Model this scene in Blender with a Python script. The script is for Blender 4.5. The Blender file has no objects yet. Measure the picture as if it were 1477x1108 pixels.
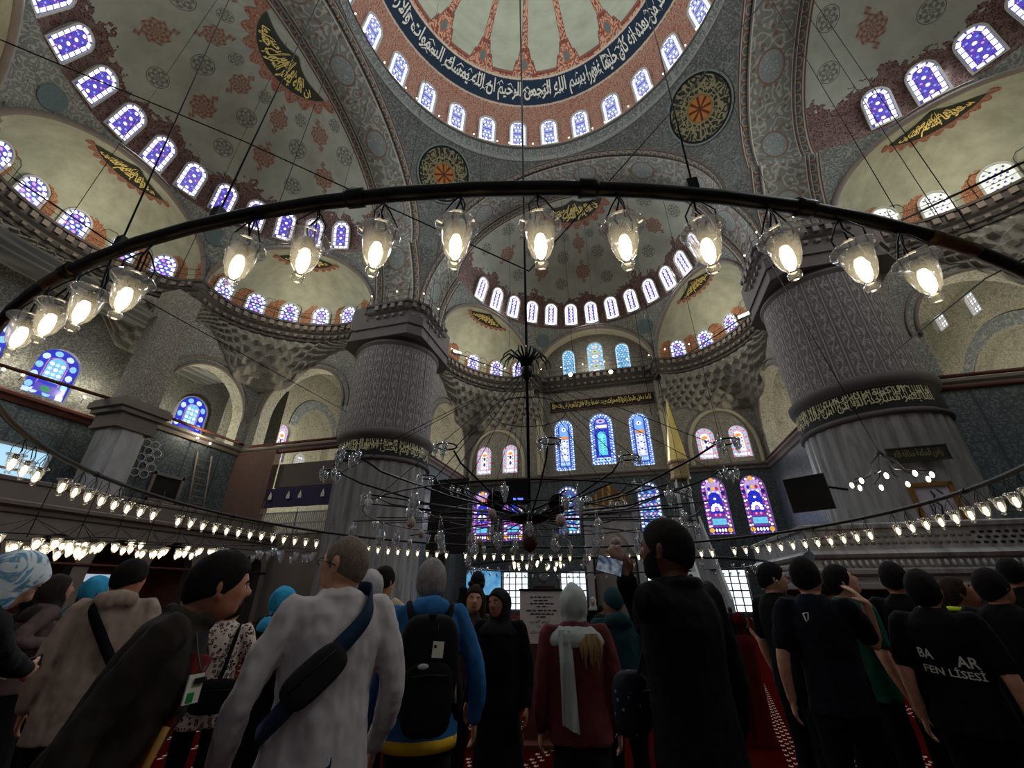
import bpy, bmesh, math, random
from math import sin, cos, pi, sqrt, atan2, radians
from mathutils import Vector, Matrix
from mathutils.geometry import delaunay_2d_cdt
random.seed(7)
SC = bpy.context.scene
COL = SC.collection
V3 = Vector

def lin(r, g, b):
    f = lambda c: (c / 255 / 12.92) if c / 255 <= .04045 else ((c / 255 + .055) / 1.055) ** 2.4
    return (f(r), f(g), f(b), 1.0)

# ------------------------------------------------------------------ objects
def tag(o, label=None, cat=None, group=None, kind=None):
    if label: o['label'] = label
    if cat: o['category'] = cat
    if group: o['group'] = group
    if kind: o['kind'] = kind
    return o

def empty(name, loc=(0, 0, 0), rz=0, label=None, cat=None, group=None, kind=None):
    o = bpy.data.objects.new(name, None)
    o.empty_display_size = .1
    COL.objects.link(o)
    o.location = loc
    o.rotation_euler = (0, 0, rz)
    return tag(o, label, cat, group, kind)

class MB:
    """collects faces, UVs, face materials and face colours; build() links ONE mesh object"""
    def __init__(s):
        s.v = []; s.f = []; s.uv = []; s.mi = []; s.col = []; s.usecol = False
        s.cm = 0; s.cc = (1, 1, 1, 1)
    def add(s, verts, faces, uvs=None, mi=None, col=None):
        o = len(s.v)
        s.v += [tuple(p) for p in verts]
        for k, f in enumerate(faces):
            s.f.append([i + o for i in f])
            s.uv.append([uvs[i] for i in f] if uvs else None)
            s.mi.append(s.cm if mi is None else mi)
            s.col.append(s.cc if col is None else col)
        if col is not None: s.usecol = True
        return s
    def grid(s, fn, nu, nv, uvfn=None, closeu=False, mi=None, col=None):
        vs = []; uv = []
        for j in range(nv + 1):
            for i in range(nu + 1):
                p = fn(i / nu, j / nv)
                vs.append(p); uv.append(uvfn(i / nu, j / nv) if uvfn else (i / nu, j / nv))
        fs = []
        for j in range(nv):
            for i in range(nu):
                a = j * (nu + 1) + i
                fs.append((a, a + 1, a + nu + 2, a + nu + 1))
        return s.add(vs, fs, uv, mi, col)
    def box(s, c, d, rot=None, mi=None, col=None):
        x, y, z = d[0] / 2, d[1] / 2, d[2] / 2
        P = [V3(p) for p in ((-x, -y, -z), (x, -y, -z), (x, y, -z), (-x, y, -z), (-x, -y, z), (x, -y, z), (x, y, z), (-x, y, z))]
        if rot is not None: P = [rot @ p for p in P]
        P = [p + V3(c) for p in P]
        F = [(0, 3, 2, 1), (4, 5, 6, 7), (0, 1, 5, 4), (1, 2, 6, 5), (2, 3, 7, 6), (3, 0, 4, 7)]
        for f in F:
            q = [P[i] for i in f]
            w = (q[1] - q[0]).length; h = (q[3] - q[0]).length
            s.add(q, [(0, 1, 2, 3)], [(0, 0), (w, 0), (w, h), (0, h)], mi, col)
        return s
    def tube(s, path, r, n=6, caps=True, closed=False, mi=None, col=None):
        path = [V3(p) for p in path]
        if len(path) < 2: return s
        R = r if isinstance(r, (list, tuple)) else [r] * len(path)
        vs = []; fs = []; uv = []
        m = len(path); L = 0
        t0 = None; nrm = None
        for k in range(m):
            if closed: t = path[(k + 1) % m] - path[k - 1]
            else: t = path[min(k + 1, m - 1)] - path[max(k - 1, 0)]
            if t.length < 1e-9: t = V3((0, 0, 1))
            t.normalize()
            if nrm is None:
                nrm = t.orthogonal().normalized()
            else:
                nrm = (nrm - t * nrm.dot(t))
                if nrm.length < 1e-6: nrm = t.orthogonal()
                nrm.normalize()
            b = t.cross(nrm)
            if k: L += (path[k] - path[k - 1]).length
            for i in range(n):
                a = 2 * pi * i / n
                vs.append(path[k] + (nrm * cos(a) + b * sin(a)) * R[k]); uv.append((i / n, L))
        for k in range(m if closed else m - 1):
            k2 = (k + 1) % m
            for i in range(n):
                j = (i + 1) % n
                fs.append((k * n + i, k * n + j, k2 * n + j, k2 * n + i))
        if caps and not closed:
            fs.append(tuple(reversed(range(n)))); fs.append(tuple((m - 1) * n + i for i in range(n)))
        return s.add(vs, fs, uv, mi, col)
    def lathe(s, prof, n=16, c=(0, 0, 0), mi=None, col=None, a0=0, a1=2 * pi, caps=False):
        c = V3(c); m = len(prof)
        vs = []; uv = []; fs = []
        L = [0]
        for k in range(1, m): L.append(L[-1] + sqrt((prof[k][0] - prof[k - 1][0]) ** 2 + (prof[k][1] - prof[k - 1][1]) ** 2))
        rm = max(p[0] for p in prof)
        for k, (r, z) in enumerate(prof):
            for i in range(n + 1):
                a = a0 + (a1 - a0) * i / n
                vs.append(c + V3((r * cos(a), r * sin(a), z))); uv.append((a * rm, z))
        for k in range(m - 1):
            for i in range(n):
                a = k * (n + 1) + i
                fs.append((a, a + 1, a + n + 2, a + n + 1))
        return s.add(vs, fs, uv, mi, col)
    def ball(s, c, r, nu=12, nv=8, mi=None, col=None, rot=None):
        r = r if isinstance(r, (tuple, list)) else (r, r, r)
        c = V3(c)
        def fn(u, v):
            a = 2 * pi * u; b = pi * (v - .5)
            p = V3((r[0] * cos(a) * cos(b), r[1] * sin(a) * cos(b), r[2] * sin(b)))
            if rot is not None: p = rot @ p
            return c + p
        return s.grid(fn, nu, nv, None, mi=mi, col=col)
    def poly(s, pts, mi=None, col=None, uvs=None):
        return s.add(pts, [tuple(range(len(pts)))], uvs or [(p[0], p[1]) for p in pts], mi, col)
    def build(s, name, mats=None, parent=None, smooth=True, merge=0, loc=None, link=True, angle=None):
        me = bpy.data.meshes.new(name)
        me.from_pydata(s.v, [], s.f)
        if mats is not None:
            for m in (mats if isinstance(mats, (list, tuple)) else [mats]): me.materials.append(m)
        ul = me.uv_layers.new(name='UVMap')
        i = 0
        flat = []
        for k, f in enumerate(s.f):
            u = s.uv[k]
            if u is None: u = [(s.v[j][0], s.v[j][2]) for j in f]
            for q in u: flat += [q[0], q[1]]
        ul.data.foreach_set('uv', flat)
        me.polygons.foreach_set('material_index', s.mi)
        if s.usecol:
            ca = me.color_attributes.new(name='Col', type='FLOAT_COLOR', domain='CORNER')
            fc = []
            for k, f in enumerate(s.f):
                for _ in f: fc += list(s.col[k])
            ca.data.foreach_set('color', fc)
        me.polygons.foreach_set('use_smooth', [smooth] * len(s.f))
        if merge:
            bm = bmesh.new(); bm.from_mesh(me)
            bmesh.ops.remove_doubles(bm, verts=bm.verts, dist=merge)
            bm.to_mesh(me); bm.free()
        if smooth and angle:
            try: me.set_sharp_from_angle(angle=radians(angle))
            except Exception: pass
        me.update()
        o = bpy.data.objects.new(name, me)
        if link: COL.objects.link(o)
        if parent: o.parent = parent
        if loc is not None: o.location = loc
        return o

def link_copy(o, parent=None):
    c = o.copy(); COL.objects.link(c)
    if parent: c.parent = parent
    return c

def copy_tree(o, parent=None):
    c = link_copy(o, parent)
    for ch in list(o.children): copy_tree(ch, c)
    return c

ORD = ['first', 'second', 'third', 'fourth', 'fifth', 'sixth', 'seventh', 'eighth', 'ninth', 'tenth', 'eleventh', 'twelfth', 'thirteenth', 'fourteenth', 'fifteenth', 'sixteenth', 'seventeenth', 'eighteenth', 'nineteenth']
TENS = {2: 'twenty', 3: 'thirty', 4: 'forty', 5: 'fifty', 6: 'sixty', 7: 'seventy', 8: 'eighty', 9: 'ninety'}
TENTH = {2: 'twentieth', 3: 'thirtieth', 4: 'fortieth', 5: 'fiftieth', 6: 'sixtieth', 7: 'seventieth', 8: 'eightieth', 9: 'ninetieth'}
def ordinal(i):   # 1-based
    if i < 20: return ORD[i - 1]
    return TENTH[i // 10] if i % 10 == 0 else TENS[i // 10] + '-' + ORD[i % 10 - 1]

# ------------------------------------------------------------------ camera
CF, CTH, CYA = 595.0, .465, -.266
CAM = V3((1.5, -9.9, 1.6))
def ray(x, y):
    u = (x - 738.5) / CF; v = (554 - y) / CF
    fw = cos(CTH) - sin(CTH) * v; up = sin(CTH) + cos(CTH) * v
    return V3((u * cos(CYA) + fw * sin(CYA), -u * sin(CYA) + fw * cos(CYA), up))
def on_plane(x, y, axis, val):
    d = ray(x, y); return CAM + d * ((val - CAM[axis]) / d[axis])
def at_dist(x, y, dist):      # point at horizontal distance dist from the camera
    d = ray(x, y); return CAM + d * (dist / sqrt(d.x ** 2 + d.y ** 2))
cd = bpy.data.cameras.new('camera'); cam = bpy.data.objects.new('camera', cd); COL.objects.link(cam)
cam.location = CAM
cd.sensor_fit = 'HORIZONTAL'; cd.sensor_width = 36; cd.lens = 36 * CF / 1477
cd.clip_start = .05; cd.clip_end = 300
cam.rotation_euler = (pi / 2 + CTH, 0, -CYA)
SC.camera = cam
SC.view_settings.view_transform = 'Standard'; SC.view_settings.look = 'None'
SC.view_settings.exposure = 0; SC.view_settings.gamma = 1
SC.view_settings.use_curve_mapping = False
# ------------------------------------------------------------------ materials
class S:
    def __init__(s, nb, k): s.nb = nb; s.k = k
    def _o(s, op, b=None, c=None): return s.nb.m(op, s, b, c)
    def __add__(s, b): return s._o('ADD', b)
    __radd__ = __add__
    def __sub__(s, b): return s._o('SUBTRACT', b)
    def __rsub__(s, b): return s.nb.m('SUBTRACT', b, s)
    def __mul__(s, b): return s._o('MULTIPLY', b)
    __rmul__ = __mul__
    def __truediv__(s, b): return s._o('DIVIDE', b)
    def __neg__(s): return s._o('MULTIPLY', -1.0)
    def __lt__(s, b): return s._o('LESS_THAN', b)
    def __gt__(s, b): return s._o('GREATER_THAN', b)
    def sin(s): return s._o('SINE')
    def cos(s): return s._o('COSINE')
    def abs(s): return s._o('ABSOLUTE')
    def fract(s): return s._o('FRACT')
    def floor(s): return s._o('FLOOR')
    def sqrt(s): return s._o('SQRT')
    def min(s, b): return s._o('MINIMUM', b)
    def max(s, b): return s._o('MAXIMUM', b)
    def band(s, a, b): return (s > a) * (s < b)
    def step(s, a, b):
        n = s.nb.nt.nodes.new('ShaderNodeMapRange'); n.clamp = True
        s.nb.put(n.inputs[0], s); n.inputs[1].default_value = a; n.inputs[2].default_value = b
        n.inputs[3].default_value = 0; n.inputs[4].default_value = 1
        return S(s.nb, n.outputs[0])

class NB:
    def __init__(s, nt): s.nt = nt
    def put(s, inp, v):
        if isinstance(v, S): s.nt.links.new(v.k, inp)
        else: inp.default_value = v
    def m(s, op, a, b=None, c=None):
        n = s.nt.nodes.new('ShaderNodeMath'); n.operation = op
        s.put(n.inputs[0], a)
        if b is not None: s.put(n.inputs[1], b)
        if c is not None: s.put(n.inputs[2], c)
        return S(s, n.outputs[0])
    def uv(s):
        n = s.nt.nodes.new('ShaderNodeUVMap'); n.uv_map = 'UVMap'
        x = s.nt.nodes.new('ShaderNodeSeparateXYZ'); s.nt.links.new(n.outputs[0], x.inputs[0])
        return S(s, x.outputs[0]), S(s, x.outputs[1])
    def obj(s):
        n = s.nt.nodes.new('ShaderNodeTexCoord')
        x = s.nt.nodes.new('ShaderNodeSeparateXYZ'); s.nt.links.new(n.outputs['Object'], x.inputs[0])
        return S(s, x.outputs[0]), S(s, x.outputs[1]), S(s, x.outputs[2])
    def vec(s, x, y, z=0.0):
        n = s.nt.nodes.new('ShaderNodeCombineXYZ')
        for i, q in enumerate((x, y, z)): s.put(n.inputs[i], q)
        return S(s, n.outputs[0])
    def noise(s, v, scale=1.0, detail=2.0, rough=.5, dist=0.0):
        n = s.nt.nodes.new('ShaderNodeTexNoise')
        s.put(n.inputs['Vector'], v); n.inputs['Scale'].default_value = scale
        n.inputs['Detail'].default_value = detail; n.inputs['Roughness'].default_value = rough; n.inputs['Distortion'].default_value = dist
        return S(s, n.outputs[0])
    def vor(s, v, scale=1.0, feat='F1', rnd=1.0):
        n = s.nt.nodes.new('ShaderNodeTexVoronoi'); n.feature = feat
        s.put(n.inputs['Vector'], v); n.inputs['Scale'].default_value = scale; n.inputs['Randomness'].default_value = rnd
        return S(s, n.outputs['Distance'])
    def mix(s, a, b, f):
        n = s.nt.nodes.new('ShaderNodeMix'); n.data_type = 'RGBA'
        s.put(n.inputs[0], f); s.put(n.inputs[6], a); s.put(n.inputs[7], b)
        return S(s, n.outputs[2])
    def attr(s, name):
        n = s.nt.nodes.new('ShaderNodeAttribute'); n.attribute_name = name
        return S(s, n.outputs['Color'])

MATS = {}
def mat(name, fn, rough=.75, metal=0.0, spec=.25, bump=None, bd=.02, trans=0, emit=None, estr=0):
    if name in MATS: return MATS[name]
    m = bpy.data.materials.new(name); m.use_nodes = True
    nt = m.node_tree; b = nt.nodes['Principled BSDF']
    nb = NB(nt)
    c = fn(nb) if callable(fn) else fn
    h = None
    if isinstance(c, tuple) and len(c) == 2: c, h = c
    nb.put(b.inputs['Base Color'], c)
    b.inputs['Roughness'].default_value = rough; b.inputs['Metallic'].default_value = metal
    b.inputs['Specular IOR Level'].default_value = spec
    if trans: b.inputs['Transmission Weight'].default_value = trans
    if h is not None:
        n = nt.nodes.new('ShaderNodeBump'); n.inputs['Distance'].default_value = bd; n.inputs['Strength'].default_value = .6
        nb.put(n.inputs['Height'], h); nt.links.new(n.outputs[0], b.inputs['Normal'])
    if emit:
        b.inputs['Emission Color'].default_value = emit; b.inputs['Emission Strength'].default_value = estr
    MATS[name] = m
    return m

def plain(name, rgb, rough=.75, metal=0.0, spec=.25, var=.12, sc=6.0):
    c = lin(*rgb)
    def fn(nb):
        x, y, z = nb.obj()
        n = nb.noise(nb.vec(x, y, z), sc, 3)
        d = tuple(q * (1 - var) for q in c[:3]) + (1,); l = tuple(min(1, q * (1 + var)) for q in c[:3]) + (1,)
        return nb.mix(d, l, n)
    return mat(name, fn, rough, metal, spec)

def scroll(nb, u, v, scale, freq=5.0, w=.12):
    """curly vine lines: contour lines of a smooth noise"""
    n = nb.noise(nb.vec(u, v, 0.0), scale, 1.0, .4)
    t = ((n * freq).fract() - .5).abs()
    return 1.0 - t.step(w * .5, w * 1.4)
def flowers(nb, u, v, scale, r=.3, rnd=.6):
    d = nb.vor(nb.vec(u, v, 0.0), scale, 'F1', rnd)
    return (1.0 - d.step(r * .8, r)), d

def painted(name, base, line, accent, scale=1.0, freq=5.0, w=.12, fl=.28, blot=.15, line2=None):
    """painted arabesque plaster, UV in metres"""
    B, L, A = lin(*base), lin(*line), lin(*accent)
    def fn(nb):
        u, v = nb.uv()
        n = nb.noise(nb.vec(u, v, 0.0), .35, 4, .6)
        b = nb.mix(tuple(q * (1 - blot) for q in B[:3]) + (1,), tuple(min(1, q * (1 + blot)) for q in B[:3]) + (1,), n.step(.3, .7))
        s = scroll(nb, u, v, 1.1 * scale, freq, w)
        c = nb.mix(b, L, s * .85)
        f, d = flowers(nb, u, v, 1.6 * scale, fl)
        c = nb.mix(c, A, f * .8)
        g, d2 = flowers(nb, u, v, 1.6 * scale, fl * .38)
        c = nb.mix(c, L, g * .8)
        return c
    return mat(name, fn, .85)

def tiled(name, base, line, grid, scale=1.6, size=.25):
    B, L, G = lin(*base), lin(*line), lin(*grid)
    def fn(nb):
        u, v = nb.uv()
        s = scroll(nb, u, v, 2.2 * scale, 4.0, .16)
        c = nb.mix(B, L, s * .8)
        f, d = flowers(nb, u, v, 2.6 * scale, .22, .3)
        c = nb.mix(c, L, f * .9)
        e = ((u / size).fract() - .5).abs().max(((v / size).fract() - .5).abs())
        c = nb.mix(c, G, (e > .465) * .7)
        # panel borders every 2.2 m
        p = ((u / 2.2).fract() - .5).abs()
        c = nb.mix(c, G, (p > .47) * .8)
        return c
    return mat(name, fn, .35, 0, .4)

def marble(name, base, vein, rough=.45, sx=2.0, sy=.25):
    B, Vn = lin(*base), lin(*vein)
    def fn(nb):
        u, v = nb.uv()
        n = nb.noise(nb.vec(u * sx, v * sy, 0.0), 1.6, 6, .6, .8)
        c = nb.mix(Vn, B, n.step(.3, .62))
        n2 = nb.noise(nb.vec(u, v, 3.0), .5, 3)
        return nb.mix(c, tuple(q * .72 for q in B[:3]) + (1,), n2.step(.45, .75) * .6)
    return mat(name, fn, rough, 0, .35)
def area(name, loc, tgt, size, power, col=(1, 1, 1), sy=None, spread=160):
    l = bpy.data.lights.new(name, 'AREA'); l.energy = power; l.color = col; l.size = size; l.spread = radians(spread)
    if sy: l.shape = 'RECTANGLE'; l.size_y = sy
    o = bpy.data.objects.new(name, l); COL.objects.link(o); o.location = loc
    o.rotation_euler = (V3(tgt) - V3(loc)).to_track_quat('-Z', 'Y').to_euler(); return o
def point(name, loc, power, col=(1, .78, .5), r=.1):
    l = bpy.data.lights.new(name, 'POINT'); l.energy = power; l.color = col; l.shadow_soft_size = r
    o = bpy.data.objects.new(name, l); COL.objects.link(o); o.location = loc; return o
WARM = (1, .92, .74)
# ------------------------------------------------------------------ the building
A_, D_, ZK, YQ, XP = 11.0, 14.6, 19.8, 25.5, 12.5     # arch plane, half-dome centre, cornice, qibla wall, arcade planes
AP = 9.53                                          # apothem of the half hexagon, vertex radius 11
RZ, RR, RH = 24.6, 9.9, 6.8                        # half-dome ring
DZ, DR, DH = 34.6, 11.75, 10.5                     # main dome
m_wallp = painted('painted_wall', (112, 108, 100), (148, 144, 134), (98, 82, 74), 3.4, 5, .2)
m_exw = painted('painted_wall_fine', (108, 108, 102), (150, 150, 142), (90, 92, 90), 3.6, 5, .2)
m_pend = painted('painted_pendentive', (106, 108, 102), (142, 143, 134), (90, 82, 78), 2.6, 5, .18)
m_lace = painted('painted_red_lace', (126, 106, 92), (104, 58, 46), (150, 136, 120), 2.6, 6, .2)
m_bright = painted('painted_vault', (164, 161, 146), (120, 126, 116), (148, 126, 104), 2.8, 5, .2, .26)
m_tile = tiled('blue_tiles', (72, 80, 82), (108, 116, 116), (56, 62, 66))
m_marb = marble('grey_marble', (148, 146, 144), (100, 98, 100))
m_marbw = marble('pale_marble', (176, 174, 174), (138, 138, 142), .4, 1.2, .2)
m_stone = plain('grey_stone', (116, 106, 98), .8, var=.2, sc=1.5)
m_dstone = plain('dark_stone', (78, 72, 68), .8, var=.2, sc=1.5)
m_dark = plain('dark_timber', (52, 38, 32), .6, var=.25, sc=3)
m_redb = plain('red_brown_paint', (92, 50, 40), .6, var=.2, sc=3)
m_plain = plain('cream_plaster', (166, 160, 138), .9, var=.1, sc=.6)
m_iron = plain('black_iron', (20, 19, 18), .45, .6, .4)
m_gold = plain('gold_leaf', (206, 184, 104), .45, .25, .5, var=.1)
m_navy = plain('navy_ground', (22, 34, 54), .7)
m_black = plain('black_ground', (22, 22, 22), .7)
m_white = plain('white_letters', (206, 204, 188), .7)
m_frame = plain('window_plaster', (176, 176, 170), .8)
m_teal = plain('dark_teal_disc', (84, 98, 98), .8, var=.3, sc=8)

def dome_main(nb):
    u, v = nb.uv()                  # u = angle in turns, v = elevation in degrees
    cream = nb.mix(lin(150, 152, 130), lin(172, 174, 152), nb.noise(nb.vec(u * 14, v * .12), 1.5, 4, .6).step(.3, .7))
    uu = u * 90.0; vv = v * .19
    s = scroll(nb, uu, vv, 1.7, 5, .22)
    lace = nb.mix(lin(186, 146, 118), lin(134, 64, 46), s)
    f, _ = flowers(nb, uu, vv, 1.5, .24, .4)
    lace = nb.mix(lace, lin(70, 84, 92), f * .7)
    rim = nb.mix(lin(172, 142, 122), lin(140, 88, 72), scroll(nb, uu, vv, 4.2, 5, .3))
    ph = ((u * 16.0 - 16.0 * 105.9 / 360 + .5).fract() - .5).abs()      # 0 on a rib
    top = 36.0 + (1.0 - ph.step(.21, .27)) * 4.2 + (1.0 - ph.step(.11, .17)) * 4.5
    rib = 1.0 - ph.step(.072, .082)
    red = (v < top).max(rib)
    edge = ((v - top).abs() < .8).max(((ph - .078).abs() < .007) * (v > top))
    c = nb.mix(cream, lace, red)
    c = nb.mix(c, lin(112, 44, 34), edge * (v > 34.8) * .8)
    boss = (ph * 16.0) * (ph * 16.0) + ((v - 39.4) / 2.2) * ((v - 39.4) / 2.2)
    c = nb.mix(c, lin(92, 104, 104), (boss < 1.0))
    c = nb.mix(c, lin(160, 100, 60), boss.band(.9, 1.5))
    c = nb.mix(c, lin(180, 172, 150), v.band(33.6, 34.4))
    c = nb.mix(c, lin(28, 44, 62), v.band(22.6, 33.4))
    c = nb.mix(c, lin(176, 168, 148), v.band(21.6, 22.4))
    return nb.mix(c, rim, v < 21.2)
m_dome = mat('painted_dome', dome_main, .85)

def dome_half(nb):
    u, v = nb.uv()                  # u = degrees from the axis, v = elevation in degrees
    cream = nb.mix(lin(132, 132, 118), lin(156, 156, 140), nb.noise(nb.vec(u * .06, v * .06), 1.2, 4, .6).step(.3, .7))
    ca = (v * (pi / 180)).cos()
    uu = u * .17; vv = v * .14
    s = scroll(nb, uu, vv, 4.6, 5, .26)
    lace = nb.mix(lin(112, 90, 82), lin(74, 42, 40), s)
    lace = nb.mix(lace, lin(120, 106, 100), scroll(nb, uu, vv, 2.2, 3, .1) * .5)
    n = nb.noise(nb.vec(uu, vv), 2.4, 2)
    wav = 26.0 + (u * (pi / 16.25)).cos() * 3.0 + (u * (pi / 5.4)).cos() * 1.4 + (n - .5) * 16.0
    c = nb.mix(cream, lace, v < wav)
    def discs(c, rows, off, rad, kind):
        du = ((u - off) / 32.5 + .5).fract() - .5
        x = du * (32.5 * pi / 180 * 9.9) * ca
        for r in rows:
            y = (v - r) * (pi / 180 * 8.0)
            d = (x * x + y * y).sqrt() / rad
            an = nb.m('ARCTAN2', y, x)
            if kind == 'red':
                lob = 1.0 + (an * 8.0).cos() * .08
                tail = (x.abs() / .2 + ((y.abs() - rad * 1.3) / .24).abs()) < 1.0
                ins = (d < lob).max(tail)
                pat = ((an * 8.0).sin() * (d * 13.0).cos()).step(-.3, .4)
                col = nb.mix(lin(112, 68, 56), lin(142, 118, 100), pat)
            else:
                ins = d < 1.0
                pat = ((an * 6.0).sin() * (d * 10.0).sin()).step(-.2, .4).max(d.band(.86, .95))
                col = nb.mix(lin(84, 86, 80), lin(142, 140, 124), pat)
                col = nb.mix(col, lin(52, 50, 48), d > .94)
            c = nb.mix(c, col, ins * .85)
        return c
    c = discs(c, (44.0,), 0.0, .66, 'red'); c = discs(c, (62.0,), 0.0, .54, 'red')
    c = discs(c, (36.5, 54.0), 16.25, .56, 'grey'); c = discs(c, (66.0,), 16.25, .36, 'grey')
    return c
m_half = mat('painted_half_dome', dome_half, .85)

def dome_ex(nb):
    u, v = nb.uv()
    cream = nb.mix(lin(142, 143, 124), lin(170, 170, 150), nb.noise(nb.vec(u * .06, v * .06), 1.2, 4, .6).step(.3, .7))
    # red lace round the windows of the base row
    du = (((u - 8.0) / 27.0 + .5).fract() - .5) * 27.0
    d = ((du / 10.5) * (du / 10.5) + ((v - 9.0) / 16.0) * ((v - 9.0) / 16.0)).sqrt()
    lob = nb.noise(nb.vec(u * .3, v * .3), 1.3, 2) * .5
    ins = (d + lob) < 1.22
    lace = nb.mix(lin(166, 128, 96), lin(128, 66, 46), scroll(nb, u * .2, v * .16, 3.4, 5, .24))
    ring = nb.mix(lin(150, 120, 96), lin(128, 72, 56), scroll(nb, u * .2, v * .16, 3.4, 5, .24))
    c = nb.mix(cream, lace, ins)
    return nb.mix(c, ring, v < 3.0)
m_exd = mat('painted_niche_dome', dome_ex, .85)

def soffit(nb):
    u, v = nb.uv()                  # metres across (0 .. 3.6) and along
    s = scroll(nb, u, v, 1.5, 5, .16)
    pan = nb.mix(lin(112, 112, 104), lin(150, 146, 134), s)
    br, _ = flowers(nb, u + 3.0, v, 2.2, .3)
    pan = nb.mix(pan, lin(104, 82, 68), br * .75)
    f, _ = flowers(nb, u, v, 1.6, .26)
    pan = nb.mix(pan, lin(108, 76, 62), f * .7)
    y = ((v / 4.4).fract() - .5) * 4.4; x = u - 1.8
    d = ((x / .66) * (x / .66) + (y / .8) * (y / .8)).sqrt()
    pan = nb.mix(pan, lin(120, 124, 120), d < 1.0)
    pan = nb.mix(pan, lin(112, 90, 76), d.band(1.0, 1.14))
    pan = nb.mix(pan, lin(170, 168, 156), scroll(nb, u, v, 3.0, 4, .1) * (d < .94) * .5)
    bx = (u - 1.8).abs()
    e = ((v / .62).fract() - .5).abs(); ring = ((bx - 1.44) / .2) * ((bx - 1.44) / .2) + (e / .42) * (e / .42)
    bor = nb.mix(lin(104, 84, 74), lin(150, 138, 120), ring.band(.5, 1.0))
    bor = nb.mix(bor, lin(92, 98, 96), ring < .4)
    c = nb.mix(pan, bor, bx > 1.16)
    c = nb.mix(c, lin(178, 172, 158), bx.band(1.12, 1.18).max(bx.band(1.68, 1.74)))
    return c
m_soff = mat('painted_arch', soffit, .85)

def pier_up(nb):
    u, v = nb.uv()
    p = (u / .62).fract()
    st = ((u / 1.24).fract() - .5)
    vine = (p - .5 - (v * 5.0).sin() * .16).abs()
    leaf = ((v * 10.0).sin() * .5 + .5) * .16
    c = nb.mix(lin(104, 97, 95), lin(150, 144, 138), (vine < .05).max(((p - .5).abs() < .30) * (scroll(nb, u, v, 3.0, 4, .16))) * .7)
    c = nb.mix(c, lin(74, 68, 68), ((vine - .16).abs() < leaf) * .45)
    c = nb.mix(c, lin(132, 126, 122), (p < .06).max(p > .94) * .9)
    c = nb.mix(c, lin(66, 60, 60), ((p - .09).abs() < .025).max((p - .91).abs() < .025) * .9)
    return c
m_pier = mat('painted_pier', pier_up, .85)

# ---- curves
def arch_x(alpha):      # half-width and height along a chord arch: alpha 0 springing .. pi/2 crown
    return 5.5 * cos(alpha), ZK + 4.6 * sin(alpha)
def main_curve(n1=8, n2=22):
    P = []
    for k in range(n1):
        x, z = arch_x(pi / 2 * k / n1)
        P.append((sqrt(AP * AP + x * x), z))
    for k in range(n2 + 1):
        t = pi / 2 * k / n2
        P.append((RR * cos(t), RZ + .0 + RH * sin(t)))
    return P
MAINC = main_curve()

def build_main():
    root = empty('ceiling', (0, 0, 0), 0, 'great painted central dome with navy inscription band over the prayer hall', 'dome', kind='structure')
    mb = MB()
    def f(u, v):
        a = 2 * pi * u; b = radians(-4 + 94 * v)
        return V3((DR * cos(a) * cos(b), DR * sin(a) * cos(b), DZ + DH * sin(b)))
    mb.grid(f, 96, 40, lambda u, v: (u, -4 + 94 * v))
    mb.build('dome_shell', m_dome, root)
    mb = MB()      # ring cornice
    prof = [(11.0, 31.4), (11.25, 32.3), (11.6, 33.0), (11.2, 33.25), (11.2, 33.45), (11.45, 33.6), (11.3, 33.8), (11.45, 33.95), (11.75, 34.0)]
    mb.lathe(prof, 128)
    mb.build('ring_cornice', m_pend, root)
    mb = MB()
    for r, z in ((11.22, 33.35), (11.4, 33.72), (11.06, 31.5)):
        mb.tube([(r * cos(2 * pi * k / 96), r * sin(2 * pi * k / 96), z) for k in range(96)], .09, 6, closed=True)
    mb.build('ring_moulding', m_dstone, root)
    return root
CEIL = build_main()

def rot2(p, ang):
    c, s_ = cos(ang), sin(ang)
    return V3((p[0] * c - p[1] * s_, p[0] * s_ + p[1] * c, p[2]))

def build_pendentives():
    N = 10
    for q, nm in ((0, 'right front'), (1, 'left front'), (2, 'left rear'), (3, 'right rear')):
        if q > 1: pass
        mb = MB()
        ang = q * pi / 2
        rows = [p for p in MAINC]
        L = 0
        vs = []; uv = []; fs = []
        for k, (x, z) in enumerate(rows):
            x = min(x, A_)
            rho = sqrt(x * x + A_ * A_)
            a0 = atan2(x if False else A_, A_) ; a1 = a0
            a0 = atan2(x, A_); a1 = pi / 2 - a0       # from plane x=A to plane y=A
            if k: L += sqrt((rows[k][0] - rows[k - 1][0]) ** 2 + (rows[k][1] - rows[k - 1][1]) ** 2)
            for i in range(N + 1):
                a = a0 + (a1 - a0) * i / N
                vs.append(rot2((rho * cos(a), rho * sin(a), z), ang)); uv.append((a * 11.0, z * 1.2))
        for k in range(len(rows) - 1):
            for i in range(N):
                a = k * (N + 1) + i
                fs.append((a, a + 1, a + N + 2, a + N + 1))
        mb.add(vs, fs, uv)
        tag(mb.build('pendentive', m_pend), 'painted pendentive between the great arches, %s of the dome' % nm, 'pendentive', kind='structure')
build_pendentives()

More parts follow.
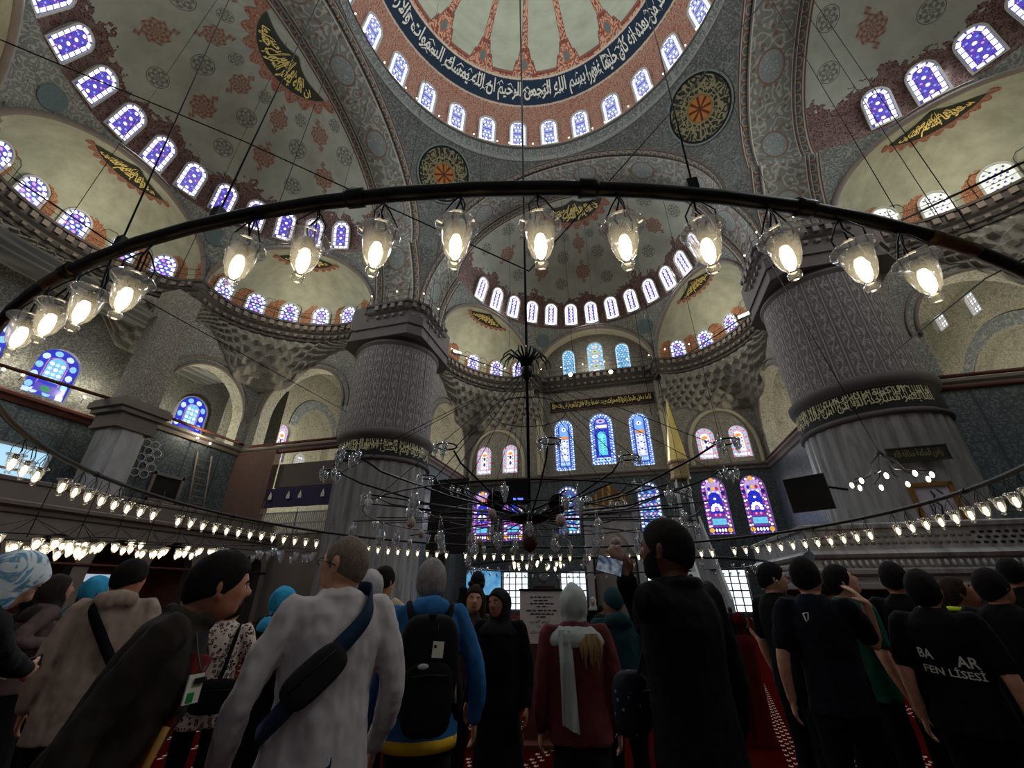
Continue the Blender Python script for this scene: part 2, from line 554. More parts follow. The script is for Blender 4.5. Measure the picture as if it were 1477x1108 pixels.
def build_arch(ang, nm):
    mb = MB()
    pts = [(-x, z) for x, z in MAINC] + [(x, z) for x, z in reversed(MAINC[:-1])]
    L = [0]
    for k in range(1, len(pts)): L.append(L[-1] + sqrt((pts[k][0] - pts[k - 1][0]) ** 2 + (pts[k][1] - pts[k - 1][1]) ** 2))
    n = len(pts) - 1
    strips = [0, .12, .5, .54, 1.8, 3.06, 3.1, 3.48, 3.6]
    rec = [-.12, 0, 0, .07, .07, .07, 0, 0, -.12]
    vs = []; uv = []; fs = []
    for k, (x, z) in enumerate(pts):
        for u, r in zip(strips, rec):
            s_ = 1 + r / 12
            vs.append(rot2((x * s_, A_ + u, ZK + (z - ZK) * s_), ang)); uv.append((u, L[k]))
    m = len(strips)
    for k in range(n):
        for i in range(m - 1):
            a = k * m + i
            fs.append((a, a + 1, a + m + 1, a + m))
    mb.add(vs, fs, uv)
    o = tag(mb.build('great_arch', m_soff), 'broad painted great arch on the %s side of the central dome' % nm, 'arch', kind='structure')
    mb = MB()
    for u in (0.0, .52, 3.08, 3.6):
        mb.tube([rot2((x, A_ + u, z - .02), ang) for x, z in pts], .07 if u in (0, 3.6) else .05, 5)
    mb.build('arch_moulding', m_frame if False else m_stone, o)
build_arch(0, 'qibla'); build_arch(pi / 2, 'left'); build_arch(-pi / 2, 'right')

def ex_frames():
    """the exedrae of one half-dome: (mid, outward normal) in the half-dome's own frame (axis +y)"""
    out = []
    for k in (-1, 0, 1):
        a = radians(60 * k)
        n = V3((sin(a), cos(a), 0)); out.append((V3((0, D_, 0)) + n * AP, n))
    return out
EXH, EXD, EXZ = 5.5, 3.7, 4.6
def ex_pt(mid, n, th, ph):
    t = V3((n.y, -n.x, 0))
    return mid + t * (EXH * sin(th) * cos(ph)) + n * (EXD * cos(th) * cos(ph)) + V3((0, 0, ZK + EXZ * sin(ph)))

def build_half(ang, nm, front):
    root = empty('ceiling_half_dome', (0, 0, 0), ang, 'painted half dome with red and grey roundels over the %s side' % nm, 'half dome', kind='structure')
    mb = MB()
    def f(u, v):
        th = radians(-90 + 180 * u); ph = radians(90 * v)
        return V3((RR * sin(th) * cos(ph), D_ + RR * cos(th) * cos(ph), RZ + RH * sin(ph)))
    mb.grid(f, 60, 26, lambda u, v: (-90 + 180 * u, 90 * v))
    mb.build('half_dome_shell', m_half, root)
    mb = MB()       # small pendentives between the niche arches
    N = 8; K = 12
    for va, lim in ((-90, -1), (-30, 0), (30, 0), (90, 1)):
        vs = []; uv = []; fs = []
        for k in range(K + 1):
            x, z = arch_x(pi / 2 * k / K)
            rho = sqrt(AP * AP + x * x); off = 30 - math.degrees(atan2(x, AP))
            a0 = va - off; a1 = va + off
            if lim == -1: a0 = -90
            if lim == 1: a1 = 90
            for i in range(N + 1):
                a = radians(a0 + (a1 - a0) * i / N)
                vs.append((rho * sin(a), D_ + rho * cos(a), z)); uv.append((a * 10, z))
        for k in range(K):
            for i in range(N):
                a = k * (N + 1) + i
                fs.append((a, a + 1, a + N + 2, a + N + 1))
        mb.add(vs, fs, uv)
    def band(u, v):
        a = radians(-90 + 180 * u); r = AP + (RR - AP) * v
        return V3((r * sin(a), D_ + r * cos(a), 24.4 + .2 * v))
    mb.grid(band, 60, 1, lambda u, v: (u * 30, v))
    mb.build('niche_pendentives', m_pend, root)
    mb = MB()
    for va in (-60, 0, 60):
        n = V3((sin(radians(va)), cos(radians(va)), 0)); t = V3((n.y, -n.x, 0)); mid = V3((0, D_, 0)) + n * AP
        pts = [mid + t * (5.44 * cos(pi * k / 28)) + V3((0, 0, ZK + 4.55 * sin(pi * k / 28))) for k in range(29)]
        mb.tube(pts, .16, 6)
        pts = [mid - n * .05 + t * (5.75 * cos(pi * k / 28)) + V3((0, 0, ZK + 4.85 * sin(pi * k / 28))) for k in range(29)]
        mb.tube(pts, .06, 5)
    mb.build('niche_arch_moulding', m_stone, root)
    mb = MB()
    mb.tube([(RR * sin(radians(a)), D_ + RR * cos(radians(a)), RZ + .02) for a in range(-90, 91, 4)], .07, 5)
    mb.build('ring_moulding', m_stone, root)
    for k, (mid, n) in enumerate(ex_frames()):
        if front and k == 1: continue
        mb = MB()
        mb.grid(lambda u, v: ex_pt(mid, n, radians(-90 + 180 * u), radians(90 * v)), 40, 18, lambda u, v: (-90 + 180 * u, 90 * v))
        mb.build('niche_dome', m_exd, root)
    if front:       # flat lunette of the qibla bay
        mb = MB()
        mid, n = ex_frames()[1]
        pts = [(5.5 * cos(pi * k / 32), ZK + 4.6 * sin(pi * k / 32)) for k in range(33)]
        mb.grid(lambda u, v: V3((pts[int(round(u * 32))][0], mid.y + (YQ - mid.y) * v, pts[int(round(u * 32))][1])), 32, 2, lambda u, v: (u * 17, v * 1.4))
        mb.build('lunette_soffit', m_plain, root)
    return root
HALF = {'front': build_half(0, 'qibla', True), 'left': build_half(pi / 2, 'left', False), 'right': build_half(-pi / 2, 'right', False)}

# ---- cornice path (one half: from the axis of the qibla bay leftwards), mirrored afterwards
def ex_path(mid, n, n_=26, rev=False):
    P = [ex_pt(mid, n, radians(-90 + 180 * k / n_), 0) for k in range(n_ + 1)]
    return list(reversed(P)) if rev else P
def side_path():
    fr = ex_frames()
    P = [V3((0, YQ - .25, ZK)), V3((-5.2, YQ - .25, ZK)), V3((-5.5, 24.2, ZK))]
    m, n = fr[0]
    q = ex_path(m, n, 26, True); P += q[1:-1]
    P += [V3((-A_, D_, ZK)), V3((-A_, 11.8, ZK)), V3((-11.8, A_, ZK)), V3((-D_, A_, ZK))]
    R = lambda p: rot2(p, pi / 2)
    m, n = fr[2]
    q = [R(p) for p in ex_path(m, n, 26, True)]; P += q[1:-1]
    v = R(V3((5.5, D_ + AP, ZK))); P += [v]
    m, n = fr[1]
    q = [R(p) for p in ex_path(m, n, 26, True)]; P += q[1:-1]
    P += [R(V3((-5.5, D_ + AP, ZK)))]
    m, n = fr[0]
    q = [R(p) for p in ex_path(m, n, 26, True)]; P += q[1:-1]
    P += [V3((-D_, -A_, ZK)), V3((-11.8, -A_, ZK))]
    return P
SIDE = side_path()
def normals2(P):
    N = []
    for k in range(len(P)):
        a = P[max(k - 1, 0)]; b = P[min(k + 1, len(P) - 1)]
        d0 = (P[k] - a); d1 = (b - P[k])
        n = V3((0, 0, 0))
        for d in (d0, d1):
            if d.length > 1e-6:
                d = d.normalized(); n += V3((-d.y, d.x, 0))
        N.append(n.normalized() if n.length > 1e-6 else V3((0, 1, 0)))
    return N
def sweep(mb, P, prof, sgn=1):
    """profile (offset inwards, z offset) swept along P"""
    N = normals2(P); L = [0]
    for k in range(1, len(P)): L.append(L[-1] + (P[k] - P[k - 1]).length)
    m = len(prof)
    vs = []; uv = []; fs = []
    for k, p in enumerate(P):
        acc = 0
        for j, (o, z) in enumerate(prof):
            vs.append(p + N[k] * (o * sgn) + V3((0, 0, z))); uv.append((L[k], z))
    for k in range(len(P) - 1):
        for j in range(m - 1):
            a = k * m + j
            fs.append((a, a + 1, a + m + 1, a + m))
    mb.add(vs, fs, uv)
CORN = [(.0, -1.3), (.12, -1.25), (.12, -1.05), (.2, -1.0), (.26, -.8), (.26, -.7), (.42, -.55), (.46, -.45), (.46, -.1), (.58, -.05), (.6, .1), (.5, .16), (-.6, .16)]
def along(P, step):
    out = []; acc = step / 2
    for k in range(1, len(P)):
        d = P[k] - P[k - 1]; L = d.length
        while acc <= L:
            out.append((P[k - 1] + d * (acc / L), d.normalized())); acc += step
        acc -= L
    return out
def mirror(P): return [V3((-p.x, p.y, p.z)) for p in P]
for sg, nm in ((1, 'left'), (-1, 'right')):
    P = SIDE if sg == 1 else mirror(SIDE)
    s_ = 1 if sg == 1 else -1
    N = normals2(P)
    cen = V3((0, 0, 0))
    mb = MB()
    # inward side: towards the hall
    inw = 1 if (N[0].y < 0) == True else -1
    sweep(mb, P, CORN, inw)
    root = mb.build('cornice', m_dstone, smooth=False)
    tag(root, 'carved stone cornice walk running along the %s side above the arcades' % nm, 'cornice', kind='structure')
    mb = MB()
    for p, d in along(P, .62):
        nn = V3((-d.y, d.x, 0)) * inw
        r = Matrix((d, nn, V3((0, 0, 1)))).transposed()
        mb.box(p + nn * .5 + V3((0, 0, -.28)), (.30, .14, .34), r)
        mb.box(p + nn * .26 + V3((0, 0, -.92)), (.22, .2, .18), r)
    mb.build('cornice_bracket', m_stone, root, smooth=False)
    if sg == 1: CORNICE_IN = inw
def arch_poly(cx, z0, w, h, n=14, pt=.0):
    """upright arch opening outline (counter-clockwise from lower left)"""
    r = w / 2; zs = z0 + h - r * (1 + pt)
    P = [(cx - r, z0), (cx + r, z0)]
    for k in range(n + 1):
        a = pi * k / n
        P.append((cx + r * cos(a), zs + r * (1 + pt * 1.0) * sin(a) ** (.92 if pt else 1)))
    return P
def rect_poly(x0, z0, x1, z1): return [(x0, z0), (x1, z0), (x1, z1), (x0, z1)]

def flat_wall(name, org, ud, nd, outline, holes, depth, mw, mr=None, label=None, cat='wall', parent=None, uvo=(0, 0)):
    """wall in the plane through org spanned by ud and z; nd points into the hall; holes get reveals of the given depth"""
    org = V3(org); ud = V3(ud); nd = V3(nd)
    P3 = lambda p, d=0: org + ud * p[0] + V3((0, 0, p[1])) - nd * d
    vs = [V3((p[0], p[1])) for p in outline]; ed = [(i, (i + 1) % len(outline)) for i in range(len(outline))]
    hl = []
    for h in holes:
        b = len(vs); vs += [V3((p[0], p[1])) for p in h]
        ed += [(b + i, b + (i + 1) % len(h)) for i in range(len(h))]
    r = delaunay_2d_cdt([Vector((v[0], v[1])) for v in vs], ed, [], 2, 1e-5)
    mb = MB()
    v2 = r[0]
    def inside(c, P):
        k = False
        for i in range(len(P)):
            a, b = P[i], P[i - 1]
            if (a[1] > c[1]) != (b[1] > c[1]) and c[0] < (b[0] - a[0]) * (c[1] - a[1]) / (b[1] - a[1]) + a[0]: k = not k
        return k
    fs = []
    for f in r[2]:
        c = (sum(v2[i][0] for i in f) / len(f), sum(v2[i][1] for i in f) / len(f))
        if not any(inside(c, h) for h in holes): fs.append(tuple(f))
    mb.add([P3(p) for p in v2], fs, [(p[0] + uvo[0], p[1] + uvo[1]) for p in v2], 0)
    for h in holes:
        n = len(h); L = 0
        for i in range(n):
            a, b = h[i], h[(i + 1) % n]
            l = sqrt((a[0] - b[0]) ** 2 + (a[1] - b[1]) ** 2)
            mb.add([P3(a), P3(b), P3(b, depth), P3(a, depth)], [(0, 1, 2, 3)], [(L, 0), (L + l, 0), (L + l, depth), (L, depth)], 1)
            L += l
    o = mb.build(name, [mw, mr or mw], parent, smooth=False)
    if label: tag(o, label, cat, kind='structure')
    return o
def plane_map(org, ud, nd):
    """matrix that puts local (x right, y up, z towards hall) on a wall"""
    ud = V3(ud).normalized(); nd = V3(nd).normalized(); up = nd.cross(ud)
    m = Matrix((ud, up, nd)).transposed().to_4x4(); m.translation = V3(org)
    return m

X, Y = V3((1, 0, 0)), V3((0, 1, 0))
# floor and outer shell -------------------------------------------------
def carpet(nb):
    x, y, z = nb.obj()
    c = nb.mix(lin(50, 5, 6), lin(66, 9, 9), nb.noise(nb.vec(x, y, 0.0), 3.0, 3))
    # rows of small white tulips along the aisle
    q = (x - y * .155 - 2.82) / .63 + .5
    a = (q.fract() - .5) * .63
    for k, (o, sh) in enumerate(((-.055, 0.0), (.0, .5), (.055, .0))):
        b = ((y / .17 + sh).fract() - .5) * .17
        d = (((a - o) * 1.5) * ((a - o) * 1.5) + b * b).sqrt()
        d2 = (((a - o) * 1.5) * ((a - o) * 1.5) + (b - .02) * (b - .02)).sqrt()
        c = nb.mix(c, lin(205, 176, 160), (d < .034) * (d2 > .016) * .85)
    return c
m_carpet = mat('red_carpet', carpet, 1.0, 0, 0)
mb = MB(); mb.grid(lambda u, v: V3((-31 + 62 * u, -30 + 57 * v, 0)), 6, 6)
tag(mb.build('floor', m_carpet), 'dark red patterned carpet of the prayer hall', 'floor', kind='structure')
for nm, org, ud, nd, L in (('left', (-30.5, -30, 0), Y, X, 57), ('right', (30.5, -30, 0), Y, -X, 57)):
    flat_wall('wall_' + nm, org, ud, nd, rect_poly(0, 0, L, 30), [], 0, m_exw, label='outer gallery wall on the %s side of the hall' % nm)

# qibla wall --------------------------------------------------------------
QW = []   # (x, z0, w, h, kind)
for sg in (-1, 1):
    QW += [(sg * 3.3, 10.95, 1.7, 4.75, 'qside'), (sg * 8.35, 11.1, 1.4, 2.65, 'rose'), (sg * 10.85, 11.1, 1.4, 2.65, 'rose'),
           (sg * 3.25, 5.75, 1.75, 3.85, 'lowc'), (sg * 8.1, 5.35, 1.75, 4.25, 'low'), (sg * 10.9, 5.35, 1.75, 4.25, 'low')]
QW += [(.05, 11.25, 2.05, 4.75, 'qmid'), (-2.4, 19.98, 1.2, 3.05, 'blue'), (.2, 19.98, 1.5, 3.55, 'pale'), (2.75, 19.98, 1.25, 3.05, 'blue')]
QG = [(-7.9, .25, 2.1, 2.75), (-3.25, .25, 2.0, 2.75), (3.3, .25, 2.0, 2.75), (8.0, .25, 2.2, 2.75), (11.1, .25, 1.6, 2.75)]
OX = 31.0
up_o = [(-31, 10.4), (31, 10.4), (31, ZK), (5.5, ZK)] + [(5.5 * cos(pi * k / 24), ZK + 4.6 * sin(pi * k / 24)) for k in range(1, 24)] + [(-5.5, ZK), (-31, ZK)]
up_h = [arch_poly(x, z, w, h) for x, z, w, h, k in QW if z > 10.4]
flat_wall('wall_front', (0, YQ, 0), X, -Y, up_o, up_h, .3, m_wallp, m_frame, 'upper qibla wall with painted plaster and stained glass windows')
lo_o = rect_poly(-31, 0, 31, 10.4)
lo_h = [arch_poly(x, z, w, h) for x, z, w, h, k in QW if z < 10.4] + [rect_poly(x - w / 2, z, x + w / 2, z + h) for x, z, w, h in QG]
flat_wall('wall_front', (0, YQ, 0), X, -Y, lo_o, lo_h, .35, m_tile, m_marbw, 'lower qibla wall of blue tiles behind the chandeliers')

def ledge(name, pts, label, z=10.4, prof=((0, -.35), (.12, -.3), (.16, -.1), (.3, 0), (.32, .12), (.24, .18), (0, .2)), m=None):
    mb = MB(); sweep(mb, [V3((p[0], p[1], z)) for p in pts], prof, 1)
    return tag(mb.build(name, m or m_stone, smooth=False), label, 'ledge', kind='structure')
ledge('trim_1', [(12.5, YQ), (-12.5, YQ)], 'stone ledge under the upper row of qibla windows')

# niche arches round the paired windows + corner pilasters + marble dado
mb = MB()
for sg in (-1, 1):
    c = sg * 9.6
    pts = [V3((c + 2.55 * cos(pi * k / 28), YQ - .08, 11.9 + 3.3 * sin(pi * k / 28))) for k in range(29)]
    pts = [V3((c + 2.55, YQ - .08, 10.6))] + pts + [V3((c - 2.55, YQ - .08, 10.6))]
    mb.tube(pts, .16, 6)
    for x in (5.6, 5.25):
        mb.box((sg * x, YQ - .16, 14.8), (.3, .36, 8.4))
mb.build('trim_2', m_plain, smooth=False)
tag(bpy.data.objects['trim_2'], 'raised plaster arches and pilasters on the upper qibla wall', 'moulding', kind='structure')

# arcade walls --------------------------------------------------------------
def arcade(org, ud, nd, span, hole, low, label, mname=m_exw, zt=18.4):
    """upper arcade wall with one big lit arch; low = solid tile wall below"""
    o = flat_wall('wall_arcade', org, ud, nd, rect_poly(span[0], 10.4, span[1], zt), [arch_poly(*hole, n=24)], .9, mname, m_bright, label)
    mb = MB()
    cx, z0, w, h = hole; r = w / 2; zs = z0 + h - r
    for rr, th in ((r + .08, .1), (r + .5, .07)):
        pts = [V3(org) + V3(ud) * (cx + rr * cos(pi * k / 26)) + V3((0, 0, zs + rr * sin(pi * k / 26))) + V3(nd) * .03 for k in range(27)]
        mb.tube(pts, th, 6)
    mb.build('arch_moulding', m_stone, o)
    if low:
        flat_wall('wall_arcade', org, ud, nd, rect_poly(span[0], 0, span[1], 10.4), [], 0, m_tile, None, label.replace('upper', 'lower').replace('with a lit arch', 'of blue tiles'))
    return o
for sg, nm in ((-1, 'left'), (1, 'right')):
    # plane x = +-XP : y 16.4 .. 25.5
    arcade((sg * XP, 0, 0), Y, -X * sg, (16.4, YQ), (21.0, 10.6, 7.4, 5.6), True, 'upper arcade wall with a lit arch between the %s pier and the qibla wall' % nm)
    # plane y = XP : x 16.4 .. 24.6 (arch into the corner bay)
    if sg == -1:
        arcade((0, XP, 0), X, -Y, (-24.6, -16.4), (-20.4, 10.6, 6.9, 6.0), False, 'upper arcade wall with a lit arch left of the left pier')
        arcade((0, -XP, 0), X, Y, (-24.6, -16.4), (-20.4, 10.6, 6.9, 6.0), True, 'upper arcade wall with a lit arch at the rear left')
    else:
        arcade((0, XP, 0), X, -Y, (16.4, 24.6), (20.4, 10.6, 6.9, 6.0), True, 'upper arcade wall with a lit arch right of the right pier')
        arcade((0, -XP, 0), X, Y, (16.4, 24.6), (20.4, 10.6, 6.9, 6.0), True, 'upper arcade wall with a lit arch at the rear right')
    # plane x = +-24.6 : the side galleries
    arcade((sg * 24.6, 0, 0), Y, -X * sg, (5.6, XP), (8.9, 10.6, 5.6, 4.7), True, 'upper side arcade wall with a lit arch, %s side near the qibla' % nm)
    arcade((sg * 24.6, 0, 0), Y, -X * sg, (-XP, -5.6), (-8.9, 10.6, 5.6, 4.7), True, 'upper side arcade wall with a lit arch, %s side at the rear' % nm)
    # middle of the side wall, set back
    wins = [(-3.2, 11.0, 1.9, 2.7), (-.35, 11.0, 1.9, 3.2), (2.75, 10.85, 1.9, 2.8)] if sg == -1 else [(-2.8, 11.0, 1.9, 2.7), (0, 11.0, 1.9, 3.2), (2.8, 11.0, 1.9, 2.8)]
    flat_wall('wall_side', (sg * 27.8, 0, 0), Y, -X * sg, rect_poly(-6, 10.4, 6, ZK), [arch_poly(*w) for w in wins], .3, m_exw, m_frame, 'recessed middle of the %s side wall with blue bordered windows' % nm)
    flat_wall('wall_side', (sg * 27.8, 0, 0), Y, -X * sg, rect_poly(-6, 0, 6, 10.4), [], 0, m_tile, None, 'tiled lower part of the recessed %s side wall' % nm)
    for e in (-1, 1):
        flat_wall('wall_return', (sg * 24.6, e * 5.6, 0), X * sg, -Y * e, rect_poly(0, 0, 3.3, ZK), [], 0, m_exw, None, 'short return wall of the %s side recess, %s end' % (nm, 'qibla' if e > 0 else 'rear'))
    SIDEWIN = globals().setdefault('SIDEWIN', []); SIDEWIN += [(sg, w) for w in wins]
    ledge('trim_3', [(sg * 27.8, -5.6), (sg * 27.8, 5.6)][::(1 if sg == -1 else -1)][::-1] if False else ([(-27.8, 5.6), (-27.8, -5.6)] if sg == -1 else [(27.8, -5.6), (27.8, 5.6)]), 'dark ledge under the windows of the %s side wall' % nm, m=m_redb)
    ledge('trim_4', [(-24.6, XP), (-24.6, 5.6)] if sg == -1 else [(24.6, 5.6), (24.6, XP)], 'ledge below the lit side arch on the %s side' % nm)
    ledge('trim_5', [(-16.4, XP), (-24.6, XP)] if sg == -1 else [(24.6, XP), (16.4, XP)], 'ledge below the corner bay arch on the %s side' % nm)
    ledge('trim_6', [(-XP, YQ), (-XP, 16.4)] if sg == -1 else [(XP, 16.4), (XP, YQ)], 'ledge below the lit arch next to the %s pier' % nm)

# corner bays (lit vaults seen through the arches)
for sg, nm in ((-1, 'left'), (1, 'right')):
    mb = MB()
    c = V3((sg * 19.35, 19.0, 20.4))
    sp = lambda q, e: abs(q) ** e * (1 if q >= 0 else -1)
    mb.grid(lambda u, v: c + V3((6.95 * sp(cos(2 * pi * u), .4) * cos(pi / 2 * v), 6.6 * sp(sin(2 * pi * u), .4) * cos(pi / 2 * v), 2.6 * sin(pi / 2 * v))), 64, 8, lambda u, v: (c.x + 6.95 * sp(cos(2 * pi * u), .4) * cos(pi / 2 * v), 6.6 * sp(sin(2 * pi * u), .4) * cos(pi / 2 * v)))
    tag(mb.build('ceiling_bay_vault', m_bright), 'brightly lit painted vault of the %s corner bay' % nm, 'vault', kind='structure')
    nich = (20.9, 10.4, 4.7, 6.6) if sg == -1 else (20.4, 10.4, 7.2, 6.2)
    bw = [(17.4, 11.3, 1.2, 3.2)] if sg == -1 else [(23.9, 19.3, 1.3, 2.2), (20.9, 18.6, 1.2, 1.9)]
    flat_wall('wall_bay', (sg * 26.2, 0, 0), Y, -X * sg, rect_poly(11.5, 0, YQ, 21.5), [arch_poly(*w) for w in bw] + [arch_poly(*nich, n=24)], .9, m_bright, m_bright, 'pale end wall of the %s corner bay with an arched niche' % nm)
    flat_wall('wall_bay_niche', (sg * 27.1, 0, 0), Y, -X * sg, rect_poly(nich[0] - 4, 10, nich[0] + 4, 18), [], 0, m_bright, None, 'pale back of the arched niche in the %s corner bay' % nm)
    flat_wall('wall_bay_front', (0, YQ - .06, 0), X, -Y, rect_poly(-27, 10.4, -12.6, 21.5) if sg < 0 else rect_poly(12.6, 10.4, 27, 21.5), [], 0, m_bright, None, 'pale qibla wall of the %s corner bay' % nm)
    mb = MB(); r = nich[2] / 2; zs = nich[1] + nich[3] - r
    mb.grid(lambda u, v: V3((sg * 26.1, nich[0] + (r + .1 + .9 * v) * cos(pi * u), zs + (r + .1 + .9 * v) * sin(pi * u))), 30, 1, lambda u, v: (u * 3.14 * r, v * .9))
    tag(mb.build('niche_band', painted('grey_blue_band', (112, 118, 124), (150, 152, 150), (90, 100, 112), 2.0, 5, .14)), 'grey blue painted band round the niche arch of the %s corner bay' % nm, 'arch band', kind='structure')
    # the three inner arcade faces of the bay and the pier side
    BAYWIN = globals().setdefault('BAYWIN', []); BAYWIN += [(sg, w) for w in bw]
# roofs over the side galleries so that no daylight leaks in
for sg, nm in ((-1, 'left'), (1, 'right')):
    mb = MB()
    mb.grid(lambda u, v: V3((sg * (24.6 + 6.0 * u), -30 + 42.4 * v, 16.5)), 1, 1)
    mb.grid(lambda u, v: V3((sg * (24.6 + 6.0 * u), 15.2, 10.4 + 6.1 * v)), 1, 1, lambda u, v: (u * 6, v * 6))
    tag(mb.build('ceiling_gallery', m_exw), 'flat roof over the %s outer gallery' % nm, 'ceiling', kind='structure')

m_muq = plain('carved_pale_stone', (138, 134, 124), .85, var=.22, sc=1.6)
# muqarnas under the niche cornices -----------------------------------------
def muqarnas(ang, k, planes, nm):
    mid, n = ex_frames()[k]
    t = V3((n.y, -n.x, 0))
    nr, ncell = 6, 20
    mb = MB()
    def surf(th, s_):
        top = ex_pt(mid, n, th, 0); top.z = ZK - 1.25
        d = V3((top.x - mid.x, top.y - mid.y, 0)); d.normalize()
        R = 99
        for ax, val in planes:
            dd = d[ax]
            if abs(dd) > 1e-6:
                q = (val - mid[ax]) / dd
                if q > 0: R = min(R, q)
        b = mid + d * (R - .03); b.z = ZK - 1.3 - min(3.4, .6 + 2.2 * (b - V3((top.x, top.y, b.z))).length)
        p = top.lerp(b, s_); z = top.z + (b.z - top.z) * (s_ ** .8)
        return V3((p.x, p.y, z)), d
    vs = []; uv = []; fs = []
    m = ncell * 4
    rows = nr * 3
    for j in range(rows + 1):
        for i in range(m + 1):
            th = radians(-89 + 178 * i / m); s_ = j / rows
            p, d = surf(th, s_)
            row = min(nr - 1, int(s_ * nr)); fr_ = s_ * nr - row
            ph = i / 4 + (.5 if row % 2 else 0)
            cell = abs(sin(pi * ph))
            p = p + d * (-.30 + .42 * cell * (1 - fr_ * .55)) * (1 if 0 < j < rows else 0)
            vs.append(p); uv.append((i * .14, p.z))
    for j in range(rows):
        for i in range(m):
            a = j * (m + 1) + i
            fs.append((a, a + 1, a + m + 2, a + m + 1))
    mb.add([rot2(p, ang) for p in vs], fs, uv)
    tag(mb.build('muqarnas', m_muq, smooth=False), 'stone stalactite corbelling under the curved cornice, %s' % nm, 'muqarnas', kind='structure')
muqarnas(0, 0, ((0, -XP), (1, YQ)), 'left of the qibla bay')
muqarnas(0, 2, ((0, XP), (1, YQ)), 'right of the qibla bay')
for ang, nm in ((pi / 2, 'left'), (-pi / 2, 'right')):
    muqarnas(ang, 0, ((0, -XP), (1, 24.6)), '%s side, %s niche' % (nm, 'rear' if nm == 'left' else 'front'))
    muqarnas(ang, 2, ((0, XP), (1, 24.6)), '%s side, %s niche' % (nm, 'front' if nm == 'left' else 'rear'))
    muqarnas(ang, 1, ((1, 27.8), (0, 5.6), (0, -5.6)), '%s side, middle niche' % nm)

# piers ---------------------------------------------------------------------
PC, PR_ = 13.8, 2.9
def pier(sx, sy, nm, detail):
    root = empty('pier', (sx * PC, sy * PC, 0), 0, 'massive round pier with an inscription band, %s' % nm, 'pier', kind='structure')
    def fl(r, z, n=28, lob=6, d=.1):
        vs = []
        for i in range(n * lob + 1):
            a = 2 * pi * i / (n * lob)
            rr = r + d * (abs(sin(a * n / 2)) ** .7 - 1)
            vs.append((rr * cos(a), rr * sin(a), z))
        return vs
    mb = MB()
    rows = [fl(PR_ + .1, 0), fl(PR_, 2.2), fl(PR_, 8.6), fl(PR_ + .06, 8.75, d=.02)]
    m = len(rows[0])
    mb.add([p for r in rows for p in r], [(k * m + i, k * m + i + 1, (k + 1) * m + i + 1, (k + 1) * m + i) for k in range(3) for i in range(m - 1)],
           [(i * 2 * pi * PR_ / m, rows[k][0][2]) for k in range(4) for i in range(m)])
    mb.build('marble_shaft', m_marb, root)
    mb = MB(); mb.lathe([(PR_, 8.6), (PR_ + .14, 8.66), (PR_ + .16, 8.8), (PR_ + .02, 8.9), (PR_ + .02, 10.02), (PR_ + .16, 10.1), (PR_ + .24, 10.3), (PR_ + .26, 10.5), (PR_, 10.7)], 64)
    mb.build('band_moulding', m_dstone, root)
    mb = MB(); mb.lathe([(PR_ + .03, 8.92), (PR_ + .03, 10.0)], 64)
    mb.build('inscription_ground', m_black, root)
    mb = MB(); mb.lathe([(PR_ - .02, 10.6), (PR_ - .02, 16.8)], 72)
    mb.build('painted_shaft', m_pier, root)
    mb = MB(); mb.lathe([(PR_ - .02, 16.7), (PR_ + .1, 16.9), (PR_ + .1, 17.0), (PR_ - .05, 17.05), (PR_ - .05, 17.4)], 64)
    # square head with cut corners
    hm = MB()
    for z0, z1, o in ((17.25, 17.4, .04), (17.4, 18.1, -.06), (18.1, 18.25, .04), (18.25, 20.0, .0)):
        h = 3.0 + o; c = 2.25 + o
        P = [(h, -c), (h, c), (c, h), (-c, h), (-h, c), (-h, -c), (-c, -h), (c, -h)]
        for i in range(8):
            a, b = P[i], P[(i + 1) % 8]; l = sqrt((a[0] - b[0]) ** 2 + (a[1] - b[1]) ** 2)
            mb.add([(a[0], a[1], z0), (b[0], b[1], z0), (b[0], b[1], z1), (a[0], a[1], z1)], [(0, 1, 2, 3)], [(0, z0), (l, z0), (l, z1), (0, z1)])
        mb.add([(p[0], p[1], z0) for p in P], [tuple(range(8))])
    mb.build('pier_head', plain('pier_head_stone', (92, 86, 82), .85, var=.2, sc=1.2), root, smooth=False)
    return root
PIER = {'L': pier(-1, 1, 'left of the chandelier', 1), 'R': pier(1, 1, 'right with the dark plaque and framed panel', 1)}
pier(-1, -1, 'rear left', 0); pier(1, -1, 'rear right', 0)
# spandrel walls above the cornice behind the great arches' feet (close the corners)
for sx, sy, nm in ((-1, 1, 'front left'), (1, 1, 'front right'), (-1, -1, 'rear left'), (1, -1, 'rear right')):
    mb = MB()
    # block behind arch feet
    mb.box((sx * 14.3, sy * 14.3, 22.5), (.6, .6, 5.2))
    tag(mb.build('pier_core', m_exw, smooth=False), 'masonry core above the %s pier' % nm, 'masonry', kind='structure')
# wall strips from pier to arcade walls (y 14.6..16.4) at x=-XP etc.
for sg, nm in ((-1, 'left'), (1, 'right')):
    flat_wall('wall_pier', (sg * XP, 0, 0), Y, -X * sg, rect_poly(15.2, 0, 16.4, ZK), [], 0, m_exw, None, 'narrow wall strip behind the %s pier' % nm)
    flat_wall('wall_pier', (0, XP, 0), X, -Y, rect_poly(-16.4, 0, -15.2, ZK) if sg < 0 else rect_poly(15.2, 0, 16.4, ZK), [], 0, m_exw, None, 'narrow wall strip beside the %s pier' % nm)
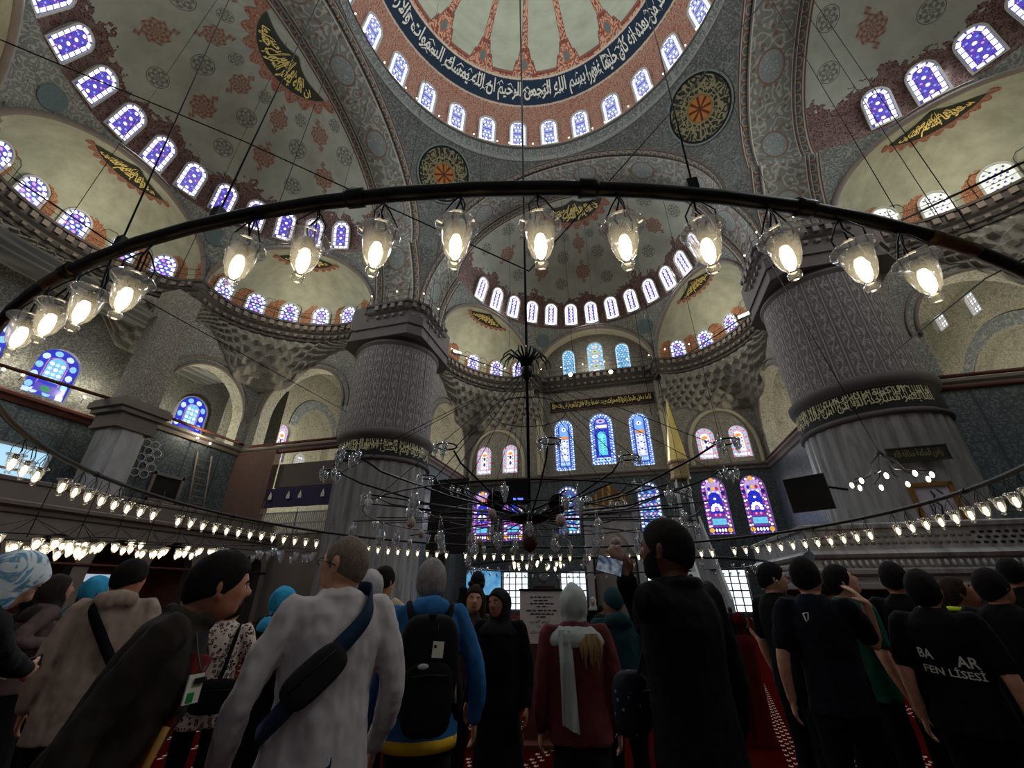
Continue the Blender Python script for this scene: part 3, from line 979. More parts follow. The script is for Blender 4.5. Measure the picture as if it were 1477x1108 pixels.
# marble column piers at the side vertices
for sg, nm in ((-1, 'left'), (1, 'right')):
    for e, en in ((1, 'towards the qibla'), (-1, 'at the rear')):
        root = empty('column', (sg * 24.5, e * 5.0, 0), 0, 'pale square marble column on the %s side %s' % (nm, en), 'column', kind='structure')
        mb = MB(); c = .85
        P = [(c, -c * .6), (c, c * .6), (c * .6, c), (-c * .6, c), (-c, c * .6), (-c, -c * .6), (-c * .6, -c), (c * .6, -c)]
        for i in range(8):
            a, b = P[i], P[(i + 1) % 8]; l = sqrt((a[0] - b[0]) ** 2 + (a[1] - b[1]) ** 2)
            mb.add([(a[0], a[1], 0), (b[0], b[1], 0), (b[0], b[1], 9.3), (a[0], a[1], 9.3)], [(0, 1, 2, 3)], [(i * 1.3, 0), (i * 1.3 + l, 0), (i * 1.3 + l, 9.3), (i * 1.3, 9.3)])
        mb.build('shaft', m_marbw, root, smooth=False)
        mb = MB()
        for z, w, h in ((9.35, 2.0, .16), (9.75, 1.9, .64), (10.2, 2.3, .26), (10.5, 2.6, .34), (10.75, 2.4, .16)):
            mb.box((0, 0, z), (w, w, h))
        mb.build('capital', m_stone, root, smooth=False)
        mb = MB(); mb.box((0, 0, 14.6), (1.5, 1.5, 7.6)); mb.build('upper_pilaster', m_wallp, root, smooth=False)
# ------------------------------------------------------------------ stained glass
def glass_fn():
    m = bpy.data.materials.new('lit_stained_glass'); m.use_nodes = True
    nt = m.node_tree; b = nt.nodes['Principled BSDF']; nb = NB(nt)
    c = nb.attr('Col')
    x, y, z = nb.obj()
    n = nb.noise(nb.vec(x, y, z), 5.0, 2).step(.25, .75)
    e = nb.mix(c, (0, 0, 0, 1), (1.0 - n) * .35)
    nb.put(b.inputs['Emission Color'], e); b.inputs['Emission Strength'].default_value = 1.3
    nb.put(b.inputs['Base Color'], (.02, .02, .03, 1)); b.inputs['Roughness'].default_value = .3
    return m
m_glass = glass_fn()
def gl(r, g, b, k=1.0):
    c = lin(r, g, b); return (c[0] * k, c[1] * k, c[2] * k, 1)
WH, PAL, VIO, DVI = gl(245, 248, 255, 1.5), gl(190, 215, 255, 1.2), gl(84, 66, 178), gl(40, 26, 110)
BLU, SKY, CYN, PNK = gl(36, 44, 190), gl(120, 170, 240, 1.1), gl(90, 200, 225, 1.1), gl(226, 150, 215)
YEL, RED, GRN, ORA, TEA = gl(240, 190, 60), gl(190, 40, 70), gl(30, 140, 90), gl(236, 150, 60), gl(40, 120, 170)

def inset_pts(w, h, d, step, phase=.5, closed=True):
    """points (with tangent) on an arched outline inset by d"""
    W = w - 2 * d; H = h - 2 * d; r = W / 2
    P = [(-r, d), (r, d)] + [(r * cos(pi * k / 16), d + H - r + r * sin(pi * k / 16)) for k in range(17)]
    P.append(P[0])
    P = [V3((p[0], p[1], 0)) for p in P]
    return along(P, step)
class Pane(MB):
    def __init__(s, w, h, bg):
        super().__init__(); s.w = w; s.h = h; s.z = 0.0
        s.poly([(p[0], p[1], 0) for p in arch_poly(0, 0, w, h, 12)], col=bg)
    def disc(s, x, y, rx, ry, col, n=8, a=0):
        s.z += .0006
        P = []
        for k in range(n):
            t = 2 * pi * k / n; px, py = rx * cos(t), ry * sin(t)
            P.append((x + px * cos(a) - py * sin(a), y + px * sin(a) + py * cos(a), s.z))
        s.poly(P, col=col)
    def rect(s, x, y, w, h, col, a=0): 
        s.z += .0006
        P = []
        for px, py in ((-w / 2, -h / 2), (w / 2, -h / 2), (w / 2, h / 2), (-w / 2, h / 2)):
            P.append((x + px * cos(a) - py * sin(a), y + px * sin(a) + py * cos(a), s.z))
        s.poly(P, col=col)
    def arch(s, cx, y0, w, h, col):
        s.z += .0006
        s.poly([(p[0], p[1], s.z) for p in arch_poly(cx, y0, w, h, 10)], col=col)
    def border(s, d, step, lw, lh, col, alt=None, disc=False):
        for k, (p, t) in enumerate(inset_pts(s.w, s.h, d, step)):
            c = col if (alt is None or k % 2 == 0) else alt
            a = atan2(t.y, t.x)
            if disc: s.disc(p.x, p.y, lw / 2, lh / 2, c, 8, a)
            else: s.rect(p.x, p.y, lw, lh, c, a)

def pane(kind, w, h):
    if kind == 'drum':
        p = Pane(w, h, VIO)
        p.border(.1 * w, .30 * w, .25 * w, .16 * w, WH)
        p.border(.23 * w, .30 * w, .07 * w, .06 * w, PNK, DVI, True)
        n = 4
        for k in range(n):
            y = h * (.17 + .66 * k / (n - 1)); p.disc(0, y, .085 * w, .08 * w, WH)
            if k < n - 1:
                for sx in (-1, 1): p.disc(sx * .17 * w, y + .11 * h, .05 * w, .05 * w, PNK if k % 2 else SKY)
    elif kind == 'drum2':
        p = Pane(w, h, gl(150, 160, 215))
        p.border(.1 * w, .26 * w, .21 * w, .14 * w, WH)
        for k in range(7):
            y = h * (.1 + .8 * k / 6)
            for sx in ((-.2, .0, .2) if k % 2 else (-.12, .12)): p.disc(sx * w, y, .075 * w, .06 * w, WH if (k % 3) else VIO)
            for sx in ((-.1, .1) if k % 2 else (-.25, .25)): p.disc(sx * w, y, .05 * w, .05 * w, DVI)
    elif kind == 'slim':
        p = Pane(w, h, WH)
        p.arch(0, .12 * h, .5 * w, .8 * h, VIO)
        for k in range(5):
            y = h * (.2 + .62 * k / 4); p.disc(0, y, .15 * w, .14 * w, WH); p.disc(0, y, .075 * w, .07 * w, PNK)
        p.border(.13 * w, .34 * w, .06 * w, .1 * w, VIO)
    elif kind == 'hexa':
        p = Pane(w, h, gl(74, 70, 190))
        p.border(.1 * w, .27 * w, .2 * w, .16 * w, WH)
        for j in range(6):
            for i in range(3):
                x = (i - 1 + (.5 if j % 2 else 0)) * .24 * w; y = h * (.14 + .125 * j)
                if abs(x) < .33 * w: p.disc(x, y, .09 * w, .08 * w, (WH, PAL, PNK)[(i + j) % 3], 6)
    elif kind == 'lattice':
        p = Pane(w, h, gl(225, 228, 215, 1.1))
        for j in range(7):
            for i in range(4):
                x = (i - 1.5 + (.5 if j % 2 else 0)) * .2 * w; y = h * (.1 + .12 * j)
                if abs(x) < .36 * w: p.disc(x, y, .055 * w, .045 * w, DVI if (i + j) % 2 else VIO, 5, .5 * i)
    elif kind in ('qside', 'qmid'):
        p = Pane(w, h, gl(60, 84, 196))
        p.border(.06 * w, .12 * w, .09 * w, .085 * w, gl(150, 215, 235, 1.2), WH, True)
        p.border(.15 * w, .12 * w, .075 * w, .08 * w, PAL, SKY, True)
        p.border(.225 * w, .2 * w, .17 * w, .03 * w, DVI)
        if kind == 'qside':
            p.arch(0, .66 * h, .46 * w, .27 * h, SKY); p.disc(0, .80 * h, .12 * w, .12 * w, WH); p.disc(0, .80 * h, .05 * w, .06 * w, BLU)
            p.rect(0, .635 * h, .46 * w, .05 * h, ORA); p.rect(0, .39 * h, .46 * w, .42 * h, gl(205, 215, 245, 1.1))
            for k in range(3):
                y = h * (.26 + .13 * k)
                p.disc(0, y, .13 * w, .035 * h, WH); p.disc(0, y + .045 * h, .05 * w, .016 * h, DVI)
                for sx in (-1, 1): p.disc(sx * .14 * w, y + .03 * h, .07 * w, .012 * h, BLU, 6, sx * .6); p.disc(sx * .15 * w, y - .02 * h, .05 * w, .014 * h, SKY, 6, -sx * .6)
            p.rect(0, .13 * h, .5 * w, .08 * h, SKY)
            for k in range(4): p.disc((-.18 + .12 * k) * w, .13 * h, .045 * w, .02 * h, PAL)
        else:
            p.rect(0, .41 * h, .52 * w, .54 * h, BLU); p.arch(0, .18 * h, .36 * w, .46 * h, CYN)
            p.arch(0, .25 * h, .22 * w, .34 * h, gl(120, 225, 225, 1.1))
            for k in range(6):
                for sx in (-1, 1): p.disc(sx * .07 * w, h * (.27 + .045 * k), .05 * w, .01 * h, TEA, 6, sx * .5)
            p.rect(0, .735 * h, .5 * w, .06 * h, gl(235, 225, 235, 1.2)); p.disc(0, .84 * h, .2 * w, .045 * h, gl(214, 190, 240)); p.disc(0, .84 * h, .08 * w, .02 * h, BLU)
            p.rect(0, .1 * h, .56 * w, .07 * h, PAL)
            for k in range(4): p.disc((-.2 + .13 * k) * w, .1 * h, .05 * w, .018 * h, GRN if k % 2 else BLU)
    elif kind == 'rose':
        p = Pane(w, h, gl(214, 190, 214, 1.0))
        p.border(.09 * w, .2 * w, .14 * w, .11 * w, CYN, gl(226, 110, 130), True)
        p.border(.2 * w, .16 * w, .13 * w, .02 * w, gl(150, 60, 90))
        p.arch(0, .2 * h, .5 * w, .62 * h, gl(240, 232, 225, 1.2))
        p.disc(0, .7 * h, .17 * w, .05 * h, ORA); p.disc(0, .56 * h, .08 * w, .06 * h, DVI); p.disc(0, .36 * h, .08 * w, .07 * h, BLU)
        for sx in (-1, 1):
            for k in range(4): p.disc(sx * .15 * w, h * (.3 + .1 * k), .06 * w, .02 * h, (PNK, YEL, TEA, RED)[k], 6, sx * .6)
        p.rect(0, .1 * h, .46 * w, .07 * h, WH)
        for sx in (-1, 1): p.rect(sx * .34 * w, .1 * h, .1 * w, .06 * h, WH)
    elif kind in ('low', 'lowc'):
        p = Pane(w, h, gl(110, 60, 150) if kind == 'low' else gl(70, 90, 150))
        if kind == 'low':
            p.border(.09 * w, .17 * w, .1 * w, .1 * w, WH, PNK, True); p.border(.17 * w, .17 * w, .07 * w, .06 * w, RED, WH, True)
            p.rect(0, .53 * h, .54 * w, .42 * h, BLU); p.arch(0, .62 * h, .6 * w, .33 * h, gl(190, 160, 215))
            for sx in (-1, 0, 1): p.disc(sx * .16 * w, .8 * h, .07 * w, .035 * h, (BLU, YEL, RED)[sx + 1]); p.disc(sx * .17 * w, .72 * h, .06 * w, .03 * h, WH)
            p.arch(0, .34 * h, .5 * w, .4 * h, BLU)
            for k in range(7):
                a = pi * k / 6; p.disc(.17 * w * cos(a), .42 * h + .09 * h * sin(a), .085 * w, .028 * h, WH, 6, a)
            for k in range(5): p.disc((-.18 + .09 * k) * w, .34 * h, .045 * w, .024 * h, PNK if k % 2 else RED)
            p.disc(0, .43 * h, .07 * w, .03 * h, PNK); p.disc(0, .62 * h, .06 * w, .02 * h, WH)
            p.rect(0, .22 * h, .56 * w, .1 * h, CYN)
            for k in range(5): p.disc((-.22 + .11 * k) * w, .22 * h, .04 * w, .025 * h, SKY)
            p.rect(0, .075 * h, .9 * w, .1 * h, DVI)
            for k in range(4): p.disc((-.18 + .12 * k) * w, .075 * h, .045 * w, .03 * h, WH)
            for x, y in ((-.36, .075), (.36, .075), (0, .955)): p.disc(x * w, y * h, .1 * w, .042 * h, YEL); p.disc(x * w, y * h, .045 * w, .018 * h, ORA)
            for sx in (-1, 1): p.disc(sx * .38 * w, .72 * h, .09 * w, .04 * h, DVI)
        else:
            p.border(.09 * w, .17 * w, .11 * w, .11 * w, WH, gl(230, 215, 190), True)
            for j in range(11):
                for i in range(4): 
                    q = (i * 3 + j * 5) % 6
                    p.disc((i - 1.5 + (.5 if j % 2 else 0)) * .17 * w, h * (.16 + .062 * j), .075 * w, .022 * h, (PAL, SKY, CYN, PNK, WH, BLU)[q], 6, .6 if j % 2 else -.6)
            p.rect(0, .11 * h, .6 * w, .07 * h, CYN)
    elif kind == 'blue':
        p = Pane(w, h, gl(96, 150, 196))
        for j in range(12):
            for i in range(4): p.disc((i - 1.5 + (.5 if j % 2 else 0)) * .22 * w, h * (.06 + .078 * j), .085 * w, .03 * h, PAL if (i + j) % 3 else CYN, 4)
        p.border(.06 * w, .2 * w, .15 * w, .08 * w, gl(190, 225, 240, 1.2))
    elif kind == 'pale':
        p = Pane(w, h, gl(150, 176, 196))
        p.border(.08 * w, .17 * w, .13 * w, .1 * w, PAL, CYN)
        for k in range(6):
            y = h * (.12 + .15 * k); p.disc(0, y, .2 * w, .05 * h, (WH, gl(226, 216, 150), PAL)[k % 3], 10); p.disc(0, y, .1 * w, .026 * h, (SKY, GRN, ORA)[k % 3], 8)
            for sx in (-1, 1): p.disc(sx * .28 * w, y + .06 * h, .07 * w, .03 * h, (YEL, PAL, CYN)[k % 3], 6)
    elif kind == 'sideblue':
        p = Pane(w, h, BLU)
        p.border(.13 * w, .30 * w, .2 * w, .17 * w, PAL, gl(130, 190, 235, 1.2), True)
        p.border(.26 * w, .2 * w, .19 * w, .03 * w, gl(190, 120, 180))
        p.arch(0, .32 * h, .42 * w, .5 * h, gl(120, 190, 225, 1.1))
        for j in range(4):
            for i in range(3): p.disc((i - 1) * .13 * w, h * (.38 + .1 * j), .055 * w, .04 * h, WH if (i + j) % 2 else PAL, 6)
        p.rect(0, .17 * h, .5 * w, .16 * h, gl(90, 70, 180)); p.disc(0, .17 * h, .12 * w, .06 * h, GRN)
        for sx in (-1, 1): p.rect(sx * .38 * w, .06 * h, .17 * w, .1 * h, PAL)
    elif kind == 'white':
        p = Pane(w, h, gl(150, 150, 150))
        for j in range(8):
            for i in range(4): p.disc((i - 1.5) * .21 * w, h * (.07 + .11 * j), .085 * w, .042 * h, WH if (i * j) % 3 else gl(200, 180, 160), 4, .78)
    return p
WCOUNT = [0]
PROTO = {}
def win_meshes(kind, w, h, fr):
    key = (kind, w, h, fr)
    if key not in PROTO:
        pm = pane(kind, w, h)
        po = pm.build('pane', m_glass, link=False, smooth=False)
        mb = MB()
        o = arch_poly(0, -fr, w + 2 * fr, h + 2 * fr, 12); i_ = arch_poly(0, 0, w, h, 12)
        n = len(o); z = .1 if fr > .05 else .03
        for k in range(n):
            a, b, c, d = o[k], o[(k + 1) % n], i_[(k + 1) % n], i_[k]
            mb.add([(a[0], a[1], z), (b[0], b[1], z), (c[0], c[1], z), (d[0], d[1], z)], [(0, 1, 2, 3)])
            mb.add([(a[0], a[1], -.12), (b[0], b[1], -.12), (b[0], b[1], z), (a[0], a[1], z)], [(0, 1, 2, 3)])
            mb.add([(d[0], d[1], z), (c[0], c[1], z), (c[0], c[1], -.05), (d[0], d[1], -.05)], [(0, 1, 2, 3)])
        fo = mb.build('frame', m_frame, link=False, smooth=False)
        PROTO[key] = (fo.data, po.data)
        bpy.data.objects.remove(po); bpy.data.objects.remove(fo)
    return PROTO[key]
def window(kind, w, h, M, label, fr=.1):
    WCOUNT[0] += 1
    fm, pm = win_meshes(kind, w, h, fr)
    o = bpy.data.objects.new('window_%d' % WCOUNT[0], fm); COL.objects.link(o); o.matrix_world = M
    tag(o, label, 'window', kind='structure')
    p = bpy.data.objects.new('pane', pm); COL.objects.link(p); p.parent = o; p.location = (0, 0, .02)
    return o
def surf_matrix(p, nrm, up, h):
    """window standing on a curved shell: centre p, inward normal nrm"""
    z = V3(nrm).normalized(); y = (V3(up) - z * V3(up).dot(z)).normalized(); x = y.cross(z)
    m = Matrix((x, y, z)).transposed().to_4x4(); m.translation = p - y * (h / 2) + z * .1
    return m
UP = V3((0, 0, 1))
# drum of the main dome
k = 0
for i in range(-8, 8):
    a = radians(108.5 + 12.857 * i)
    if not radians(8) < a < radians(192): continue
    k += 1
    b = radians(6.6)
    p = V3((DR * cos(a) * cos(b), DR * sin(a) * cos(b), DZ + DH * sin(b)))
    n = V3((-cos(a) * cos(b) / DR, -sin(a) * cos(b) / DR, -sin(b) / DH))
    window('drum2', 1.3, 2.6, surf_matrix(p, n, UP, 2.6), 'pale stained window in the drum of the central dome, %s from the right' % ordinal(k))
# half domes
HW = {'front': ('slim', range(-6, 7), 'qibla'), 'left': ('drum', range(-6, 7), 'left'), 'right': ('drum', range(-6, 7), 'right')}
for s_, ang in (('front', 0), ('left', pi / 2), ('right', -pi / 2)):
    kind, rg, nm = HW[s_]
    for i in rg:
        th = radians(1.8 + 11.9 * i); ph = radians(13.2)
        if s_ == 'left' and i < -4 or s_ == 'right' and i > 1: continue
        p = rot2((RR * sin(th) * cos(ph), D_ + RR * cos(th) * cos(ph), RZ + RH * sin(ph)), ang)
        n = rot2((-sin(th) * cos(ph) / RR, -cos(th) * cos(ph) / RR, -sin(ph) / RH), ang)
        window(kind, 1.15, 2.15, surf_matrix(p, n, UP, 2.15), '%s arched window at the foot of the %s half dome, %s from its left end' % ('violet and white' if kind == 'drum' else 'slim white and violet', nm, ordinal(i + 7)))
# niche half domes
EXW = [(0, 0, 'left qibla niche', (8, 36, 65), 'hexa'), (0, 2, 'right qibla niche', (-60, -30, -1), 'hexa'),
       (pi / 2, 2, 'front left niche', (-66, -37, -11, 14, 40), 'hexa'), (pi / 2, 1, 'middle left niche', (-48, -23, 1, 27, 53), 'hexa'),
       (-pi / 2, 0, 'front right niche', (-66, -39, -13, 13, 40), 'lattice')]
for ang, ki, nm, ths, kind in EXW:
    mid, n0 = ex_frames()[ki]; t = V3((n0.y, -n0.x, 0))
    for i, td in enumerate(ths):
        th = radians(td); ph = radians(11.5)
        p = ex_pt(mid, n0, th, ph)
        nn = -(t * (sin(th) * cos(ph) / EXH) + n0 * (cos(th) * cos(ph) / EXD) + V3((0, 0, sin(ph) / EXZ)))
        window(kind, 1.2, 1.75, surf_matrix(rot2(p, ang), rot2(nn, ang), UP, 1.75), 'stained window at the foot of the %s dome, %s from its left' % (nm, ordinal(i + 1)))
# qibla wall
QN = {'qside': 'tall blue stained window with an orange panel', 'rose': 'pink and cyan stained window under a raised arch', 'lowc': 'pale stained window of the lower row beside the prayer niche',
      'low': 'purple and white stained window with yellow rosettes', 'qmid': 'large blue stained window with a cyan niche pattern', 'blue': 'pale blue lattice window in the lunette', 'pale': 'middle window of the lunette'}
QW.sort()
for x, z, w, h, kind in QW:
    sib = [q[0] for q in QW if q[4] == kind]
    r = '' if len(sib) == 1 else ', %s of %d from the left' % (ordinal(sib.index(x) + 1), len(sib))
    m = plane_map((x, YQ + .24, z), X, -Y)
    window(kind, w, h, m, QN[kind] + r, fr=.05)
for sg, w in SIDEWIN:
    if sg == -1:
        i = [q[1][0] for q in SIDEWIN if q[0] == -1].index(w[0])
        window('sideblue', w[2], w[3], plane_map((sg * 28.05, w[0], w[1]), Y, X), 'blue bordered window in the left side wall, %s from the rear' % ordinal(i + 1), fr=.02)
for i, (sg, w) in enumerate(BAYWIN):
    window('rose' if sg < 0 else 'white', w[2], w[3], plane_map((sg * 26.5, w[0], w[1]), Y * -sg, -X * sg), 'multicoloured window inside the bright left corner bay' if sg < 0 else 'small bright high window in the right corner bay, the %s one' % ('lower', 'upper')[i % 2], fr=.02)
# window seen through the left side arch, in the outer gallery wall
p = on_plane(262, 632, 0, -30.4)
window('sideblue', 2.3, 3.2, plane_map((-30.35, p.y, p.z + .1), Y, X), 'blue bordered window in the outer wall behind the left side arch')
window('white', 1.3, 2.5, plane_map((-27.0, 20.6, 10.4), Y, X), 'white traceried window in the niche of the left corner bay', fr=.05)
# daylight windows at floor level: iron grids
m_day = mat('daylight', lin(220, 235, 245), emit=(.82, .93, 1, 1), estr=1.35)
for i, (x, z, w, h) in enumerate(QG):
    WCOUNT[0] += 1
    mb = MB()
    for k in range(5): mb.box((-w / 2 + w * k / 4, h / 2, 0), (.07 if k % 4 else .12, h, .06))
    for k in range(7): mb.box((0, h * k / 6, 0), (w, .06 if k % 6 else .12, .06))
    mb.box((0, h * .5, 0.01), (w, .1, .07))
    o = mb.build('window_%d' % WCOUNT[0], m_dstone, smooth=False); o.matrix_world = plane_map((x, YQ + .22, z), X, -Y)
    tag(o, 'bright gridded daylight window at floor level, %s of five from the left' % ordinal(i + 1), 'window', kind='structure')
    mb = MB(); mb.poly([(-w / 2, 0, -.08), (w / 2, 0, -.08), (w / 2, h, -.08), (-w / 2, h, -.08)])
    mb.build('pane', m_day, o)
# ------------------------------------------------------------------ inscriptions
AR = {  # letter: (isolated, final, initial, medial)
 'ئ': (0xFE89, 0xFE8A, 0xFE8B, 0xFE8C), 'ء': (0xFE80, 0xFE80, 0, 0), 'أ': (0xFE83, 0xFE84, 0, 0),
 'ئ': (0xFE89, 0xFE8A, 0xFE8B, 0xFE8C), 'ء': (0xFE80, 0xFE80, 0, 0), 'أ': (0xFE83, 0xFE84, 0, 0), 'ا': (0xFE8D, 0xFE8E, 0, 0), 'ب': (0xFE8F, 0xFE90, 0xFE91, 0xFE92), 'ة': (0xFE93, 0xFE94, 0, 0), 'ت': (0xFE95, 0xFE96, 0xFE97, 0xFE98),
 'ث': (0xFE99, 0xFE9A, 0xFE9B, 0xFE9C), 'ج': (0xFE9D, 0xFE9E, 0xFE9F, 0xFEA0), 'ح': (0xFEA1, 0xFEA2, 0xFEA3, 0xFEA4), 'خ': (0xFEA5, 0xFEA6, 0xFEA7, 0xFEA8),
 'د': (0xFEA9, 0xFEAA, 0, 0), 'ذ': (0xFEAB, 0xFEAC, 0, 0), 'ر': (0xFEAD, 0xFEAE, 0, 0), 'ز': (0xFEAF, 0xFEB0, 0, 0), 'س': (0xFEB1, 0xFEB2, 0xFEB3, 0xFEB4),
 'ش': (0xFEB5, 0xFEB6, 0xFEB7, 0xFEB8), 'ص': (0xFEB9, 0xFEBA, 0xFEBB, 0xFEBC), 'ض': (0xFEBD, 0xFEBE, 0xFEBF, 0xFEC0), 'ط': (0xFEC1, 0xFEC2, 0xFEC3, 0xFEC4),
 'ع': (0xFEC9, 0xFECA, 0xFECB, 0xFECC), 'غ': (0xFECD, 0xFECE, 0xFECF, 0xFED0), 'ف': (0xFED1, 0xFED2, 0xFED3, 0xFED4), 'ق': (0xFED5, 0xFED6, 0xFED7, 0xFED8),
 'ك': (0xFED9, 0xFEDA, 0xFEDB, 0xFEDC), 'ل': (0xFEDD, 0xFEDE, 0xFEDF, 0xFEE0), 'م': (0xFEE1, 0xFEE2, 0xFEE3, 0xFEE4), 'ن': (0xFEE5, 0xFEE6, 0xFEE7, 0xFEE8),
 'ه': (0xFEE9, 0xFEEA, 0xFEEB, 0xFEEC), 'و': (0xFEED, 0xFEEE, 0, 0), 'ى': (0xFEEF, 0xFEF0, 0, 0), 'ي': (0xFEF1, 0xFEF2, 0xFEF3, 0xFEF4)}
def shape_ar(t):
    out = []
    for wd in t.split(' '):
        g = ''; i = 0; prev = False
        while i < len(wd):
            c = wd[i]
            if c == 'ل' and i + 1 < len(wd) and wd[i + 1] == 'ا':
                g += chr(0xFEFC if prev else 0xFEFB); prev = False; i += 2; continue
            iso, fin, ini, med = AR[c]
            nxt = i + 1 < len(wd)
            if nxt and ini: g += chr(med if prev else ini); prev = True
            else: g += chr(fin if prev else iso); prev = False
            i += 1
        out.append(g[::-1])
    return ' '.join(reversed(out))
TXT = {}
def text_mesh(s, bold=0.0):
    """flat filled lettering from the built-in font: verts, faces, width, (ymin, ymax)"""
    k = (s, bold)
    if k in TXT: return TXT[k]
    c = bpy.data.curves.new('lettering', 'FONT'); c.body = s; c.size = 1; c.offset = bold; c.resolution_u = 2
    o = bpy.data.objects.new('lettering', c); COL.objects.link(o)
    bpy.context.view_layer.update()
    me = o.evaluated_get(bpy.context.evaluated_depsgraph_get()).to_mesh()
    v = [(p.co.x, p.co.y) for p in me.vertices]; f = [tuple(q.vertices) for q in me.polygons]
    o.evaluated_get(bpy.context.evaluated_depsgraph_get()).to_mesh_clear()
    bpy.data.objects.remove(o); bpy.data.curves.remove(c)
    x0 = min(p[0] for p in v); x1 = max(p[0] for p in v); y0 = min(p[1] for p in v); y1 = max(p[1] for p in v)
    v = [(p[0] - x0, p[1]) for p in v]
    TXT[k] = (v, f, x1 - x0, y0, y1)
    return TXT[k]
def lettering(name, s, fn, m, parent, bold=.012, mb=None):
    """fn(x 0..1, y 0..1) -> point"""
    v, f, w, y0, y1 = text_mesh(s, bold)
    b = mb or MB()
    b.add([fn(p[0] / w, (p[1] - y0) / (y1 - y0)) for p in v], f)
    if mb: return b
    return b.build(name, m, parent, smooth=False)
def sweep_strokes(mb, fn, n, seed, h=.5):
    """slanting flourish strokes between the letters"""
    r = random.Random(seed)
    for k in range(n):
        x = r.random(); y = r.uniform(.15, .8); a = r.uniform(-.4, .4); l = r.uniform(.006, .016); t = .05
        P = [(x - l, y - a * .2), (x, y + .12), (x + l, y + a * .2), (x + l * .9, y + a * .2 + t), (x, y + .12 + t * 1.3), (x - l, y - a * .2 + t * .6)]
        mb.add([fn(*p) for p in P], [(0, 1, 4, 5), (1, 2, 3, 4)])

# navy band of the great dome
T1 = 'بسم الله الرحمن الرحيم ان الله يمسك السموات والارض ان تزولا'
T2 = 'ولئن زالتا ان امسكهما من احد من بعده انه كان حليما غفورا'
def dome_pt(adeg, phi, off=.05):
    a, b = radians(adeg), radians(phi)
    r = 1 - off / 11
    return V3((DR * cos(a) * cos(b) * r, DR * sin(a) * cos(b) * r, DZ + DH * sin(b) * r))
for t, a0, a1 in ((T1, 77, 192), (T2, 3, 76)):
    mb = MB(); fn = lambda x, y: dome_pt(a1 + (a0 - a1) * x, 23.4 + 9.2 * y)
    lettering('', shape_ar(t), fn, None, None, .02, mb)
    sweep_strokes(mb, fn, 60, len(t))
    mb.build('inscription', m_white, CEIL, smooth=False)

# inscription bands of the two piers
def pier_band(root, t, t2, a0, a1, seed):
    mb = MB(); fn = lambda x, y: V3(((PR_ + .06) * cos(radians(a0 + (a1 - a0) * x)), (PR_ + .06) * sin(radians(a0 + (a1 - a0) * x)), 8.98 + .98 * y))
    lettering('', shape_ar(t), lambda x, y: fn(x, .02 + .66 * y), None, None, .004, mb)
    lettering('', shape_ar(t2), lambda x, y: fn(.01 + .98 * x, .46 + .52 * y), None, None, .004, mb)
    r = random.Random(seed)
    for k in range(70):      # tall upright strokes
        x = (k + r.random() * .8) / 70; w_ = .0011; y0 = r.uniform(.2, .45); sl = r.uniform(-.001, .001)
        mb.add([fn(x - w_, y0), fn(x + w_, y0), fn(x + w_ + sl, .97), fn(x - w_ * 1.8 + sl, .93)], [(0, 1, 2, 3)])
    sweep_strokes(mb, fn, 40, seed)
    mb.build('inscription', plain('pale_gold_letters', (186, 176, 136), .55), root, smooth=False)
pier_band(PIER['R'], 'انما يعمر مساجد الله من امن بالله واليوم الاخر واقام الصلوة', 'واتى الزكوة ولم يخش الا الله فعسى اولئك', 120, 300, 3)
pier_band(PIER['L'], 'واتى الزكوة ولم يخش الا الله فعسى اولئك ان يكونوا', 'ان يكونوا من المهتدين انما يعمر مساجد الله', 188, 372, 4)

# inscription panel on the qibla wall
mb = MB(); mb.box((.25, YQ - .06, 16.97), (9.3, .12, .92))
PAN = tag(mb.build('inscription_panel', m_black, smooth=False), 'long dark inscription panel with gold letters on the qibla wall', 'panel', kind='structure')
mb = MB(); fn = lambda x, y: V3((-4.2 + 8.9 * x, YQ - .14, 16.6 + .74 * y))
lettering('', shape_ar('كلما دخل عليها زكريا المحراب وجد عندها رزقا قال يا مريم انى لك هذا'), fn, None, None, .02, mb); sweep_strokes(mb, fn, 40, 9)
mb.build('inscription', m_gold, PAN, smooth=False)
mb = MB()
for z in (16.5, 17.44): mb.box((.25, YQ - .1, z), (9.4, .14, .07))
mb.build('panel_border', m_redb, PAN, smooth=False)

# gold crescents at the crown of the half domes and niche domes
m_crg = plain('crescent_ground', (40, 40, 28), .7, var=.3)
def crescent(root, fn, p0, p1, tmax, texts, tdeg):
    hi = lambda th: p0 + (p1 - p0) * max(0, cos(pi / 2 * th / tmax)) ** .8
    mb = MB(); mb.grid(lambda u, v: fn(-tmax + 2 * tmax * u, p0 + (hi(-tmax + 2 * tmax * u) - p0) * v, .05), 30, 4)
    o = mb.build('crescent', m_crg, root)
    mb = MB(); mb.grid(lambda u, v: fn((-tmax + 2 * tmax * u) * 1.12, p0 - (1.5 + abs(sin(u * 34)) * 3.2) * (1 - v), .03), 68, 2, lambda u, v: (u * 9, v * 1.2))
    mb.build('crescent_lace', m_lacer, root)
    mb = MB()
    for k, t in enumerate(texts):
        f2 = lambda x, y: fn(tdeg * (2 * x - 1) * (1 - .18 * k), p0 + (hi(tdeg * (2 * x - 1) * (1 - .18 * k)) - p0) * (.04 + .5 * k / len(texts) * .9 + .62 * y), .09)
        lettering('', shape_ar(t), f2, None, None, .03, mb)
    mb.build('inscription', m_gold, o, smooth=False)
m_lacer = painted('red_crown_lace', (150, 118, 96), (122, 58, 44), (150, 136, 120), 2.4, 6, .3)
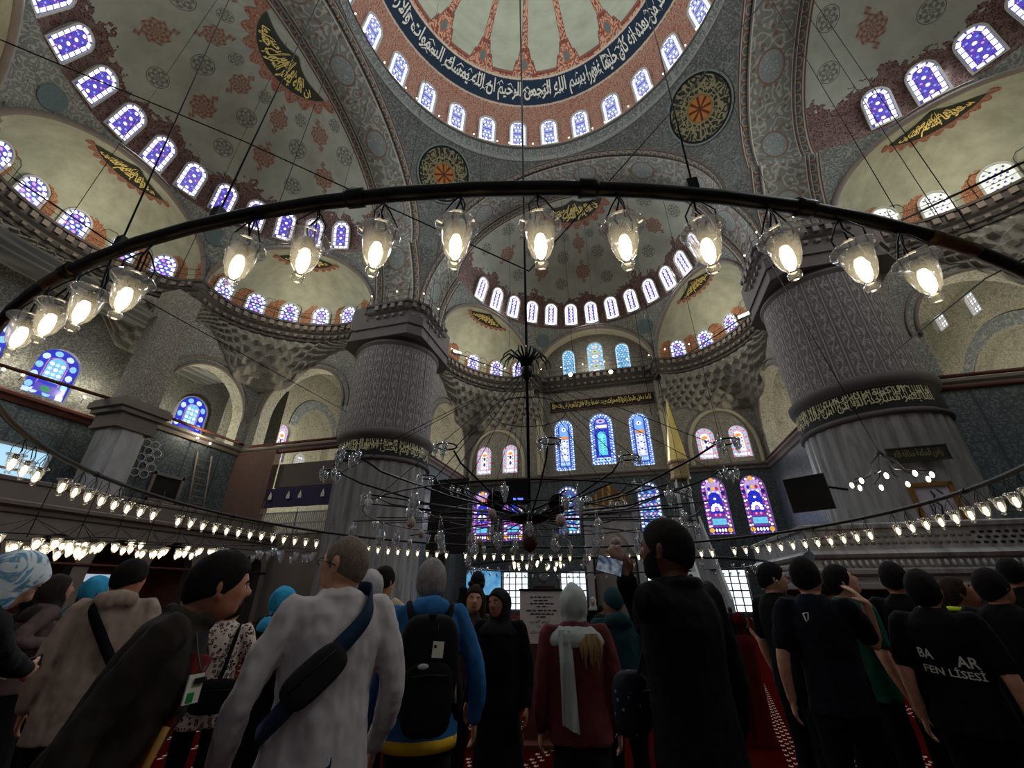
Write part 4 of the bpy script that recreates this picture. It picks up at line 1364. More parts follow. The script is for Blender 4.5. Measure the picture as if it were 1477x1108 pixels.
for s_ in ('front', 'left', 'right'):
    def fn(th, ph, off):
        th, ph = radians(th), radians(ph); r = 1 - off / 8
        return V3((RR * r * sin(th) * cos(ph), D_ + RR * r * cos(th) * cos(ph), RZ + RH * r * sin(ph)))
    crescent(HALF[s_], fn, 75.0, 87.5, 80, ('ان الله يغفر الذنوب جميعا', 'انه هو الغفور الرحيم'), 62)
for s_, ki in (('front', 0), ('front', 2), ('left', 2), ('left', 1), ('right', 0)):
    mid, n0 = ex_frames()[ki]
    def fn(th, ph, off):
        p = ex_pt(mid, n0, radians(th), radians(ph)); c = V3((mid.x, mid.y, ZK))
        return c + (p - c) * (1 - off / 5)
    crescent(HALF[s_], fn, 66, 85, 60, ('ادخلوها بسلام امنين', 'سلام عليكم طبتم'), 48)

# painted roundels of the pendentives
from mathutils.bvhtree import BVHTree
def roundel_mat():
    def fn(nb):
        u, v = nb.uv()
        r = (u * u + v * v).sqrt(); an = nb.m('ARCTAN2', v, u)
        st = ((an * 11.0 / (2 * pi) * 2.0).fract() - .5).abs()
        rad = (st < .09) * r.band(.42, .8)
        vin = scroll(nb, u, v, 4.2, 5, .2) * r.band(.36, .9)
        rg = ((r * 6.2).fract() - .5).abs() < .1
        c = nb.mix(lin(50, 52, 44), lin(150, 140, 104), rad.max(vin).max(rg * r.band(.2, .7)))
        pet = ((an * 8.0).cos() * .5 + .5)
        cc = nb.mix(lin(96, 50, 28), lin(190, 120, 62), (pet * r.step(0, .36) + .2).step(.3, .5))
        c = nb.mix(c, cc, r < .36)
        c = nb.mix(c, lin(150, 112, 70), r.band(.34, .38))
        c = nb.mix(c, lin(22, 24, 24), r > .88)
        return nb.mix(c, lin(130, 140, 132), r > .94)
    return mat('painted_roundel', fn, .85)
def surf_disc(name, objs, px, rad, m, parent=None, off=.06):
    vs = []; fs = []
    for o in objs:
        mw = Matrix.Rotation(o.parent.rotation_euler.z, 4, 'Z') if o.parent else Matrix.Identity(4)
        b = len(vs); vs += [mw @ v.co for v in o.data.vertices]; fs += [[b + i for i in p.vertices] for p in o.data.polygons]
    T = BVHTree.FromPolygons(vs, fs)
    d = ray(*px).normalized(); h = T.ray_cast(CAM, d)
    if h[0] is None: print('no hit', name, px); return None
    P, N = h[0], h[1]
    if N.dot(d) > 0: N = -N
    up = (UP - N * UP.dot(N)).normalized(); rt = up.cross(N)
    q = []; uv = []; ff = []
    for j in range(5):
        for i in range(28):
            a = 2 * pi * i / 28; s_ = rad * j / 4
            p = P + (rt * cos(a) + up * sin(a)) * s_ + N * .8
            hh = T.ray_cast(p, -N)
            p = (hh[0] if hh[0] is not None else p - N * .8) + N * off
            if parent: p = Matrix.Rotation(-parent.rotation_euler.z, 4, 'Z') @ p
            q.append(p); uv.append((cos(a) * j / 4, sin(a) * j / 4))
    for j in range(4):
        for i in range(28):
            k = (i + 1) % 28; ff.append((j * 28 + i, j * 28 + k, j * 28 + 28 + k, j * 28 + 28 + i))
    mb = MB(); mb.add(q, ff, uv)
    return mb.build(name, m, parent)
PEND = [o for o in bpy.data.objects if o.name.startswith('pendentive')]
m_rdl = roundel_mat()
for o, px, r in (('pendentive.001', (640, 252), 2.05), ('pendentive', (1010, 157), 2.1)):
    q = surf_disc('painted_roundel', PEND, px, r, m_rdl)
    if q: q.parent = bpy.data.objects[o]
for s_, px, r in (('left', (75, 141), .62), ('left', (312, 342), .62), ('front', (783, 491), .62), ('front', (931, 471), .66)):
    surf_disc('teal_disc', [c for c in HALF[s_].children if c.name.startswith('niche_pendentives')], px, r, m_teal, HALF[s_])
# ------------------------------------------------------------------ lamps
def glass_mat(name, tint, diff, gloss=.18):
    m = bpy.data.materials.new(name); m.use_nodes = True
    nt = m.node_tree; nt.nodes.clear()
    out = nt.nodes.new('ShaderNodeOutputMaterial')
    tr = nt.nodes.new('ShaderNodeBsdfTransparent'); tr.inputs[0].default_value = tint
    gl_ = nt.nodes.new('ShaderNodeBsdfGlossy'); gl_.inputs['Roughness'].default_value = .08
    df = nt.nodes.new('ShaderNodeBsdfTranslucent'); df.inputs[0].default_value = (1, .97, .9, 1)
    lw = nt.nodes.new('ShaderNodeLayerWeight'); lw.inputs[0].default_value = .35
    mr = nt.nodes.new('ShaderNodeMapRange'); mr.inputs[3].default_value = gloss * .4; mr.inputs[4].default_value = min(1, gloss * 4)
    nt.links.new(lw.outputs['Facing'], mr.inputs[0])
    a = nt.nodes.new('ShaderNodeMixShader'); a.inputs[0].default_value = diff
    nt.links.new(tr.outputs[0], a.inputs[1]); nt.links.new(df.outputs[0], a.inputs[2])
    b = nt.nodes.new('ShaderNodeMixShader')
    nt.links.new(mr.outputs[0], b.inputs[0]); nt.links.new(a.outputs[0], b.inputs[1]); nt.links.new(gl_.outputs[0], b.inputs[2])
    nt.links.new(b.outputs[0], out.inputs[0])
    return m
m_lglass = glass_mat('clear_lamp_glass', (.9, .88, .84, 1), .13)
m_cglass = glass_mat('crystal_glass', (.84, .87, .9, 1), .1, .42)
m_bulb = mat('lit_bulb', lin(255, 240, 210), emit=(1, .83, .52, 1), estr=9.0)
m_bulb2 = mat('lit_small_bulb', lin(255, 240, 210), emit=(1, .86, .6, 1), estr=7.0)
m_brass = plain('dull_brass', (96, 78, 52), .5, .6)
for m in (m_bulb, m_bulb2):
    try: m.cycles.emission_sampling = 'NONE'
    except Exception: pass
RC, RRAD = V3((-.6427, -1.0238, 0)), 7.743
def ring_pt(adeg, r=RRAD, dz=0):
    a = radians(adeg); x, y = RC.x + r * cos(a), RC.y + r * sin(a)
    return V3((x, y, 3.2 - .0129 * x - .0227 * y + dz))
ring = empty('lamp_ring', ring_pt(0, 0), 0, 'huge black iron lamp ring hung low over the visitors, its near arc crossing the picture', 'chandelier')
R0 = ring.location.copy()
L_ = lambda p: V3(p) - R0
mb = MB(); mb.tube([L_(ring_pt(a)) for a in range(0, 360, 3)], .037, 10, closed=True)
mb.build('ring_pipe', m_iron, ring)
for nm_, m_, angs, st_, rad_ in (('pipe_joint', m_iron, (-98.6, -83, -74.3, -66, -120, -150, 180, 150, 120, 90, 60, 30, 0, -30), .7, .048), ('brass_joint', m_brass, (-59.8, -100.6), 2.8, .040)):
    for a in angs:
        mb = MB(); mb.tube([L_(ring_pt(a + st_ * i / 4)) for i in range(5)], rad_, 8)
        mb.build(nm_, m_, ring)
# suspension cables of the ring: (pixel on the ring, pixel far up)
for (px, qx, top) in (((173, 365), (330, 0), 24), ((312, 322), (460, 0), 26), ((1003, 283), (931, 0), 24)):
    d = ray(*px); a0 = None
    best = min(range(0, 3600), key=lambda i: ((CAM - ring_pt(i / 10)).normalized() + d.normalized()).length)
    p = ring_pt(best / 10)
    q = at_dist(qx[0], qx[1], 1); dd = ray(*qx)
    q = CAM + dd * ((9.5 - CAM.z) / dd.z)
    mb = MB(); mb.tube([L_(p), L_(p.lerp(q, .5) + V3((.01, 0, 0))), L_(q), L_(q + (q - p) * 1.6)], .0055, 5)
    mb.box(L_(p) + V3((0, 0, .06)), (.05, .05, .07))
    mb.build('suspension_cable', m_iron, ring)

def lamp_proto():
    root = empty('glass_lamp', (0, 0, 0))
    mb = MB()
    prof = [(.016, -.505), (.028, -.497), (.03, -.478), (.02, -.462), (.026, -.45), (.046, -.42), (.060, -.37), (.067, -.32), (.071, -.285), (.076, -.272), (.097, -.266), (.101, -.257), (.097, -.249), (.078, -.252), (.068, -.266)]
    mb.lathe(prof, 20)
    mb.build('glass_shade', m_lglass, root)
    mb = MB()
    mb.lathe([(.0, -.455), (.012, -.45), (.024, -.425), (.029, -.39), (.027, -.35), (.018, -.318), (.0, -.312)], 12)
    mb.build('bulb', m_bulb, root)
    mb = MB()
    mb.lathe([(.0, -.315), (.024, -.314), (.034, -.29), (.03, -.25), (.0, -.245)], 10)
    for k in range(3):
        a = 2 * pi * k / 3 + .4
        mb.tube([(.066 * cos(a), .066 * sin(a), -.26), (.075 * cos(a), .075 * sin(a), -.18), (.03 * cos(a), .03 * sin(a), -.09), (.0, .0, -.05)], .0045, 5)
    mb.tube([(0, 0, -.28), (.02, .02, -.2), (-.015, .01, -.1), (0, 0, .0)], .006, 5)
    mb.build('hanger', m_iron, root)
    return root
LP = lamp_proto(); used = [False]
NEARA = [-99.42, -97, -94.6, -92.07, -86.84, -84.1, -81.42, -78.64, -75.77, -72.94, -70.09, -67.21, -64.26, -61.42]
DROP = [.46, .455, .45, .444, .38, .399, .403, .384, .39, .388, .38, .375, .381, .372]
def place_lamp(p, rz, label, group):
    o = LP if not used[0] else copy_tree(LP)
    used[0] = True
    o.location = p; o.rotation_euler.z = rz
    return tag(o, label, 'lamp', group)
for k, (a, d) in enumerate(zip(NEARA, DROP)):
    p = ring_pt(a); p.z -= d - .385
    place_lamp(p, a, 'big lit glass lamp under the near arc of the ring, %s from the left' % ordinal(k + 1), 'glass lamps on the near arc')
    point('lamp_light', (p.x, p.y, p.z - .4), 5, (1, .82, .56), .03)
GAPS = (3, 12, 26, 39, 52, 66, 79, 92)
n = 0
for k in range(0, 94):
    if k in GAPS: continue
    a = -134.0 - 2.645 * k
    n += 1
    place_lamp(ring_pt(a, RRAD, 0), k * 1.7, 'small lit glass lamp in the far row, %s from the left' % ordinal(n), 'glass lamps on the far arc')

# central chandelier ------------------------------------------------------------
CC = V3((-.55, -.95, 0))
ch = empty('chandelier', CC, 0, 'unlit black wire chandelier with clear glass cups in the centre, hung from a tall stem', 'chandelier')
mb = MB(); mb.tube([(0, 0, 2.55), (0, 0, 14), (0, 0, 30)], .036, 8); mb.build('stem', m_iron, ch)
mb = MB()
for k in range(18):
    a = 2 * pi * k / 18; r = random.uniform(.42, .66); h = random.uniform(.1, .34)
    mb.tube([(0.05 * cos(a), .05 * sin(a), 6.5), (.16 * cos(a), .16 * sin(a), 6.9), (r * .7 * cos(a), r * .7 * sin(a), 7.0 + h * .5), (r * cos(a), r * sin(a), 6.75 + h), (r * 1.08 * cos(a), r * 1.08 * sin(a), 6.55 + h)], [.03, .03, .026, .02, .008], 5)
mb.lathe([(.05, 6.3), (.12, 6.4), (.15, 6.6), (.09, 6.75), (.05, 6.9)], 12)
mb.build('leaf_crown', m_iron, ch)
mb = MB(); mb.tube([(.92 * cos(2 * pi * k / 40), .92 * sin(2 * pi * k / 40), 5.42) for k in range(40)], .012, 5, closed=True); mb.build('wire_hoop', m_iron, ch)
mb = MB(); mb.lathe([(0, 2.86), (.2, 2.87), (.38, 2.92), (.44, 2.98), (.38, 3.05), (.15, 3.1), (.06, 3.3)], 20); mb.build('hub', m_iron, ch)
mb = MB(); mb.lathe([(0, 2.3), (.12, 2.36), (.17, 2.48), (.13, 2.62), (.05, 2.72)], 16); mb.build('bottom_boss', plain('brown_glaze', (74, 34, 20), .35), ch)
tips = []
rr = random.Random(5)
for k in range(13):
    a = 2 * pi * (k + .35) / 13
    if cos(a + radians(77)) > .62: continue
    tips.append((4.15 + rr.uniform(-.25, .3), a, 3.78 + rr.uniform(-.15, .2), .2))
for k in range(8):
    a = 2 * pi * (k + .5) / 8; tips.append((2.35 + rr.uniform(-.2, .2), a, 3.86 + rr.uniform(-.1, .1), .19))
cups = []
for r, a, z, q in tips:
    c, s_ = cos(a), sin(a)
    mb = MB()
    mb.tube([(.3 * c, .3 * s_, 3.05), (r * .5 * c, r * .5 * s_, 3.22 + .1 * (r < 3)), (r * .85 * c, r * .85 * s_, z - .22), ((r - q) * c, (r - q) * s_, z - .03)], .02, 5)
    mb.tube([(r * c + q * cos(t * .5236), r * s_ + q * sin(t * .5236), z) for t in range(12)], .017, 5, closed=True)
    mb.tube([((r - q) * c, (r - q) * s_, z), (.12 * c, .12 * s_, 6.45)], .009, 4)
    mb.build('arm', m_iron, ch)
    for t in range(4 if r > 3 else 3):
        b = a + (t - 1.5) * 1.35
        cups.append((r * c + q * cos(b), r * s_ + q * sin(b), z - .02))
mb = MB()
for k in range(26):
    a = 2 * pi * k / 26; r = 3.3 + .25 * (k % 2)
    mb.tube([(.3 * cos(a), .3 * sin(a), 2.98), (r * cos(a), r * sin(a), 3.02 - .2 * (k % 3 == 0))], .013, 5)
    if k % 3 != 1: cups.append((r * cos(a), r * sin(a), 3.0 - .2 * (k % 3 == 0) - .1))
for r, z in ((3.4, 3.0), (1.9, 3.0)):
    mb.tube([(r * cos(2 * pi * k / 48), r * sin(2 * pi * k / 48), z) for k in range(48)], .013, 5, closed=True)
mb.build('spoke_frame', m_iron, ch)
cup0 = None
def cup_mesh():
    mb = MB(); mb.lathe([(.0, -.2), (.018, -.19), (.026, -.17), (.018, -.155), (.032, -.13), (.05, -.08), (.056, -.02), (.064, .03), (.058, .03), (.05, -.02), (.03, -.1), (.0, -.12)], 12)
    mb.lathe([(.0, .12), (.012, .1), (.02, .04), (.0, .02)], 6)
    return mb.build('glass_cup', m_cglass, ch)
def globe_mesh():
    mb = MB(); mb.lathe([(.0, -.2), (.02, -.19), (.06, -.15), (.085, -.09), (.08, -.02), (.05, .03), (.07, .06), (.064, .06), (.04, .03), (.07, -.03), (.072, -.09), (.05, -.13), (.0, -.16)], 14)
    for k in range(3):
        a = 2 * pi * k / 3; mb.tube([(.06 * cos(a), .06 * sin(a), .05), (0, 0, .3)], .003, 3)
    return mb.build('glass_globe', m_cglass, ch)
cm = cup_mesh(); gm = globe_mesh()
for k, p in enumerate(cups[:96]):
    o = cm if k == 0 else link_copy(cm, ch); o.location = V3(p); o.rotation_euler.z = k
for k in range(26):
    a = 2 * pi * k / 26 + .1; r = (3.3, 2.2, 1.3)[k % 3] + rr.uniform(-.3, .3); z = (2.72, 2.45, 2.62)[k % 3] + rr.uniform(-.15, .1)
    o = gm if k == 0 else link_copy(gm, ch); o.location = (r * cos(a), r * sin(a), z)
m_egg = plain('dusty_egg', (170, 150, 140), .6)
em = None
for k in range(12):
    a = 2 * pi * k / 12 + .4; r = 1.9 + .8 * (k % 2); z = 2.55 + .12 * (k % 3)
    if em is None:
        mb = MB(); mb.ball((0, 0, 0), (.075, .075, .095), 12, 8); mb.tube([(0, 0, .09), (0, 0, .45)], .004, 4); em = mb.build('ostrich_egg', m_egg, ch); o = em
    else: o = link_copy(em, ch)
    o.location = (r * cos(a), r * sin(a), z)
# loudspeakers and box over the chandelier hub
for px, nm in (((716, 722), 'left'), ((805, 726), 'right')):
    p = at_dist(px[0], px[1], 8.75)
    mb = MB(); rt = (CAM - p).normalized().to_track_quat('Z', 'Y').to_matrix()
    mb2 = [(0, -.2), (.14, -.18), (.2, -.05), (.2, .1), (.17, .14), (.15, .1), (0, .06)]
    mb.lathe(mb2, 20)
    mb.v = [tuple(p + rt @ V3(v)) for v in mb.v]
    sp = empty('loudspeaker', p, 0, 'round black loudspeaker on the %s side of the chandelier hub' % nm, 'loudspeaker')
    mb.v = [tuple(V3(v) - p) for v in mb.v]
    mb.build('housing', m_iron, sp)
    b2 = MB(); b2.tube([(0, 0, .1), V3((CC.x, CC.y, 3.12)) - p], .02, 6); b2.build('bracket', m_iron, sp)
p = at_dist(746, 715, 8.7)
bx = empty('monitor_box', p, .25, 'black box with a blue glowing front hung at the chandelier stem', 'box')
mb = MB(); mb.box((0, 0, .05), (.46, .3, .42)); mb.box((0, .0, .3), (.5, .34, .04)); mb.build('case', m_iron, bx, smooth=False)
mb = MB(); mb.box((.02, -.155, -.11), (.2, .02, .06)); mb.build('blue_light', mat('blue_glow', lin(40, 60, 220), emit=(.12, .2, 1, 1), estr=1.6), bx, smooth=False)
mb = MB(); mb.tube([(0, 0, .3), V3((CC.x, CC.y, 3.7)) - p], .015, 5); mb.build('bracket', m_iron, bx)

# second ring further back with unlit crystals -----------------------------------
R2 = V3((.2, 14.5, 2.72))
r2 = empty('lamp_ring', R2, 0, 'black lamp ring further back with unlit crystal drops, before the qibla wall', 'chandelier')
mb = MB(); mb.tube([(7.4 * cos(2 * pi * k / 72), 7.4 * sin(2 * pi * k / 72), 0) for k in range(72)], .05, 6, closed=True)
for k in range(6):
    a = 2 * pi * k / 6; mb.tube([(7.4 * cos(a), 7.4 * sin(a), 0), (6.6 * cos(a), 6.6 * sin(a), 12)], .012, 4)
mb.build('ring_pipe', m_iron, r2)
mb = MB(); mb.lathe([(0, -.4), (.03, -.38), (.05, -.3), (.075, -.2), (.06, -.2), (.03, -.3), (0, -.34)], 8); mb.tube([(0, 0, -.2), (0, 0, 0)], .006, 3)
cp = mb.build('crystal_drop', m_cglass, r2)
for k in range(70):
    a = 2 * pi * (k + .5) / 70
    o = cp if k == 0 else link_copy(cp, r2)
    o.location = (7.4 * cos(a), 7.4 * sin(a), 0); o.rotation_euler = (.3 * sin(k * 2.1), .3 * cos(k * 1.3), 0)

# small clusters of lit lamps under the left gallery --------------------------------
def cluster(px, d, nb_, rad, label, lit=True, seed=1, group='lit lamp clusters on the left'):
    p = at_dist(px[0], px[1], d)
    c = empty('lamp_cluster', p, 0, label, 'chandelier', group)
    r = random.Random(seed)
    mb = MB(); mb.tube([(rad * cos(.5236 * k), rad * sin(.5236 * k), .22) for k in range(12)], .015, 5, closed=True)
    mb.tube([(0, 0, .22), (0, 0, 1.7)], .01, 4)
    for k in range(4): mb.tube([(0, 0, .6), (rad * cos(1.57 * k), rad * sin(1.57 * k), .22)], .008, 4)
    mb.build('hoop', m_iron, c)
    sh = None
    for k in range(nb_):
        a = 2 * pi * k / nb_; q = (rad * cos(a), rad * sin(a), r.uniform(-.12, .1))
        if sh is None:
            mb = MB(); mb.lathe([(0, -.13), (.03, -.11), (.075, 0), (.095, .09), (.1, .12), (.09, .12), (.07, .02), (0, -.09)], 10); sh = mb.build('glass_shade', m_lglass if lit else m_cglass, c)
            if lit: mb = MB(); mb.ball((0, 0, .0), (.055, .055, .08), 8, 6); bl = mb.build('bulb', m_bulb2, c)
            o1 = sh; o2 = bl if lit else None
        else:
            o1 = link_copy(sh, c); o2 = link_copy(bl, c) if lit else None
        o1.location = q
        if o2: o2.location = q
    return c
for i, (px, nb_, rad, d) in enumerate((((30, 792), 22, .95, 13.6), ((104, 792), 7, .5, 15.5), ((160, 791), 13, .72, 17.2), ((206, 796), 5, .45, 16.0), ((250, 796), 6, .5, 17.5), ((286, 798), 10, .62, 19.2))):
    cluster(px, d, nb_, rad, 'cluster of bright little lamps under the left gallery, %s from the left' % ordinal(i + 1), True, i)
for i, (px, nb_, d) in enumerate((((362, 801), 11, 16.4), ((414, 803), 12, 17.6))):
    cluster(px, d, nb_, .85, 'cluster of unlit crystal lamps beside the left pier, the %s one' % ('left', 'right')[i], False, 20 + i, 'unlit clusters by the left pier')
cluster((775, 816), 21, 14, 1.1, 'small lit chandelier low in front of the qibla wall', True, 40, None)
# small chandelier before the right pier
p = at_dist(1283, 690, 15.2)
c = empty('branch_chandelier', p, 0, 'small lit chandelier with curved black arms before the right pier', 'chandelier')
mb = MB(); mb.tube([(0, 0, .75), (-.9, .3, 9)], .014, 5); mb.lathe([(.02, .6), (.09, .66), (.05, .74), (.02, .8)], 10)
for k in range(8):
    a = 2 * pi * k / 8; mb.tube([(0, 0, .7), (.28 * cos(a), .28 * sin(a), .45), (.4 * cos(a), .4 * sin(a), .15), (.82 * cos(a), .82 * sin(a), .02)], .016, 5)
mb.build('arm_frame', m_iron, c)
bl = None
for k in range(9):
    a = 2 * pi * k / 9; q = (.85 * cos(a), .85 * sin(a), -.08)
    if bl is None:
        mb = MB(); mb.ball((0, 0, 0), (.05, .05, .08), 8, 6); bl = mb.build('bulb', m_bulb2, c); o = bl
    else: o = link_copy(bl, c)
    o.location = q
point('branch_light', tuple(p + V3((-.2, -.3, .1))), 60, WARM if 'WARM' in globals() else (1, .8, .55), .3)

# cornice railing with its string of little lamps -----------------------------------
m_rail = plain('thin_rail_iron', (46, 42, 36), .5, .4)
mbs = MB(); mbs.ball((0, 0, 0), .055, 8, 6)
b0 = None
for sg, nm in ((1, 'left'), (-1, 'right')):
    P = SIDE if sg == 1 else mirror(SIDE)
    P = P[:118]
    N = normals2(P); s_ = CORNICE_IN if sg == 1 else -CORNICE_IN
    Q = [p + n_ * .38 * s_ + V3((0, 0, .16)) for p, n_ in zip(P, N)]
    root = empty('railing', (Q[0].x, Q[0].y, ZK), 0, 'thin iron railing with little lamps on the %s cornice walk' % nm, 'railing', kind='structure')
    o_ = V3((Q[0].x, Q[0].y, ZK))
    mb = MB()
    for z in (.5, .95): mb.tube([p + V3((0, 0, z)) - o_ for p in Q], .018, 4)
    pos = along(Q, 1.7)
    for k, (p, d) in enumerate(pos):
        q = p - o_
        mb.tube([q, q + V3((0, 0, 1.35)), q + d * .2 + V3((0, 0, 1.62)), q + d * .62 + V3((0, 0, 1.62)), q + d * .82 + V3((0, 0, 1.3))], .018, 4)
    mb.build('rail', m_rail, root)
    ps = along(Q, 2.05)[:60]
    for k, (p, d) in enumerate(ps):
        if b0 is None: b0 = mbs.build('bulb', m_bulb2, root); o = b0
        else: o = link_copy(b0, root)
        o.location = p - o_ + V3((0, 0, .9))
# little lamps round the ring of the main dome
root = empty('light_string', (0, 0, 34.1), 0, 'string of little lamps round the foot of the central dome', 'light string', kind='structure')
for k in range(40):
    a = radians(5 + 190 * k / 39)
    o = link_copy(b0, root); o.location = (11.5 * cos(a), 11.5 * sin(a), .35)
# floodlights at the qibla lunette and at the cornice ends
for i, (px, y) in enumerate((((823, 541), 24.6), ((881, 537), 24.6))):
    p = on_plane(px[0], px[1], 1, y)
    f = empty('floodlight', p, 0, 'round bright floodlight on the cornice under the lunette windows, the %s one' % ('left', 'right')[i], 'floodlight')
    mb = MB(); mb.lathe([(.0, -.1), (.2, -.1), (.26, 0), (.27, .1), (.24, .1)], 14); mb.v = [(v[0], v[2], v[1]) for v in mb.v]; mb.build('housing', m_iron, f)
    mb = MB(); mb.ball((0, -.06, 0), (.22, .08, .22), 12, 8); mb.build('lens', m_bulb, f)
    mb = MB(); mb.tube([(0, .1, 0), (0, .12, -.45), (0, .2, -.62)], .03, 5); mb.build('bracket', m_iron, f)
for i, (px, d, rz) in enumerate((((658, 509), 27.8, .9), ((1074, 456), 26.5, -.6))):
    p = at_dist(px[0], px[1], d)
    f = empty('floodlight', p, rz, 'white wall washer at the %s cornice corner over the end of a cable' % ('left', 'right')[i], 'floodlight')
    mb = MB(); mb.box((0, 0, 0), (.75, .3, .26)); mb.build('housing', m_frame, f, smooth=False)
    mb = MB(); mb.box((0, -.16, 0), (.7, .03, .22)); mb.build('lens', mat('wash_lens', lin(250, 250, 240), emit=(1, .97, .88, 1), estr=1.5), f, smooth=False)

# little lamps along the ledges of the left side, with their light
for i, (px, x_) in enumerate((((5, 533), -27.3), ((33, 541), -27.3), ((122, 573), -27.3), ((226, 611), -24.2), ((285, 632), -24.2), ((303, 640), -24.2))):
    p = on_plane(px[0], px[1], 0, x_)
    e = empty('ledge_lamp', p, 0, 'tiny warm lamp on the ledge of the left side wall, %s from the left' % ordinal(i + 1), 'lamp', 'ledge lamps on the left side')
    mb = MB(); mb.ball((0, 0, 0), .07, 8, 6); mb.build('bulb', m_bulb2, e)
    mb = MB(); mb.tube([(0, 0, -.06), (-.1, 0, -.3)], .02, 5); mb.build('stalk', m_iron, e)
    if i in (0, 2, 4): point('ledge_light', (p.x + .5, p.y, p.z + .4), 110, WARM, .2)
# ------------------------------------------------------------------ cables
m_cable = plain('black_cable', (16, 15, 14), .6)
def cable(pts, r, label, name='cable', sag=0):
    P = [V3(p) for p in pts]; o0 = P[0]
    mb = MB()
    if len(P) == 2 and sag:
        a, b = P; P = [a.lerp(b, t / 12) - V3((0, 0, 4 * sag * (t / 12) * (1 - t / 12))) for t in range(13)]
    mb.tube([p - o0 for p in P], r, 5)
    o = mb.build(name, m_cable); o.location = o0
    return tag(o, label, 'cable')
stem_top = at_dist(763, 391, 9.2)
cable([stem_top, at_dist(350, 203, 13), at_dist(0, 57, 17)], .022, 'thick black cable from the chandelier stem to the upper left', sag=0)
cable([stem_top, at_dist(990, 137, 11), at_dist(1104, -2, 14)], .022, 'thick black cable from the chandelier stem to the upper right')
cable([at_dist(18, 256, 16), at_dist(172, 358, 17), at_dist(240, 402, 18), at_dist(520, 480, 27)], .022, 'black cable across the left niche dome down to the left pier')
cable([at_dist(660, 510, 27.5), at_dist(740, 541, 28)], .04, 'black conduit running from the left wall washer to the qibla bay')
cable([at_dist(1072, 458, 26.3), at_dist(976, 521, 30)], .04, 'black conduit running from the right wall washer along the right niche')
cable([at_dist(1300, 318, 16), at_dist(1480, 232, 15)], .035, 'thick black cable across the right niche dome')
cable([at_dist(1480, 372, 8), at_dist(1421, 402, 9), at_dist(1264, 528, 17)], .014, 'thin black cable from the ring down to the right pier')
cable([at_dist(200, 428, 13), at_dist(500, 594, 18.8)], .014, 'thin black cable running down to the left pier band')
r = random.Random(11)
for i, (x, y0, y1) in enumerate(((690, 0, 300), (735, 0, 500), (860, 60, 480), (940, 100, 600), (960, 330, 600), (1130, 250, 330), (588, 60, 270), (610, 300, 560), (830, 300, 560), (1040, 400, 640), (1290, 0, 300), (1360, 130, 320), (1400, 120, 330), (90, 240, 330), (255, 230, 400), (400, 120, 300), (480, 150, 330), (640, 60, 480))):
    p = at_dist(x, y1, 13 + r.uniform(-2, 6)); p.z = max(p.z, 3.2)
    q = V3((p.x, p.y, p.z + 16))
    cable([p, q], .010, 'thin vertical suspension wire hanging from the vaults, %s of eighteen' % ordinal(i + 1), 'suspension_wire')
# red tie rods between pier and walls
def rod(a, b, r, label):
    o = MB(); a = V3(a); b = V3(b); o.tube([(0, 0, 0), b - a], r, 8)
    q = o.build('tie_rod', m_redb); q.location = a; return tag(q, label, 'tie rod', kind='structure')
for z, n_ in ((10.75, 'upper'), (10.15, 'lower')):
    rod((-23.9, XP - .1, z), (-16.2, XP - .1, z), .1, '%s red tie rod left of the left pier' % n_)
    rod((16.4, XP - .1, z), (24.6, XP - .1, z), .1, '%s red tie rod right of the right pier' % n_)
rod((-27.5, -5.6, 11.2), (-24.6, 5.2, 10.9), .09, 'red tie rod across the middle left bay')
rod((-24.4, 5.8, 10.9), (-24.4, 12.3, 10.9), .09, 'red tie rod across the left side arch')
rod((-12.3, 16.6, 10.7), (-12.3, 25.3, 10.7), .08, 'tie rod across the lit arch by the left pier')
rod((12.3, 16.6, 10.7), (12.3, 25.3, 10.7), .08, 'tie rod across the lit arch by the right pier')

# left gallery: parapet, arcade -----------------------------------------------------
GX = -20.0
ar = [(-7.4, 0, 1.75, 3.6), (-5.0, 0, 1.75, 3.6), (-2.7, 0, 1.75, 3.6), (-.4, 0, 1.75, 3.6), (1.9, 0, 1.75, 3.6), (4.2, 0, 1.75, 3.6), (6.7, 0, 2.1, 3.7), (9.2, 0, 2.1, 3.7), (11.4, 0, 1.5, 3.5)]
flat_wall('gallery_front', (GX, 0, 0), Y, X, rect_poly(-9, 0, 12.6, 4.5), [arch_poly(*q, n=16, pt=.25) for q in ar], .5, m_stone, m_dstone, 'low pointed arcade under the left gallery', 'arcade')
ledge('trim_7', [(GX, 12.6), (GX, -9)], 'projecting stone cornice of the left gallery', z=4.3, prof=((0, -.2), (.1, -.15), (.15, 0), (.34, .08), (.36, .2), (.2, .26), (0, .28)))
mb = MB()
mb.grid(lambda u, v: V3((GX - 4.8 * u, -9 + 21.6 * v, 4.4)), 1, 1)
tag(mb.build('gallery_floor', m_stone), 'floor slab of the left gallery', 'floor', kind='structure')
flat_wall('gallery_parapet', (GX - .25, 0, 0), Y, X, rect_poly(-9, 4.5, 12.6, 5.35), [], 0, m_stone, None, 'plain stone parapet of the left gallery', 'parapet')
ledge('trim_8', [(GX - .25, 12.6), (GX - .25, -9)], 'moulded top rail of the left gallery parapet', z=5.3, prof=((0, -.1), (.08, -.06), (.1, .06), (0, .1)))
flat_wall('wall_gallery_rear', (GX - 3.2, 0, 0), Y, X, rect_poly(-9, 0, 12.6, 4.4), [], 0, m_redb, None, 'dark red rear wall under the left gallery')
mb = MB(); mb.tube([(GX + .05, -9, 2.55), (GX + .05, 12.6, 2.55)], .05, 6)
tag(mb.build('tie_beam', m_redb), 'long red tie beam across the arches of the left gallery', 'tie beam', kind='structure')
